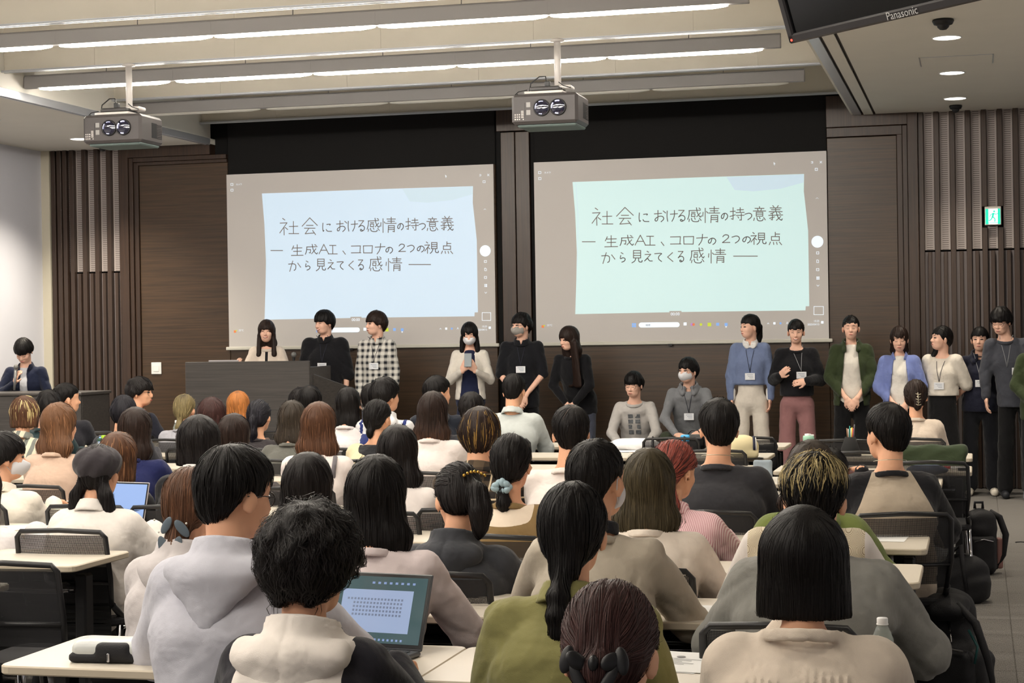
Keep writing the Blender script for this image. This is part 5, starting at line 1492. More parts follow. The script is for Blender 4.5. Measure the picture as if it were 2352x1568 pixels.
    g3 = bpy.data.objects.new(nmb, mesh_np(nmb, V, Q, bm)); COL.objects.link(g3); g3.parent = e
    # ---- shoes
    sc = shoes or (30, 30, 32); sm = mat('shoe_%d_%d_%d' % sc, srgb(*sc), .6)
    for i in (0, 1):
        a = A[i]; SP = [(cone((a[0], a[1]-.03, .045), (a[0]*1.05, a[1]+.13, .034), .042, .036), .02), (cone((a[0], a[1]-.03, .05), (a[0], a[1]-.01, .10), .04, .045), .02)]
        V, Q, _ = body_mesh('shoe', SP, .035 if not front else .014, sm, lambda F: F.__setattr__('v', np.maximum(F.v, (.004-F.grid()[2]))))
        so = bpy.data.objects.new('shoe', mesh_np('shoe', V, Q, sm)); COL.objects.link(so); so.parent = e
    if t.get('cuff'):
        cf = cloth('cloth_%d_%d_%d' % t['cuff'], srgb(*t['cuff']))
        for i in (0, 1):
            d_ = nrm(Wr[i]-E[i]); V, Q, _ = body_mesh('cuff', [(cone(Wr[i]-d_*.075, Wr[i]-d_*.01, .040, .037), 0)], .008, cf)
            g6 = bpy.data.objects.new('cuff', mesh_np('cuff', V, Q, cf)); COL.objects.link(g6); g6.parent = e
    if t.get('print'):
        mb = MB(); ys_ = np.arange(.40, -.05, -.003)
        for r_ in range(4):
            for c_ in (0, 1):
                px_, pz_ = cx+(-.034 if c_ else .034), zc-.15-r_*.052
                v = tri_sample(FF, np.stack([np.full_like(ys_, px_), ys_, np.full_like(ys_, pz_)], 1)); y_ = float(ys_[np.argmax(v < 0)])+.004
                v2 = tri_sample(FF, np.stack([np.full_like(ys_, px_), ys_, np.full_like(ys_, pz_-.04)], 1)); y2_ = float(ys_[np.argmax(v2 < 0)])+.004
                mb.add([(px_-.024, y_, pz_), (px_+.024, y_, pz_), (px_+.024, y2_, pz_-.04), (px_-.024, y2_, pz_-.04)], [(0, 1, 2, 3)])
        mb.build('printed_squares', mat('faded_photo_print', srgb(104, 108, 112), .8, noise=.5, nscale=60), e)['kind'] = 'stuff'
    # ---- lanyard badge
    if t.get('badge') is not None:
        bz = t['badge']; by = None
        def surf(px_, pz_, ex=.004):
            ys_ = np.arange(.34, -.05, -.003); Pp = np.stack([np.full_like(ys_, px_), ys_, np.full_like(ys_, pz_)], 1)
            v = tri_sample(FF, Pp); ok = v < 0
            return float(ys_[np.argmax(ok)]) + ex if ok.any() else .12
        mb = MB(); bx = t.get('badgex', 0.0)
        for s in (-1, 1):
            pts = []
            for k in range(7):
                u = k/6; px_ = cx+s*(.058*(1-u)**1.1)+bx*u; pz_ = (zc-.0)*(1-u)+(bz+.035)*u
                pts.append((px_, surf(px_, pz_, .006) if k > 0 else surf(px_, pz_-.03, .004), pz_))
            mb.tube(pts, t.get('lw', .0026), 5)
        mb.build('lanyard', mat('lanyard_%s' % t.get('lc', 'dark'), {'dark': srgb(38, 40, 56), 'pale': srgb(150, 152, 156)}[t.get('lc', 'dark')], .6), e)
        y0 = surf(cx*.3+bx, bz, .012); bd = MB().rbox((bx-.047, y0-.002, bz-.035), (bx+.047, y0+.002, bz+.03), .0015).build('name_badge', mat('badge_card', srgb(232, 234, 238), .35), e)
        mb = MB(); 
        for k in range(3): mb.box(bx-.03, bx+.03-.012*k, y0+.0021, y0+.0026, bz+.012-.014*k, bz+.016-.014*k)
        mb.build('badge_print', mat('badge_print', srgb(130, 140, 160), .6), bd)
    e['_z'] = 0; del e['_z']
    return e, H, dict(nb=nb, S=S, E=E, W=Wr, chest=chest, pel=pel, F=FF, K=K)
# ------------------------------------------------------------------ the seated audience
SEATS = []
def aud(short, px, ty, Yh, lean=.06, ch=True, who='woman', seat=None, **k):
    p = at(px, ty, Yh); fem = who == 'woman'
    k.setdefault('fem', fem)
    fc = k.get('face', 0.0)
    ox, oy = -math.sin(fc)*lean, math.cos(fc)*lean
    r = person('seated '+who+', '+short, p[0]-ox, Yh-oy, p[2], lean=lean, **k)
    if ch: SEATS.append((p[0]-ox+(seat or 0), Yh-oy-.02, fc, short, .9 if Yh < 4.6 else 1.0))
    return r
def attach(mb, name, m, r, lab=None):
    o = mb.build(name, m, r[0]); 
    if lab: o['label'] = lab
    return o
BLK = dict(c='black'); D = math.radians
C_CREAM = (232, 222, 206); C_WHITE = (236, 228, 222)
M_PINK = patcloth('pink_candy_stripe', srgb(225, 180, 185), stripes(srgb(240, 212, 214), srgb(206, 152, 160), .0065, .5))
M_STR = patcloth('beige_grey_stripe', srgb(190, 180, 160), stripes(srgb(214, 204, 182), srgb(120, 124, 118), .05, .5))
M_PLAIDB = patcloth('brown_black_plaid', srgb(60, 50, 40), plaid(srgb(34, 29, 27), srgb(92, 78, 62), srgb(208, 190, 160), .11))
M_PLAIDW = patcloth('white_black_check', srgb(200, 198, 192), plaid(srgb(212, 209, 202), srgb(40, 42, 48), srgb(225, 222, 215), .062))
def lacefn(x, y, z, M_, mix):
    fx = M_('ABSOLUTE', M_('SUBTRACT', M_('FRACT', M_('MULTIPLY', x, 1/.055)), .5)); fz = M_('ABSOLUTE', M_('SUBTRACT', M_('FRACT', M_('MULTIPLY', z, 1/.07)), .5))
    a = M_('GREATER_THAN', M_('FRACT', M_('MULTIPLY', M_('ADD', M_('MULTIPLY', fx, fx), M_('MULTIPLY', fz, fz)), 22)), .62)
    return mix(a, srgb(226, 214, 190), srgb(168, 150, 122))
M_LACE = patcloth('cream_crochet_lace', srgb(224, 212, 188), lacefn)
M_BSTR = patcloth('blue_pinstripe', srgb(96, 110, 168), stripes(srgb(100, 116, 178), srgb(150, 162, 208), .012, .3))
def ball(mb, c, r, R=None, n=10, mi=0):
    vs = []; 
    for i in range(n+1):
        t = math.pi*i/n
        for j in range(n*2):
            a = math.pi*j/n; v = np.array([math.sin(t)*math.cos(a)*r[0], math.sin(t)*math.sin(a)*r[1], math.cos(t)*r[2]])
            if R is not None: v = R@v
            vs.append(v+np.array(c))
    m2 = n*2
    mb.add(vs, [(i*m2+j, i*m2+(j+1) % m2, (i+1)*m2+(j+1) % m2, (i+1)*m2+j) for i in range(n) for j in range(m2)][::1], mi, True); return mb

# closest rows
r = aud('dark brown bun tied with black bow, lowest in the photo', 1400, 1330, 3.05, who='woman', hp=D(-16), hair=('bun', dict(c='burgundy', t=.012, tie=(.0, -.115, -.03), blobs=[((.0, -.125, -.045), (.036, .028, .036))], ns=1.0)), top=dict(kind='crew', c=(40, 40, 46)), ch=False)
H = r[1]; b = MB()
for s in (-1, 1):
    ball(b, H.p(s*.032, -.150, -.030), (.020, .006, .014), H.R@rotm(.4, 0, -s*.6)); ball(b, H.p(s*.026, -.148, -.065), (.010, .004, .034), H.R@rotm(0, 0, s*.5)); ball(b, H.p(s*.05, -.146, -.028), (.012, .006, .024), H.R@rotm(0, 0, -s*.2))
ball(b, H.p(0, -.153, -.034), (.009, .010, .014), H.R)
attach(b, 'hair_bow', mat('black_satin', srgb(20, 20, 24), .4), r)
r = aud('blunt black bob and cream gathered blouse beside a green tea bottle', 1845, 1158, 4.15, hair=('bob', dict(c='black', L=.134, w=.016, t=.012, lift=.0015, groove=.0008)), sh=.212, nbd=.008, arms='chin',
        top=dict(kind='wide', c=(216, 202, 186), th=.022, gather=1, neck=.03, A=.006, aw=1.25, name='blouse', prims=[(band((0, .0, .903), .088, .090, .011, .005, .2, -2.0), .006)]))
r = aud('tousled black mop over white hood and black vest, at the open laptop', 712, 1176, 4.1, who='man', hp=D(-6), hy=D(-8), hs=.98, sh=.2,
        hair=('mop', dict(c='softblack', t=.046, lump=.011, curl=.55, fluff=2.2, lift=.006, slen=.11, ns=1.2, crown=(-.015, -.045, .14))),
        top=dict(kind='hood', c=(34, 33, 40), th=.03, A=.007, hw=1.35, hoodm=cloth('cloth_236_228_220', srgb(236, 228, 220)), two=(lambda c, i: np.where(c[:, 1] < .02, .135+(i['nb'][2]-.1-c[:, 2])*.1-np.abs(c[:, 0]), -1), (236, 228, 220))), arms='wide')
r = aud('black low braid and olive green overshirt', 1315, 1103, 4.3, hair=('braid', dict(c='black', t=.014, tie=(.0, -.085, -.10), hem=[(-.13, -.12), (-.06, -.10), (-.035, -.05), (-.005, -.03), (.03, .0), (.05, .03), (.13, .034)],
        tail=[[((0, -.07, -.03), .058), ((-.003, -.10, -.09), .036), ((-.006, -.135, -.125), .022), ((-.008, -.15, -.15), .031), ((-.008, -.158, -.172), .021), ((-.006, -.166, -.195), .030), ((-.005, -.17, -.218), .020), ((-.002, -.172, -.24), .026), ((0, -.172, -.27), .012)]])), sh=.205,
        top=dict(kind='collar', c=(134, 130, 82), th=.024, A=.008, yoke=1, seams=1, aw=1.15, neck=.004), arms='down')
r = aud('short black hair, glasses and pale lavender grey hoodie', 540, 1020, 4.4, who='man', hy=D(-32), hp=D(-8), sh=.212, glasses=True, mood='calm', hair=('short', dict(c='black', t=.016, fluff=1.6, lift=.004, slen=.07, crown=(.0, -.05, .13), radial=1.0)),
        top=dict(kind='hood', c=(196, 196, 206), th=.032, A=.004, w=1.08, aw=1.2, hw=1.22), arms='wide', lean=.05)
# second row of desks
tt = dict(c='black', t=.016, hl=('blond', .8, .078, .3), lift=.006, fluff=1.8, curl=.25, slen=.07, crown=(.01, -.02, .13), blobs=[((0, -.035, .055), (.088, .092, .07))], hem=[(-.12, -.055), (-.06, -.05), (-.035, -.012), (-.01, .006), (.02, .002), (.035, .03), (.06, .05), (.13, .06)])
r = aud('blond streaked hair over black undercut and loose grey linen shirt', 1870, 1036, 5.1, who='man', seat=-.07, hair=('crop', tt), sh=.225, hs=.98, top=dict(kind='tee', c=(134, 133, 128), th=.03, A=.008, seams=1, w=1.05, aw=1.25), arms='wide')
r = aud('cropped black hair, mask loop behind ear and beige sweatshirt', 1370, 1003, 5.35, who='man', hy=D(-18), hair=('crop', dict(c='black', t=.011, slen=.04, lift=.002)), sh=.2, mask=M_MASK, mood='calm', top=dict(kind='crew', c=(180, 170, 154), th=.022, A=.009, seams=1), arms='wide')
b = MB(); c = r[2]['nb']; 
V, Q, _ = body_mesh('x', [(band((c[0], c[1]-.002, c[2]-.008), .066, .070, .016, .005, .25), 0)], .006, M_BLACK); o = bpy.data.objects.new('inner_collar', mesh_np('inner_collar', V, Q, cloth('cloth_32_33_40', srgb(32, 33, 40)))); COL.objects.link(o); o.parent = r[0]
r = aud('very long straight black hair and pale pink blouse, behind the laptop', 865, 1043, 5.2, hair=('long', dict(c='black', L=.36, w=.02, t=.016, groove=.003)), sh=.195, top=dict(kind='tee', c=(220, 206, 206), th=.02, seams=1, A=.007), arms='wide')
r = aud('brown hair tied with grey ribbons, half hidden by the lavender hoodie', 438, 1070, 5.25, seat=.22, hair=('low', dict(c='brown', t=.014, tie=(0, -.1, -.06), tail=[[((0, -.09, -.05), .04), ((-.01, -.12, -.12), .035), ((-.01, -.12, -.18), .022)]])), sh=.19, top=dict(kind='hood', c=(196, 190, 190), th=.025))
H = r[1]; b = MB()
for s, dz in ((-1, -.05), (1, -.06)): ball(b, H.p(s*.028, -.138, dz), (.033, .005, .015), H.R@rotm(.3*s, 0, s*.9)); ball(b, H.p(s*.02-.01, -.15, -.13), (.018, .004, .045), H.R@rotm(0, 0, s*.35))
attach(b, 'hair_ribbon', mat('grey_satin_ribbon', srgb(88, 100, 110), .4), r)
b = MB()
for q in ((-.06, -.03), (.055, -.04), (-.03, -.165), (.02, -.16), (-.045, -.07)): ball(b, H.p(q[0], -.161, q[1]), (.0035,)*3, n=5)
bb = attach(b, 'ribbon_pearls', mat('pearl', srgb(230, 228, 220), .25), r); bb['kind'] = 'stuff'
r = aud('long straight black hair behind the tousled mop', 708, 1037, 6.1, hair=('long', dict(c='softblack', L=.26, w=.01, t=.015)), top=dict(kind='tee', c=(60, 66, 90)))
r = aud('cream crochet vest over white shirt, head hidden behind streaked hair', 1853, 1042, 6.0, nbd=-.045, hair=('low', dict(c='darkbrown', tie=(0, -.1, -.04), tail=[[((0, -.1, -.05), .03), ((0, -.12, -.13), .02)]])), sh=.2, top=dict(kind='tee', c=(222, 212, 190), m=M_LACE, th=.022, A=.003, two=(lambda c, i: np.abs(c[:, 0])-.19, (228, 220, 214))), arms='wide')
r = aud('long ash brown hair down the back of a cream blouse', 1490, 1028, 6.15, hair=('long', dict(c='ash', L=.21, w=.012, t=.016, by=-.085)), sh=.195, top=dict(kind='tee', c=(232, 220, 206), th=.022, seams=1, A=.008, aw=1.15), arms='wide')
r = aud('black ponytail with gold bead clip and charcoal hoodie', 1052, 1060, 5.95, hy=D(28), hp=D(-14), hair=('pony', dict(c='softblack', t=.012, tie=(.035, -.10, .035), crown=(0, .03, .13), tail=[[((.03, -.095, .03), .03), ((.045, -.135, .0), .036), ((.05, -.14, -.07), .042), ((.045, -.13, -.13), .03), ((.04, -.125, -.16), .012)]])), sh=.2, top=dict(kind='hood', c=(58, 60, 65), th=.026, A=.009, aw=1.15), arms='wide')
H = r[1]; b = MB()
for k in range(7): ball(b, H.p(.0+.013*k, -.125-.003*k+.0006*k*k, .066+.012*math.sin(k*.55)), (.006, .006, .006), n=5)
attach(b, 'hair_clip', mat('gold_beads', srgb(190, 150, 70), .25, metal=.9), r)
# third row
r = aud('dark brown half-up hair and moss green jacket, below the mint lidded bottle', 1863, 1012, 7.1, hair=('long', dict(c='darkbrown', L=.20, w=.02, t=.022, root=('ashdark', .1))), sh=.205, top=dict(kind='hood', c=(112, 124, 66), th=.03, A=.009, aw=1.3), arms='wide')
r = aud('red hair in a low ponytail and pink pinstriped shirt', 1548, 1008, 7.05, hy=D(-22), hp=D(-10), hair=('low', dict(c='red', t=.013, tie=(.03, -.1, -.04), hl=('burgundy', .25), tail=[[((.02, -.08, -.03), .045), ((.05, -.1, -.09), .035), ((.075, -.09, -.16), .037), ((.07, -.08, -.2), .015)]])), face=D(-8), sh=.195, top=dict(kind='collar', m=M_PINK, c=(225, 190, 192), th=.026, yoke=1, seams=1, A=.008, aw=1.25, w=1.1), arms='wide')
r = aud('low ponytail in a pale blue scrunchie and camel vest', 1174, 993, 7.0, hair=('low', dict(c='black', t=.012, tie=(-.01, -.1, -.075), tail=[[((-.01, -.09, -.07), .026), ((-.012, -.118, -.10), .022), ((-.005, -.125, -.16), .032), ((.005, -.12, -.21), .012)]])), sh=.185, top=dict(kind='tee', c=(136, 112, 74), th=.022, neck=.02, two=(lambda c, i: .11+np.minimum(0, c[:, 2]-i['nb'][2]+.1)-np.sqrt(c[:, 0]**2+(c[:, 1]+.03)**2), (226, 210, 190))))
H = r[1]; b = MB(); rs = random.Random(3)
for k in range(9):
    a = k*2*math.pi/9; ball(b, H.p(-.012+.028*math.cos(a), -.128+.006*math.cos(3*a), -.088+.02*math.sin(a)), (.017+.004*rs.random(), .014, .014), H.R@rotm(0, rs.random(), a), n=7)
attach(b, 'scrunchie', mat('pale_blue_satin', srgb(150, 174, 184), .45), r)
r = aud('dark grey beret, low pigtails and white shirt', 228, 1016, 7.0, hs=.93, hair=('twin', dict(c='softblack', t=.010, tie=(0, -.09, -.05), tail=[[((-.05, -.07, -.05), .028), ((-.085, -.07, -.10), .03), ((-.105, -.06, -.16), .022), ((-.12, -.05, -.2), .006)], [((.05, -.07, -.05), .028), ((.07, -.085, -.10), .034), ((.085, -.08, -.17), .030), ((.09, -.07, -.225), .008)]])), sh=.195,
        top=dict(kind='collar', c=(226, 220, 214), th=.028, A=.009, yoke=1, aw=1.3), arms='wide', bottom=dict(c=(60, 58, 58)))
H = r[1]
V, Q, _ = body_mesh('b', [(H.e((0, -.02, .055), (.108, .118, .07)), 0), (H.e((0, -.03, .02), (.093, .105, .06)), .03)], .007, None, lambda F: F.__setattr__('v', F.v+(.003*np.sin(np.arctan2(F.grid()[0], F.grid()[1]-H.c[1])*9+F.grid()[2]*60)).astype(np.float32)))
o = bpy.data.objects.new('beret', mesh_np('beret', V, Q, cloth('cloth_58_54_58', srgb(58, 54, 58)))); COL.objects.link(o); o.parent = r[0]
r = aud('short black hair, face mask and cream jacket at the photo edge', 10, 988, 8.0, who='man', hy=D(-50), hair=('mop', dict(c='black', t=.014, lump=.003)), mask=M_MASK, mood='calm', sh=.2, top=dict(kind='collar', c=(234, 226, 212), th=.026))
r = aud('only a white sleeve at the photo edge', -48, 1060, 6.9, hair=('bob', dict(c='darkbrown')), sh=.2, top=dict(kind='tee', c=(222, 218, 220), th=.028, aw=1.3), arms='wide')
# fourth row
r = aud('broad back in plain black t-shirt, thin necklace', 1650, 913, 8.0, who='man', hy=D(14), hair=('short', dict(c='black', t=.016)), sh=.222, hs=1.0, top=dict(kind='tee', c=(50, 50, 54), th=.022, A=.005, w=1.05, seams=1))
b = MB(); c = r[2]['nb']; b.tube([(c[0]+.071*math.cos(a), c[1]-.01+.072*math.sin(a), c[2]+.012+.02*math.sin(a)*-.6) for a in [math.radians(180+k*15) for k in range(13)]], .0016, 5); attach(b, 'necklace', mat('silver_chain', srgb(200, 190, 170), .3, metal=.8), r)
M_BTEE = cloth('cloth_26_26_30', srgb(26, 26, 30))
r = aud('black and beige raglan shirt, leaning to the aisle', 2036, 924, 8.0, who='man', hy=D(22), face=D(14), hair=('short', dict(c='black', t=.018)), sh=.205, hs=1.0,
        top=dict(kind='crew', colc=(26, 26, 30), c=(178, 164, 146), th=.026, A=.011, w=1.05, aw=1.2, two=(lambda c, i: np.maximum(np.abs(c[:, 0])-.07-(i['nb'][2]-c[:, 2])*.5, (c[:, 2]-i['nb'][2]+.024)), (26, 26, 30))), arms='wide')
b = MB(); c = r[2]['nb']; b.tube([(c[0]+.071*math.cos(a), c[1]-.01+.072*math.sin(a), c[2]+.018+.02*math.sin(a)*-.6) for a in [math.radians(180+k*15) for k in range(13)]], .0016, 5); attach(b, 'necklace', mat('silver_chain', srgb(200, 190, 170), .3, metal=.8), r)
r = aud('slumped black hair resting a raised fist by the cheek', 1906, 1026, 8.6, lean=.1, who='woman', hair=('short', dict(c='black')), sh=.17, top=dict(kind='tee', c=(30, 30, 34)), arms='fist', face=D(10))
r = aud('short black hair with pale whorl and white t-shirt', 1310, 927, 8.0, who='man', hy=D(14), hair=('short', dict(c='black', t=.014, root=('brown', .014))), sh=.2, top=dict(kind='crew', c=(236, 226, 220), th=.022, A=.005))
r = aud('black mushroom cut with gold streaks and brown plaid shirt', 1103, 933, 8.0, who='man', hair=('mop', dict(c='darkbrown', t=.018, lump=.001, hl=('gold', .26, .0, .3), crown=(0, -.02, .14), slen=.14)), sh=.205, top=dict(kind='collar', m=M_PLAIDB, c=(70, 60, 50), th=.024))
r = aud('straight black shoulder length hair and white blouse by the cream bottle', 914, 975, 7.85, hair=('long', dict(c='softblack', L=.16, w=.025, t=.018)), sh=.19, top=dict(kind='tee', c=(232, 224, 220), th=.022))
r = aud('black bob over black sweater with white collar', 458, 953, 8.0, hair=('bob', dict(c='softblack', L=.12, w=.01, t=.018)), sh=.195, top=dict(kind='collar', c=(30, 30, 34), th=.022, colc=(228, 226, 224)))
r = aud('chestnut brown hair behind the dark beret', 272, 990, 8.0, hair=('bob', dict(c='brown', L=.13, w=-.005, t=.012, hl=('lightbrown', .4))), sh=.175, top=dict(kind='tee', c=(44, 42, 46)))
# fifth row
r = aud('long chestnut hair, white blouse with grey strap', 733, 922, 9.0, hair=('long', dict(c='brown', L=.2, w=.018, t=.016)), sh=.185, top=dict(kind='tee', c=(236, 226, 222), th=.022))
b = MB(); c = r[2]['nb']; b.tube([(.12, -.075, c[2]-.2), (.125, -.075, c[2]-.1), (.12, -.03, c[2]-.035)], [.012, .012, .012], 6); attach(b, 'shoulder_strap', cloth('cloth_110_106_110', srgb(110, 106, 110)), r)
r = aud('dark brown long hair next to the black white-collared sweater', 538, 948, 9.0, hair=('long', dict(c='darkbrown', L=.22, t=.014)), top=dict(kind='tee', c=(60, 54, 54)))
r = aud('long near-black hair over royal blue top', 312, 933, 9.0, hair=('long', dict(c='darkbrown', L=.28, w=.012, t=.014)), top=dict(kind='tee', c=(28, 34, 78)), arms='wide')
r = aud('very long wavy light brown hair and beige top', 137, 923, 9.0, hy=D(-20), hair=('wavy', dict(c='lightbrown', L=.38, w=.03, t=.014, tips=('brown', -.05, .2), curl=.25)), sh=.185, top=dict(kind='tee', c=(206, 178, 158), th=.02))
# rows further forward
r = aud('long sleek brown hair spread over white blouse, before the standing masked girl', 995, 897, 10.0, hair=('long', dict(c='darkbrown', L=.32, w=.012, t=.014, tips=('brown', -.05, .2))), sh=.185, top=dict(kind='tee', c=(230, 220, 216), th=.022))
r = aud('black low bun and cream frilled collar', 868, 915, 10.9, hy=D(-15), hair=('bun', dict(c='black', t=.012, tie=(-.01, -.1, -.06), blobs=[((.0, -.105, -.09), (.028, .026, .04))])), top=dict(kind='wide', c=(222, 208, 172), th=.024, neck=.035, gather=1, name='blouse', two=(lambda c, i: .1-np.sqrt(c[:, 0]**2+(c[:, 1]+.03)**2), (26, 26, 30))))
r = aud('ash brown hair and grey knitted top, in front of the podium corner', 672, 918, 10.9, hair=('long', dict(c='ashdark', L=.15, w=.012, t=.014)), top=dict(kind='crew', c=(98, 98, 92)))
r = aud('short gold streaked hair and striped beige shirt', 58, 908, 10.9, hair=('bob', dict(c='brown', L=.09, w=.0, t=.014, hl=('blond', .4, .0, .3))), sh=.19, top=dict(kind='collar', m=M_STR, c=(190, 180, 160), th=.022))
r = aud('long smooth black hair and white top, next to the striped jacket', 800, 887, 12.0, hair=('long', dict(c='black', L=.27, t=.012)), top=dict(kind='tee', c=(226, 220, 220)))
r = aud('black bob with a blue, white striped jacket', 885, 865, 12.0, who='man', hy=D(-35), hair=('mop', dict(c='black', t=.016, lump=.003)), sh=.2, top=dict(kind='zip', c=(226, 226, 228), two=(lambda c, i: (i['nb'][2]-.13-c[:, 2])*np.where(np.abs(np.abs(c[:, 0])-.16) < .012, -1, 1), (40, 52, 110))))
r = aud('small black head low behind the gold streaked hair', 1083, 898, 12.0, who='man', hair=('short', dict(c='softblack')), sh=.19, top=dict(kind='tee', c=(34, 36, 42)))
r = aud('black hair with high ponytail, against the podium face', 595, 917, 12.0, hair=('pony', dict(c='coolblack', t=.014, tie=(0, -.10, .02), lump=.004, tail=[[((0, -.1, .02), .024), ((0, -.135, -.02), .03), ((0, -.13, -.12), .034), ((0, -.12, -.2), .014)]])), top=dict(kind='tee', c=(50, 46, 48)))
r = aud('reddish dark bob between ash ponytail and orange hair', 487, 912, 12.0, hair=('bob', dict(c='burgundy', L=.1, w=.008, t=.018)), top=dict(kind='tee', c=(70, 60, 60)))
r = aud('grey black short hair in front of the profile man', 285, 905, 12.0, who='man', hair=('mop', dict(c='coolblack', t=.012, lump=.002)), top=dict(kind='tee', c=(60, 60, 66)))
r = aud('black hair and dark teal top next to the striped shirt', 112, 893, 12.0, who='man', hair=('mop', dict(c='black', t=.012, lump=.004)), sh=.19, top=dict(kind='tee', c=(38, 60, 64)))
r = aud('short black hair and pale blue shirt with back pleat', 1180, 857, 13.1, who='man', hp=D(-14), hair=('short', dict(c='black', t=.014)), sh=.21, top=dict(kind='shirt', c=(196, 202, 200), th=.024, yoke=1, pleat=1, A=.005, w=1.05))
r = aud('black hair, ear showing, dark jacket, beside the standing masked girl', 1005, 862, 13.1, who='man', hy=D(-42), hair=('short', dict(c='black', t=.018)), sh=.2, top=dict(kind='zip', c=(34, 38, 48)))
r = aud('black head just behind the striped jacket wearer', 856, 878, 13.1, who='man', hair=('short', dict(c='black')), sh=.19, top=dict(kind='tee', c=(60, 60, 70)))
r = aud('glossy black head before the podium corner', 712, 884, 13.1, hair=('bob', dict(c='black', L=.1, t=.012, root=('brown', .012))), top=dict(kind='tee', c=(50, 50, 56)))
r = aud('dark head half hidden by the glossy black one', 690, 889, 14.1, hair=('bob', dict(c='softblack', L=.1)), top=dict(kind='tee', c=(50, 50, 56)))
r = aud('bright orange hair in front of the podium', 548, 896, 13.1, hair=('long', dict(c='orange', L=.14, t=.012, root=('brown', .03))), top=dict(kind='tee', c=(90, 70, 60)))
r = aud('ash blond low ponytail and light grey top', 424, 903, 13.0, hair=('low', dict(c='ashblond', t=.012, root=('ashdark', .06), tie=(0, -.09, -.07), tail=[[((0, -.08, -.06), .03), ((-.01, -.1, -.10), .02), ((-.01, -.11, -.14), .028), ((-.02, -.11, -.2), .02), ((-.02, -.11, -.24), .006)]])), sh=.19, top=dict(kind='tee', c=(170, 170, 178)))
M_RED = cloth('cloth_200_50_40', srgb(200, 50, 40))
r = aud('curly black hair, glasses, red collar, in profile near the console', 322, 865, 14.0, who='man', hy=D(-58), face=D(-25), hair=('mop', dict(c='softblack', t=.022, lump=.008, curl=.4)), glasses=True, mood='calm', sh=.205, top=dict(kind='collar', c=(30, 32, 44), colc=(200, 50, 40)))
r = aud('black hair, brown cheek showing, in front of the console', 153, 878, 13.1, who='man', hy=D(-48), hair=('short', dict(c='black', t=.014)), top=dict(kind='tee', c=(40, 40, 46)))
r = aud('dark brown hair with silver claw clip and cream sweater', 2103, 870, 13.1, hair=('bun', dict(c='darkbrown', t=.014, tie=(.02, -.1, -.02), blobs=[((.015, -.11, -.05), (.03, .026, .05))])), sh=.175, top=dict(kind='crew', c=(222, 206, 190), th=.022, A=.004))
H = r[1]; b = MB()
for k in range(5): b.tube([H.p(.005+.006*(k % 2), -.138, .03-.02*k), H.p(.024, -.146, .022-.02*k), H.p(.043-.006*(k % 2), -.138, .028-.02*k)], .003, 5)
b.tube([H.p(.02, -.14, .04), H.p(.024, -.148, -.06)], .003, 5); attach(b, 'claw_clip', mat('silver_chain', None), r)

# ------------------------------------------------------------------ the people standing by the screens
STAND = []
PI = math.pi
def stand(short, px, ty, Yh, who='woman', yaw=0, lean=0.0, bpx=None, **k):
    p = at(px, ty, Yh); fc = PI+D(yaw)
    t = k.get('top', {})
    if bpx: t['badge'] = float(at(bpx[0], bpx[1], Yh-.15)[2]); 
    ox, oy = -math.sin(fc)*lean, math.cos(fc)*lean
    k.setdefault('hair', ('short', dict(c='black')))
    return person(('standing '+who+' ' if k.get('pose', 'stand') == 'stand' else who+' ')+short, p[0]-ox-math.cos(fc)*k.get('headdx', 0), Yh-oy, p[2], pose=k.pop('pose', 'stand'), fem=who == 'woman', face=fc, lean=lean, **k)
# yaw > 0 turns the figure towards the slatted wall side, head yaw hy > 0 likewise
FL = lambda L: dict(c='darkbrown', L=L, t=.014, ow=.048)
stand('smiling at the podium microphone in a white blouse with black tie', 612, 733, 17.3, yaw=18, hy=D(-4), hair=('longfront', dict(c='darkbrown', L=.26, t=.014, ow=.046, fringe=.02)), mood='smile', looks='smile', sh=.18, arms='lectern', top=dict(kind='tee', c=(222, 208, 194), th=.03, A=.006, aw=1.3, name='blouse', neck=.02, two=(lambda c, i: np.where(c[:, 1] > 0, .014-np.abs(c[:, 0]), -.01), (26, 26, 30))))
stand('smiling in a loose black half-zip shirt beside the podium', 745, 711, 17.35, who='man', yaw=6, hy=D(-34), hp=D(-6), bpx=(750, 840), hair=('mop', dict(c='black', t=.018, lump=.002)), mood='smile', looks='smile', sh=.225, arms='down', top=dict(kind='collar', c=(22, 22, 26), th=.032, w=1.08, aw=1.3, sleeve='short', sl=1.15, A=.008), bottom=dict(c=(24, 24, 28), w=1.15))
stand('with brown mushroom cut in a white and black checked shirt', 864, 713, 17.3, who='man', yaw=4, hy=D(-50), bpx=(866, 840), hair=('mop', dict(c='darkbrown', t=.018, lump=.001)), sh=.19, arms='down', top=dict(kind='collar', m=M_PLAIDW, c=(200, 200, 200), th=.024, hem=-.14), bottom=dict(c=(120, 124, 140), w=1.1))
rr = stand('in white cardigan, mask and navy dress, looking at a phone', 1078, 738, 17.25, yaw=12, hp=D(-16), looks='down', bpx=(1070, 877), mask=M_MASK, hair=('longfront', dict(c='black', L=.19, t=.010, w=-.015, ow=.04, part=1)), sh=.18, arms='phone', top=dict(kind='cardigan', c=(222, 216, 206), th=.02, open=(.035, .12), innerm=None, inner=(28, 34, 62), iname='dress_bodice', name='cardigan', hem=.05), bottom=dict(kind='skirt', c=(26, 32, 58), w=.8, L=.35))
Wd = (rr[2]['W'][0]+rr[2]['W'][1])/2
ph = MB().rbox((-.036, -.005, -.075), (.036, .005, .075), .004, M=Matrix.Translation(Vector((0, float(Wd[1])+.07, float(Wd[2])+.11))) @ Matrix.Rotation(D(28), 4, 'X'))
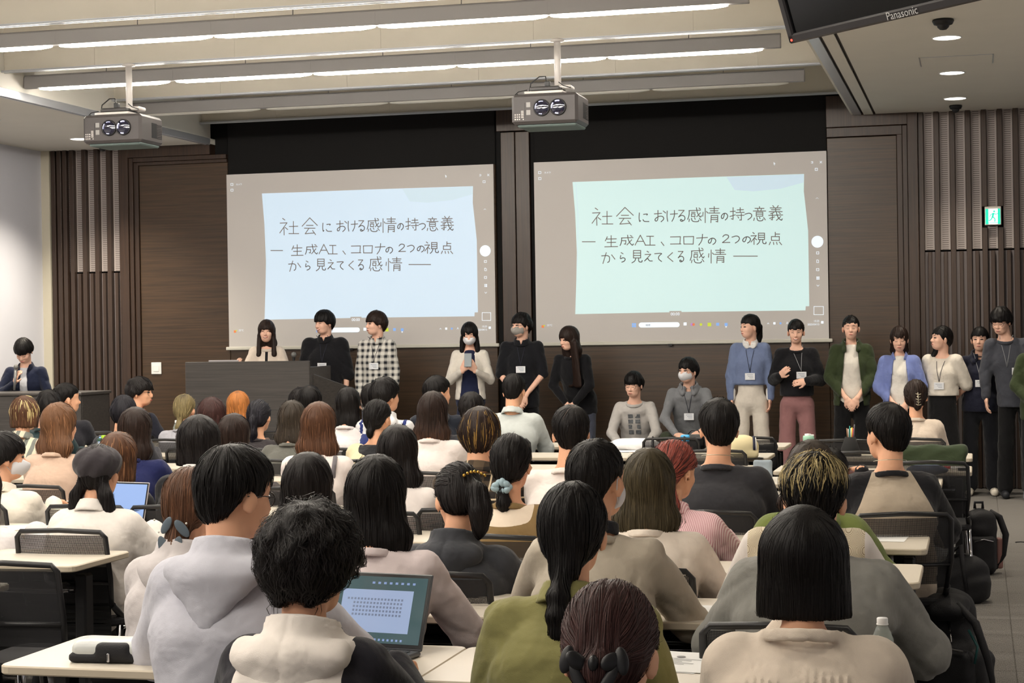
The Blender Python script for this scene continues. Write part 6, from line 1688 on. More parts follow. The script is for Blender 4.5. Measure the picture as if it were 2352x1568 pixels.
pho = ph.build('smartphone', mat('silver_phone', srgb(150, 160, 165), .3, metal=.3)); pho.matrix_world = Matrix.Translation(rr[0].location) @ rr[0].rotation_euler.to_matrix().to_4x4(); tag(pho, 'silver smartphone held up in both hands by the girl in white cardigan', 'phone')
stand('in black short sleeved shirt, grey mask and glasses, between the screens', 1197, 716, 17.3, who='man', yaw=8, hy=D(-42), bpx=(1192, 848), mask=M_MASKG, glasses=True, hair=('mop', dict(c='black', t=.014, lump=.004)), sh=.205, arms='front', top=dict(kind='collar', c=(20, 21, 26), th=.024, sleeve='short', sl=.98), bottom=dict(c=(16, 16, 20)))
stand('with very long brown hair bending forward in a black top', 1308, 748, 17.3, yaw=-12, lean=.16, hy=D(-30), hp=D(-10), hair=('longfront', dict(c='darkbrown', L=.50, t=.016, ow=.045, fl=2.5)), sh=.19, arms='front', top=dict(kind='tee', c=(18, 18, 22), th=.026), bottom=dict(c=(74, 78, 92), w=1.2))
stand('crouching in a white long sleeved shirt with printed squares', 1458, 850, 17.1, who='boy', pose='crouch', yaw=4, hy=D(-18), hp=D(-12), looks='down', glasses=True, hair=('mop', dict(c='black', t=.012, lump=.003)), mood='pout', sh=.195, top=dict(kind='tee', c=(190, 186, 182), th=.028, print=1), bottom=dict(c=(96, 96, 100)))
stand('crouching in a grey zip hoodie, face mask and glasses', 1582, 818, 17.15, who='boy', pose='crouch', yaw=4, hy=D(-32), bpx=(1575, 957), mask=M_MASK, glasses=True, hair=('mop', dict(c='black', t=.012, lump=.003)), sh=.205, top=dict(kind='zip', c=(124, 126, 130), th=.024), bottom=dict(c=(54, 60, 46)))
ptail = [[((-.0, -.1, .03), .022), ((.02, -.14, .0), .026), ((.03, -.14, -.1), .03), ((.03, -.12, -.2), .02), ((.03, -.11, -.26), .008)]]
r = stand('with a ponytail in a blue cable sweater and white trousers', 1722, 720, 17.3, yaw=4, hy=D(-52), bpx=(1722, 864), hair=('pony', dict(c='black', t=.012, tie=(0, -.1, .03), tail=ptail)), sh=.185, arms='down', top=dict(kind='shirt', c=(112, 126, 160), th=.03, aw=1.25, A=.005, name='sweater', hem=.16, points=1, cuff=(230, 228, 226), colc=(230, 228, 226)), bottom=dict(c=(218, 210, 198), w=1.25))
stand('smiling in black sweatshirt and dusty pink trousers', 1828, 731, 17.3, yaw=3, hp=D(-8), mood='smile', looks='smile', bpx=(1848, 861), hair=('pony', dict(c='black', t=.010, tie=(0, -.1, .03), hem=[(-.12, -.085), (-.05, -.06), (-.03, -.02), (-.005, .012), (.03, .0), (.055, .03), (.13, .03)], tail=ptail)), sh=.2, arms='waist', top=dict(kind='crew', c=(22, 22, 26), th=.032, w=1.05, aw=1.3, lc='pale', badgex=-.05, hem=.08), bottom=dict(c=(150, 108, 108), w=1.3))
stand('in dark green jacket over white t-shirt and black trousers', 1954, 722, 17.3, yaw=3, bpx=(1950, 861), looks='down', hair=('pony', dict(c='black', t=.008, tie=(0, -.1, .0), hem=[(-.12, -.085), (-.05, -.06), (-.03, -.02), (-.005, .012), (.03, .0), (.055, .03), (.13, .044)])), sh=.195, arms='front', top=dict(kind='hood', c=(52, 62, 38), th=.03, w=1.05, aw=1.25, open=(.05, .10), inner=(224, 218, 208), name='jacket', lc='pale', hem=-.03, A=.008), bottom=dict(c=(18, 18, 20), w=1.3))
stand('in open blue pinstriped shirt over white lace edged camisole', 2065, 747, 17.25, yaw=2, hp=D(-12), looks='down', bpx=(2062, 880), hair=('long', dict(c='darkbrown', t=.010, L=.09, ow=.044, w=-.01, part=1)), sh=.185, arms='front', top=dict(kind='collar', m=M_BSTR, c=(96, 110, 168), th=.03, aw=1.3, w=1.05, open=(.045, .12), inner=(230, 226, 218), name='shirt', hem=-.0), bottom=dict(c=(18, 18, 22)))
stand('in white knitted top and long black skirt looking over to the screens', 2163, 746, 17.3, yaw=-14, hy=D(-48), hp=D(6), bpx=(2140, 886), hair=('low', dict(c='black', t=.010, tie=(.03, -.08, -.06), hem=[(-.12, -.085), (-.05, -.06), (-.03, -.04), (-.005, -.03), (.03, .0), (.055, .03), (.13, .036)], tail=[[((.04, -.06, -.06), .03), ((.075, .0, -.12), .03), ((.08, .05, -.22), .03), ((.075, .06, -.34), .01)]])), sh=.18, arms='behind', top=dict(kind='cardigan', c=(224, 216, 204), th=.022, sleeve='short', sl=.95, aw=1.2, name='cardigan', hem=.12), bottom=dict(kind='skirt', c=(18, 18, 20), w=.75, L=.12))
stand('in navy hoodie, black trousers and white trainers', 2250, 748, 17.45, yaw=0, hy=D(-8), bpx=(2243, 880), hair=('low', dict(c='black', t=.010, tie=(-.03, -.08, -.06), hem=[(-.12, -.085), (-.05, -.06), (-.03, -.03), (-.005, -.02), (.03, .0), (.055, .03), (.13, .03)], tail=[[((-.04, -.07, -.06), .024), ((-.08, -.02, -.12), .02)]])), sh=.185, arms='behind', top=dict(kind='hood', c=(28, 30, 46), th=.03, A=.005, lc='pale', hem=-.03), bottom=dict(c=(22, 23, 28), w=1.15), shoes=(214, 206, 192))
stand('tall, in charcoal long sleeved tee and glasses, looking down', 2298, 704, 17.2, who='man', yaw=4, headdx=.13, hy=D(-28), hp=D(-18), looks='down', glasses=True, bpx=(2302, 852), hair=('mop', dict(c='black', t=.02, lump=.005)), sh=.21, arms='down', top=dict(kind='tee', c=(66, 68, 76), th=.03, w=1.05, aw=1.25, lc='pale', hem=-.07), bottom=dict(c=(18, 18, 20), w=1.15), shoes=(28, 30, 36))
stand('in green jacket cut off by the photo edge', 2385, 740, 17.0, yaw=-4, sh=.19, arms='front', hair=('long', dict(c='black', L=.12)), top=dict(kind='tee', c=(52, 62, 38), th=.03, aw=1.3, hem=-.1), bottom=dict(c=(24, 24, 28)), shoes=(120, 124, 132))
rr = stand('bowing over the console with a microphone, navy blazer', 55, 775, 16.35, who='man', yaw=10, lean=.1, hp=D(-38), looks='down', hair=('mop', dict(c='black', t=.016, lump=.001)), sh=.21, arms='mic', top=dict(kind='collar', c=(26, 32, 54), th=.026, name='blazer', open=(.028, .04), inner=(214, 216, 222)), bottom=dict(c=(30, 34, 50)))
w0 = rr[2]['W'][1]; mm = MB(); w0 = np.array(w0, float)+np.array([-.03, .055, .05]); dd = nrm(np.array([-.1, .0, 1]))
mm.tube([w0-dd*.12, w0-dd*.02, w0+dd*.09], [.011, .014, .017], 12); 
mo = mm.build('handheld_microphone', mat('mic_grip', srgb(150, 150, 150), .35, metal=.5))
ball(mm2 := MB(), w0+dd*.11, (.025, .025, .028)); mk = mm2.build('head', mat('mic_mesh', None), mo)
mo.matrix_world = Matrix.Translation(rr[0].location) @ rr[0].rotation_euler.to_matrix().to_4x4(); tag(mo, 'silver handheld microphone at the mouth of the man in navy blazer', 'microphone')
# ------------------------------------------------------------------ chairs under the audience
for (x, y, fc, short, sz) in SEATS:
    w_ = short.replace(',', '').split()
    c = chair(x, y, fc, 'black net backed chair under the person with '+' '.join(w_[:8]) if 'sleeve' not in short else 'black net backed chair mostly outside the photo edge')
    c.scale = (1, 1, sz)
# unoccupied chairs, backrest tops placed where the photograph shows them
EMP = [(1540, 1006, 'with a black bag behind the red haired woman'), (1716, 1004, 'by the empty desk corner below the white trousers'), (1935, 1010, 'holding up the black pen stand'),
       (1975, 1038, 'directly behind the one with the pen stand'), (2138, 1031, 'with a dark green jacket over its back'), (2140, 1060, 'nearest the aisle, blue cloth seen through its net'),
       (1640, 1034, 'beside the cream rounded bag'), (8, 1292, 'cut by the photo edge at the cream desk')]
EMPO = {}
for px, py, t in EMP:
    p = atz(px, py, CB); EMPO[(px, py)] = chair(p[0], p[1]+.28, 0, 'unoccupied black net backed chair '+t)
# ------------------------------------------------------------------ desks
ORD = {4.35: 'closest desk row', 5.35: 'second desk row', 6.3: 'third desk row', 7.25: 'fourth desk row', 8.25: 'fifth desk row', 9.25: 'sixth desk row', 10.2: 'seventh desk row', 11.1: 'eighth desk row', 12.25: 'ninth desk row', 13.4: 'foremost desk row'}
for Y0, nm in ORD.items():
    xs = [(-.80, 'cream topped desk at the carpeted aisle end of the '+nm), (-1.99, 'cream topped desk, second from the carpeted aisle, '+nm)]
    if Y0 < 8: xs += [(-4.0, 'cream topped desk beyond the inner aisle, '+nm)]
    else: xs += [(-3.19, 'cream topped desk, third from the carpeted aisle, '+nm), (-4.42, 'cream topped desk, fourth from the carpeted aisle, '+nm), (-5.62, 'cream topped desk, fifth from the carpeted aisle, '+nm)]
    if 7 < Y0 < 8: xs += [(-5.2, 'cream topped desk second beyond the inner aisle, '+nm)]
    if Y0 > 10: xs += [(-6.82, 'cream topped desk furthest from the carpeted aisle, '+nm)]
    for x, lab in xs:
        if x == -4.0 and Y0 < 5: continue
        if x == -.80 and Y0 > 13: continue
        desk(-.64 if (x == -.80 and Y0 > 10.5) else x, Y0, lab)
# ------------------------------------------------------------------ things on desks
DT = .7205
def on(px, py, z=DT): p = atz(px, py, z); return (p[0], p[1], z)
M_LAPG = mat('laptop_dark_grey', srgb(88, 90, 94), .35, metal=.3); M_KEY = mat('laptop_key', srgb(40, 42, 46), .5); M_LBEZ = mat('laptop_bezel', srgb(18, 18, 20), .3)
def laptop(x, y, rz, lab, w=.32, d=.22, lid=.21, tilt=18, bodym=M_LAPG, screen=None):
    e = empty('laptop', (x, y, DT), rz, lab, 'laptop')       # user sits at -y, hinge at +y
    MB().rbox((-w/2, -d, 0), (w/2, 0, .014), .004).build('base', bodym, e)
    k = MB()
    for i in range(14):
        for j in range(5): k.box(-w/2+.02+i*(w-.04)/14, -w/2+.02+(i+.86)*(w-.04)/14, -.02-.018*(j+1)+.003, -.02-.018*j, .014, .0155)
    kk = k.build('keyboard', M_KEY, e); kk['kind'] = 'stuff'
    MB().box(-.05, .05, -d+.02, -.125, .0141, .0146).build('touchpad', M_LBEZ, e)
    R = Matrix.Translation((0, .002, .012)) @ Matrix.Rotation(D(-tilt), 4, 'X')
    l = MB().rbox((-w/2, 0, 0), (w/2, .006, lid), .003).build('lid', bodym, e); l.matrix_local = R
    MB().box(-w/2+.004, w/2-.004, -.0012, -.0, .006, lid-.004).build('bezel', M_LBEZ, l)
    MB().tube([(-w*.3, 0.004, .0), (w*.3, .004, 0)], .006, 8).build('hinge', M_LBEZ, e)
    if screen: screen(l, w, lid)
    return e
def scr(name, c, s): return mat(name, srgb(*[v*.4 for v in c]), .12, spec=.6, emit=srgb(*c), estr=s)
def scr1(l, w, h):
    MB().box(-w/2+.012, w/2-.012, -.0022, -.0013, .016, h-.012).build('screen', scr('lcd_dusky_green', (62, 82, 84), .9), l)
    pg = MB().box(-w/2+.055, w/2-.05, -.0030, -.0023, .045, h-.05).build('document_page', scr('lcd_page', (150, 166, 196), .8), l)
    t = MB(); rs = random.Random(5)
    for j in range(5):
        x = -.09+(.02 if j else .0)
        while x < .085: t.box(x, x+.006, -.0034, -.0031, h-.08-j*.011, h-.074-j*.011); x += .0105
    tt_ = t.build('document_text', mat('lcd_text', srgb(60, 66, 76), .3, emit=srgb(96, 108, 132), estr=.8), l); tt_['kind'] = 'stuff'
    t = MB()
    for k in range(16): t.box(-.11+k*.0135, -.104+k*.0135, -.0030, -.0023, .022, .028)
    for k in range(8): t.box(-.02+k*.018, -.012+k*.018, -.0030, -.0023, h-.033, h-.027)
    tt_ = t.build('task_icons', scr('lcd_icons', (130, 150, 190), .8), l); tt_['kind'] = 'stuff'
def scrp(c, s=1.0, bar=None):
    def f(l, w, h):
        MB().box(-w/2+.010, w/2-.010, -.0022, -.0013, .014, h-.010).build('screen', scr('lcd_%d_%d_%d' % c, c, s), l)
        if bar: MB().box(-w/2+.010, w/2-.010, -.003, -.0023, h-.04, h-.010).build('tool_bar', scr('lcd_%d_%d_%d' % bar, bar, .8), l)
    return f
p = at(852, 1503, 4.72)
laptop(p[0], 4.70, D(-9), 'dark grey open laptop showing a document, in front of the tousled mop', screen=scr1, tilt=22, w=.325, lid=.215)
p = at(300, 1172, 7.75)
laptop(p[0]-.02, 7.66, D(-14), 'silver laptop with pale blue screen in front of the dark beret', bodym=mat('silver_lid', None), screen=scrp((142, 168, 215), .95), tilt=14, w=.30, lid=.2)
p = at(1978, 1118, 8.62)
laptop(p[0], 8.62, D(6), 'laptop with white page and violet toolbar before the raglan shirt', screen=scrp((205, 212, 250), 1.0, (52, 44, 96)), tilt=20, w=.3, lid=.2)
p = at(245, 998, 11.5)
laptop(p[0], 11.5, D(-20), 'bright blue laptop screen on the desk near the two capped bottles', bodym=mat('silver_lid', None), screen=scrp((150, 190, 240), 1.0), tilt=16, w=.28, lid=.19)

def bottle(px, py, h, r, cap, body, lab, capm, Y=None, liquid=None, lbl=None):
    x, y, z = on(px, py) if Y is None else (*at(px, py, Y)[:2], DT)
    e = empty('bottle', (x, y, DT), 0, lab, 'bottle')
    MB().lathe([(0, 0), (r*.9, 0), (r, .006), (r*.96, h*.25), (r, h*.3), (r*.95, h*.55), (r, h*.6), (r*.98, h*.7), (r*.6, h*.85), (r*.42, h*.9), (r*.42, h*.93)], 20).build('container', body, e)
    if liquid is not None: MB().lathe([(0, .003), (r*.86, .003), (r*.92, .01), (r*.9, h*.5), (r*.9, h*.62), (0, h*.62)], 18).build('liquid', liquid, e)
    MB().lathe([(r*.5, h*.91), (r*.5, h*.99), (r*.44, h), (0, h)], 20).lathe([(r*.42, h*.9), (r*.54, h*.9), (r*.54, h*.915), (r*.5, h*.915)], 20).build('cap', capm, e)
    if lbl is not None: MB().lathe([(r*1.01, h*.3), (r*1.01, h*.6)], 20).build('wrapper', lbl, e)
    return e
M_PET = mat('clear_bottle_plastic', srgb(200, 210, 210), .08, alpha=.32, spec=.8)
M_CAPW = mat('white_cap', srgb(240, 240, 240), .4)
bottle(2006, 0, .172, .027, None, M_PET, 'green tea bottle with white cap by the blunt bob', M_CAPW, Y=4.45, liquid=mat('green_tea', srgb(132, 168, 60), .2))
bottle(221, 0, .21, .033, None, M_PET, 'clear bottle with lime green cap beside the blue laptop screen', mat('lime_cap', srgb(165, 210, 40), .4), Y=11.35)
bottle(212, 0, .2, .034, None, M_PET, 'clear bottle with dark green cap before the lime capped one', mat('dark_green_cap', srgb(40, 80, 66), .4), Y=11.18, lbl=mat('pale_wrapper', srgb(200, 205, 205), .5))
bottle(390, 0, .2, .033, None, M_PET, 'white capped bottle between profile man and ash blond ponytail', M_CAPW, Y=13.6, liquid=mat('green_tea', None))
x, y = at(994, 1085, 10.64)[:2]
th = empty('thermos', (x, y, DT), 0, 'tall plain cream thermos standing on the desk beside long brown hair', 'thermos')
MB().lathe([(0, 0), (.029, 0), (.031, .003), (.031, .15)], 22).build('flask', mat('cream_enamel', srgb(228, 218, 182), .4), th)
MB().lathe([(.031, .151), (.031, .203), (.028, .207), (0, .207)], 22).build('lid', mat('cream_lid', srgb(236, 228, 196), .4), th)
p = at(1857, 1000, 11.3)
mt = empty('bottle', (p[0], 11.3, DT), 0, 'bottle with mint green and white flip lid, seen over dark brown hair', 'bottle')
hb_ = float(at(1857, 996, 11.3)[2])-DT
MB().lathe([(0, 0), (.034, 0), (.036, .004), (.036, hb_-.05), (.032, hb_-.04)], 20).build('container', mat('frosted_grey', srgb(170, 172, 176), .3), mt)
MB().lathe([(.034, hb_-.045), (.036, hb_-.03), (.033, hb_-.012), (.0, hb_-.01)], 20).build('lid', mat('mint_plastic', srgb(160, 208, 184), .4), mt)
MB().lathe([(.02, hb_-.012), (.02, hb_), (.0, hb_+.002)], 14, c=(-.004, 0, 0)).rbox((.012, -.008, hb_-.014), (.034, .008, hb_-.004), .003).build('flip_cap', M_CAPW, mt)
# pen stand
p = at(1953, 1025, 12.45)
ps = empty('pen_stand', (p[0], 12.45, DT), 0, 'black pouch style pen stand full of coloured pens', 'pen stand')
MB().lathe([(.0, 0), (.075, 0), (.07, .03), (.035, .13), (.03, .13), (.03, .1), (0, .1)], 16).build('pouch', M_BLACKM, ps)
for k, (dx, hh, c) in enumerate([(-.022, .19, (150, 110, 80)), (-.012, .185, (210, 205, 200)), (-.002, .205, (30, 140, 130)), (.006, .19, (235, 235, 235)), (.013, .195, (220, 220, 60)), (.02, .19, (225, 80, 100)), (.03, .215, (110, 110, 116))]):
    MB().tube([(dx*.7, 0, .1), (dx, 0, hh)], .004, 6).build('pen', mat('pen_%d_%d_%d' % c, srgb(*c), .4), ps)
# papers
def paper(px, py, w, d, rz, lab, n=1, printed=False, name='paper_sheet', col=None):
    x, y, z = on(px, py)
    e = empty(name, (x, y, DT), rz, lab, 'paper')
    for k in range(n):
        mb = MB(); nx = 6
        o = .004*k
        vs = [((-w/2+w*i/nx), (-d/2+d*j/3), .0006+o*.3+.004*(k+1)*max(0, (i/nx-.7))*max(0, j/3-.4)) for j in range(4) for i in range(nx+1)]
        mb.add(vs, [(j*(nx+1)+i, j*(nx+1)+i+1, (j+1)*(nx+1)+i+1, (j+1)*(nx+1)+i) for j in range(3) for i in range(nx)])
        s_ = mb.build('sheet', col or M_PAPER, e); s_.rotation_euler[2] = .12*k
    if printed:
        mb = MB()
        mb.disc((-.02, .06, .0035), .012, 14).disc((.05, .065, .0035), .012, 14)
        for k in range(5): mb.box(-.06+.01*(k % 2), .05-.02*(k % 3), .03-.018*k, .033-.018*k, .003, .0034)
        mb.build('print', mat('grey_print', srgb(150, 150, 150), .8), e)
    return e
paper(1600, 1398, .21, .15, D(0), 'blank white sheet on the desk beside the beige sweatshirt')
paper(1560, 1520, .2, .28, D(-14), 'printed handout with small pictures near the bow tied bun', 2, True)
paper(48, 1212, .24, .2, D(8), 'loose white sheets on the desk in front of the photo edge sleeve', 2)
paper(95, 1152, .3, .2, D(-4), 'white sheets under the mauve pouch', 2)
paper(2040, 1237, .15, .2, D(-4), 'white sheet at the desk corner by the moss green sleeve')
paper(1722, 1026, .12, .2, D(0), 'white sheet beside the dark case on the far desk corner')
paper(2188, 1043, .17, .2, D(0), 'white notepad on the desk behind the green jacket')
paper(1440, 1036, .2, .2, D(5), 'white sheet partly under the white folded cloth')
# small cases
def soft(name, prims, m, h, loc, rz, lab, cat, warp=None):
    V, Q, _ = body_mesh(name, prims, h, m, warp)
    o = bpy.data.objects.new(name, mesh_np(name, V, Q, m)); COL.objects.link(o); o.location = loc; o.rotation_euler[2] = rz
    tag(o, lab, cat); return o
rump = lambda A, f1=40: (lambda F: F.__setattr__('v', F.v+(A*np.sin(F.grid()[0]*f1+2*np.sin(F.grid()[2]*f1*.8))*np.sin(F.grid()[1]*f1*.9+F.grid()[2]*f1)).astype(np.float32)))
M_POUCHW = mat('pale_translucent_pouch', srgb(205, 208, 206), .25); M_FABB = mat('black_nylon', srgb(26, 26, 30), .7, bump=.4, bscale=250)
x, y, z = on(276, 1516)
pc = empty('pencil_case', (x, y, DT), D(4), 'oval pencil case, pale top over black zip base, on the closest desk', 'pencil case')
for nm, pr, m_ in (('case', [(rbx((0, 0, .034), (.125, .052, .026), .025), 0)], M_POUCHW), ('zip_band', [(rbx((0, 0, .014), (.13, .055, .014), .013), 0), (rbx((.0, -.04, .034), (.05, .022, .022), .015), .01)], M_FABB)):
    V, Q, _ = body_mesh(nm, pr, .006, m_); o = bpy.data.objects.new(nm, mesh_np(nm, V, Q, m_)); COL.objects.link(o); o.parent = pc
MB().rbox((-.012, -.066, .006), (-.004, -.060, .03), .002).build('zip_pull', M_CHROME, pc)
x, y, z = on(107, 1136); soft('pouch', [(rbx((0, 0, .03), (.13, .045, .03), .026), 0)], mat('mauve_nylon', srgb(110, 78, 88), .5, bump=.3, bscale=120), .008, (x, y, DT), D(-6), 'mauve zip pouch lying on white sheets', 'pouch', rump(.003))
x, y, z = on(1706, 1052)
cb = empty('bag', (x, y, DT), D(10), 'cream rounded bag with navy and white piping, by the black t-shirt', 'bag')
for nm, pr, m_ in (('body', [(ell((0, 0, .075), (.11, .07, .085)), 0), (rbx((0, 0, .03), (.105, .065, .03), .025), .02)], mat('cream_canvas', srgb(226, 212, 168), .7)), ('piping', [(band((.03, 0, .0), .098, .062, .0, .006), 0)], M_FABB)):
    V, Q, _ = body_mesh(nm, pr, .007, m_); o = bpy.data.objects.new(nm, mesh_np(nm, V, Q, m_)); COL.objects.link(o); o.parent = cb
pp = MB(); pp.tube([(.075+.03*math.cos(a)*0, -.062*math.cos(a), .06+.085*math.sin(a)) for a in [D(k*15) for k in range(13)]], .008, 8); pp.build('handle', mat('navy_webbing', srgb(30, 34, 60), .7), cb)
pp = MB(); pp.tube([(.088, -.058*math.cos(a), .058+.08*math.sin(a)) for a in [D(k*15) for k in range(13)]], .004, 6); pp.build('trim', M_PAPER, cb)
x, y = at(1752, 1075, 10.4)[:2]; soft('pouch', [(rbx((0, 0, 0), (.055, .014, .06), .012), 0)], cloth('cloth_150_162_172', srgb(150, 162, 172)), .007, (x, 10.4, .782), D(-6), 'pale blue grey fabric pouch on the desk past the black t-shirt', 'pouch', rump(.0015))
x, y, z = on(1762, 1034); soft('pencil_case', [(rbx((0, 0, .022), (.075, .04, .02), .018), 0), (rbx((.02, -.01, .03), (.05, .03, .018), .015), .01)], mat('dark_grey_case', srgb(60, 58, 54), .6), .007, (x, y, DT), D(12), 'crumpled dark grey case on the empty desk corner', 'pencil case', rump(.004))
x, y, z = on(1460, 1032); soft('folded_cloth', [(ell((0, 0, .03), (.2, .1, .055)), 0), (ell((-.08, 0, .03), (.14, .09, .03)), .03)], cloth('cloth_240_238_238', srgb(240, 238, 238)), .01, (x, y, DT), 0, 'heap of folded white cloth on the desk before the crouching boy', 'cloth', rump(.006, 30))
x, y, z = on(1590, 1032)
bg = empty('bag', (x, y+.1, DT), 0, 'glossy black bag with bright blue item, behind the red hair', 'bag')
for nm, pr, m_ in (('body', [(rbx((0, 0, .05), (.09, .05, .055), .03), 0)], mat('black_vinyl', srgb(18, 18, 20), .25)), ('blue_item', [(rbx((-.06, -.03, .075), (.035, .03, .03), .012), 0)], mat('bright_blue', srgb(70, 170, 225), .3))):
    V, Q, _ = body_mesh(nm, pr, .008, m_); o = bpy.data.objects.new(nm, mesh_np(nm, V, Q, m_)); COL.objects.link(o); o.parent = bg
pp = MB(); pp.tube([(-.05, 0, .1), (-.02, 0, .135), (.03, 0, .135), (.05, 0, .1)], .005, 6); pp.build('handle', M_BLACK, bg)
x, y, z = on(2195, 1077); mk_ = empty('marker_pen', (x, y, DT), D(80), 'red and white marker pen on the aisle desk corner', 'pen')
MB().tube([(0, -.06, .009), (0, .03, .009)], .008, 8).build('barrel', M_CAPW, mk_); MB().tube([(0, .031, .009), (0, .07, .009)], .0085, 8).build('cap', mat('red_cap', srgb(190, 40, 40), .4), mk_)
x, y, z = on(2212, 1080); er = tag(MB().rbox((-.03, -.012, 0), (.03, .012, .016), .003).build('eraser', M_BLACK, None, (x, y, DT)), 'black sleeved eraser beside the red capped marker', 'eraser')
x, y, z = on(2130, 1086); soft('folded_cloth', [(ell((0, 0, .02), (.13, .06, .03)), 0)], cloth('cloth_52_66_92', srgb(52, 66, 92)), .01, (x, y, DT), 0, 'dark blue folded cloth seen through the aisle chair net', 'cloth', rump(.005, 50))
# green jacket over a chair back
cj = EMPO[(2138, 1031)].location
soft('draped_jacket', [(cone((-.20, -.27, CB-.005), (.2, -.27, CB-.005), .032, .032), 0), (rbx((0, -.292, CB-.13), (.215, .022, .14), .02), .03), (rbx((0, -.235, CB-.1), (.2, .016, .1), .014), .02)], cloth('cloth_58_70_50', srgb(58, 70, 50)), .011, cj, 0, 'dark green jacket draped over an empty chair near the aisle', 'jacket', rump(.005, 34))
cj = EMPO[(1540, 1006)].location
soft('shoulder_bag', [(rbx((-.02, -.33, CB-.2), (.13, .04, .12), .03), 0), (cone((-.13, -.31, CB-.1), (-.13, -.27, CB+.005), .012, .012), .01), (cone((.1, -.31, CB-.1), (.1, -.27, CB+.005), .012, .012), .01)], M_FABB, .011, cj, 0, 'black shoulder bag hung over the chair behind the red hair', 'bag')

# ------------------------------------------------------------------ bags on the floor of the aisle
x, y, _ = atz(2252, 1322, 0)
bp = empty('backpack', (x, y+.1, 0), D(12), 'slim upright black backpack on the carpet, highest of the aisle bags', 'backpack')
def sp(nm, pr, m_, par, h=.009, wp_=None, lab=None):
    V, Q, _ = body_mesh(nm, pr, h, m_, wp_); o = bpy.data.objects.new(nm, mesh_np(nm, V, Q, m_)); COL.objects.link(o); o.parent = par
    if lab: o['label'] = lab
    return o
sp('body', [(rbx((0, 0, .2), (.10, .075, .2), .05), 0), (cone((0, 0, .3), (0, 0, .37), .085, .05), .04)], M_FABB, bp, .01, rump(.003, 30))
sp('front_pocket', [(rbx((0, -.085, .14), (.08, .03, .11), .025), 0)], M_FABB, bp, .009, rump(.002, 40))
pp = MB(); pp.tube([(-.03, .0, .42), (-.03, 0, .46), (.02, 0, .46), (.02, 0, .42)], .01, 8); pp.build('handle', M_FABB, bp)
pp = MB(); pp.tube([(.07, .02, .40), (.13, .02, .36), (.165, .0, .25), (.15, -.0, .12), (.10, .0, .03)], [.016, .022, .022, .016, .008], 8); pp.build('shoulder_strap', M_FABB, bp)
pp = MB(); pp.tube([(-.06, -.118, .22), (0, -.12, .235), (.06, -.118, .22)], .004, 6); pp.build('zip', M_CHROME, bp)
sp('pink_lining', [(rbx((.125, .02, .13), (.022, .03, .1), .015), 0)], mat('dusty_pink_nylon', srgb(150, 110, 104), .7), bp, .009)
x, y, _ = atz(2212, 1388, 0)
bp = empty('duffel_bag', (x, y+.12, 0), D(-8), 'slouching black bag with loose strap on the carpet, before the slim backpack', 'bag')
sp('body', [(ell((0, 0, .13), (.155, .12, .14)), 0), (rbx((0, 0, .09), (.145, .11, .09), .06), .04), (ell((.04, -.02, .2), (.09, .08, .07)), .04)], M_FABB, bp, .01, rump(.007, 26))
pp = MB(); pp.tube([(-.1, -.09, .1), (-.09, -.1, .2), (-.05, -.05, .30), (.0, -.06, .33), (.02, -.11, .2), (.04, -.13, .08)], [.014, .014, .016, .014, .014, .01], 8); pp.build('strap', M_FABB, bp)
pp = MB(); pp.tube([(-.08, -.03, .262), (0, -.04, .285), (.08, -.03, .262)], .004, 6); pp.build('zip', M_DGREY, bp)
p = at(2190, 1500, 7.75)
bp = empty('backpack', (p[0]-.01, 7.85, 0), D(-22), 'large black backpack with straps and buckles, closest bag to the camera', 'backpack')
ty = lambda pr: pr
sp('body', [(cone((-.06, .0, .16), (-.02, .04, .40), (.16, .11), (.12, .08)), 0), (rbx((0, 0, .12), (.17, .11, .12), .06), .05)], M_FABB, bp, .01, rump(.006, 24))
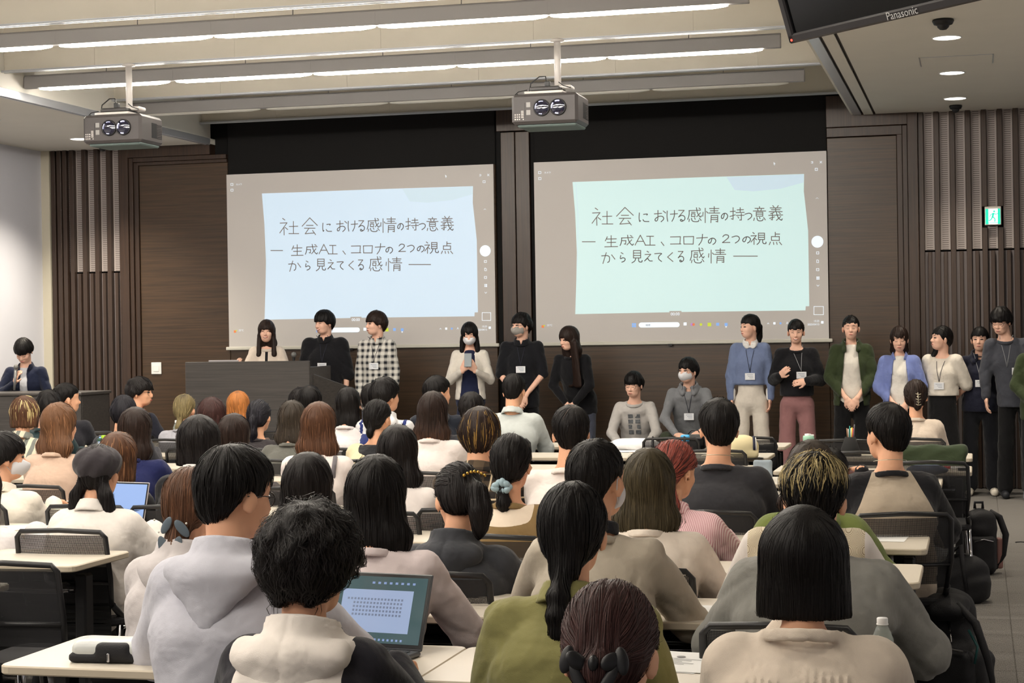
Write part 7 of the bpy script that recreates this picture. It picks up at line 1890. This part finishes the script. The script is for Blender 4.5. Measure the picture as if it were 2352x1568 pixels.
sp('front_pocket', [(rbx((.02, -.12, .13), (.13, .04, .12), .035), 0)], M_FABB, bp, .01, rump(.004, 32))
sp('lid_flap', [(cone((-.09, -.02, .41), (.05, -.02, .42), .05, .045), 0), (ell((-.02, -.06, .4), (.12, .07, .05)), .03)], M_FABB, bp, .01, rump(.004, 36))
pp = MB(); pp.tube([(-.08, -.1, .42), (-.13, -.15, .34), (-.10, -.17, .18), (-.12, -.13, .05)], [.02, .024, .02, .01], 8); pp.build('shoulder_strap', M_FABB, bp)
pp = MB(); pp.tube([(.06, -.07, .43), (.15, -.1, .36), (.20, -.1, .22), (.22, -.08, .08), (.18, -.12, .0)], [.014, .018, .016, .01, .008], 8); pp.build('shoulder_strap', M_FABB, bp)
pp = MB(); pp.rbox((-.02, -.17, .2), (.03, -.158, .225), .004); pp.tube([(-.1, -.168, .25), (.0, -.172, .262), (.12, -.165, .25)], .005, 6); pp.build('buckle', M_DGREY, bp)
pp = MB(); pp.tube([(.12, -.1, .33), (.17, -.13, .27), (.16, -.14, .2)], .006, 6); pp.build('side_cord', mat('dark_teal', srgb(20, 70, 70), .5), bp)
# crumpled clear plastic bags between the chair legs
M_CLEAR = mat('crinkled_clear_plastic', srgb(215, 218, 220), .12, alpha=.38, spec=.8)
x, y, _ = atz(2190, 1290, 0)
soft('plastic_bag', [(ell((0, 0, .12), (.09, .07, .13)), 0)], M_CLEAR, .012, (x-.03, y+.2, 0), 0, 'crinkled clear plastic bag on the floor behind the slouching black bag', 'plastic bag', rump(.012, 55))
soft('plastic_bag', [(ell((0, 0, .08), (.10, .06, .09)), 0)], M_CLEAR, .012, (x-.16, y-.25, 0), 0, 'second clear plastic bag, lower, beside the raglan wearer chair', 'plastic bag', rump(.012, 50))
x, y, _ = atz(2345, 1246, 0); tag(MB().tube([(-.04, 0, .004), (0, .01, .006), (.05, 0, .004)], .004, 6).build('cable_piece', M_BLACK, None, (x, y, 0)), 'short black cable lying on the carpet at the photo edge', 'cable')
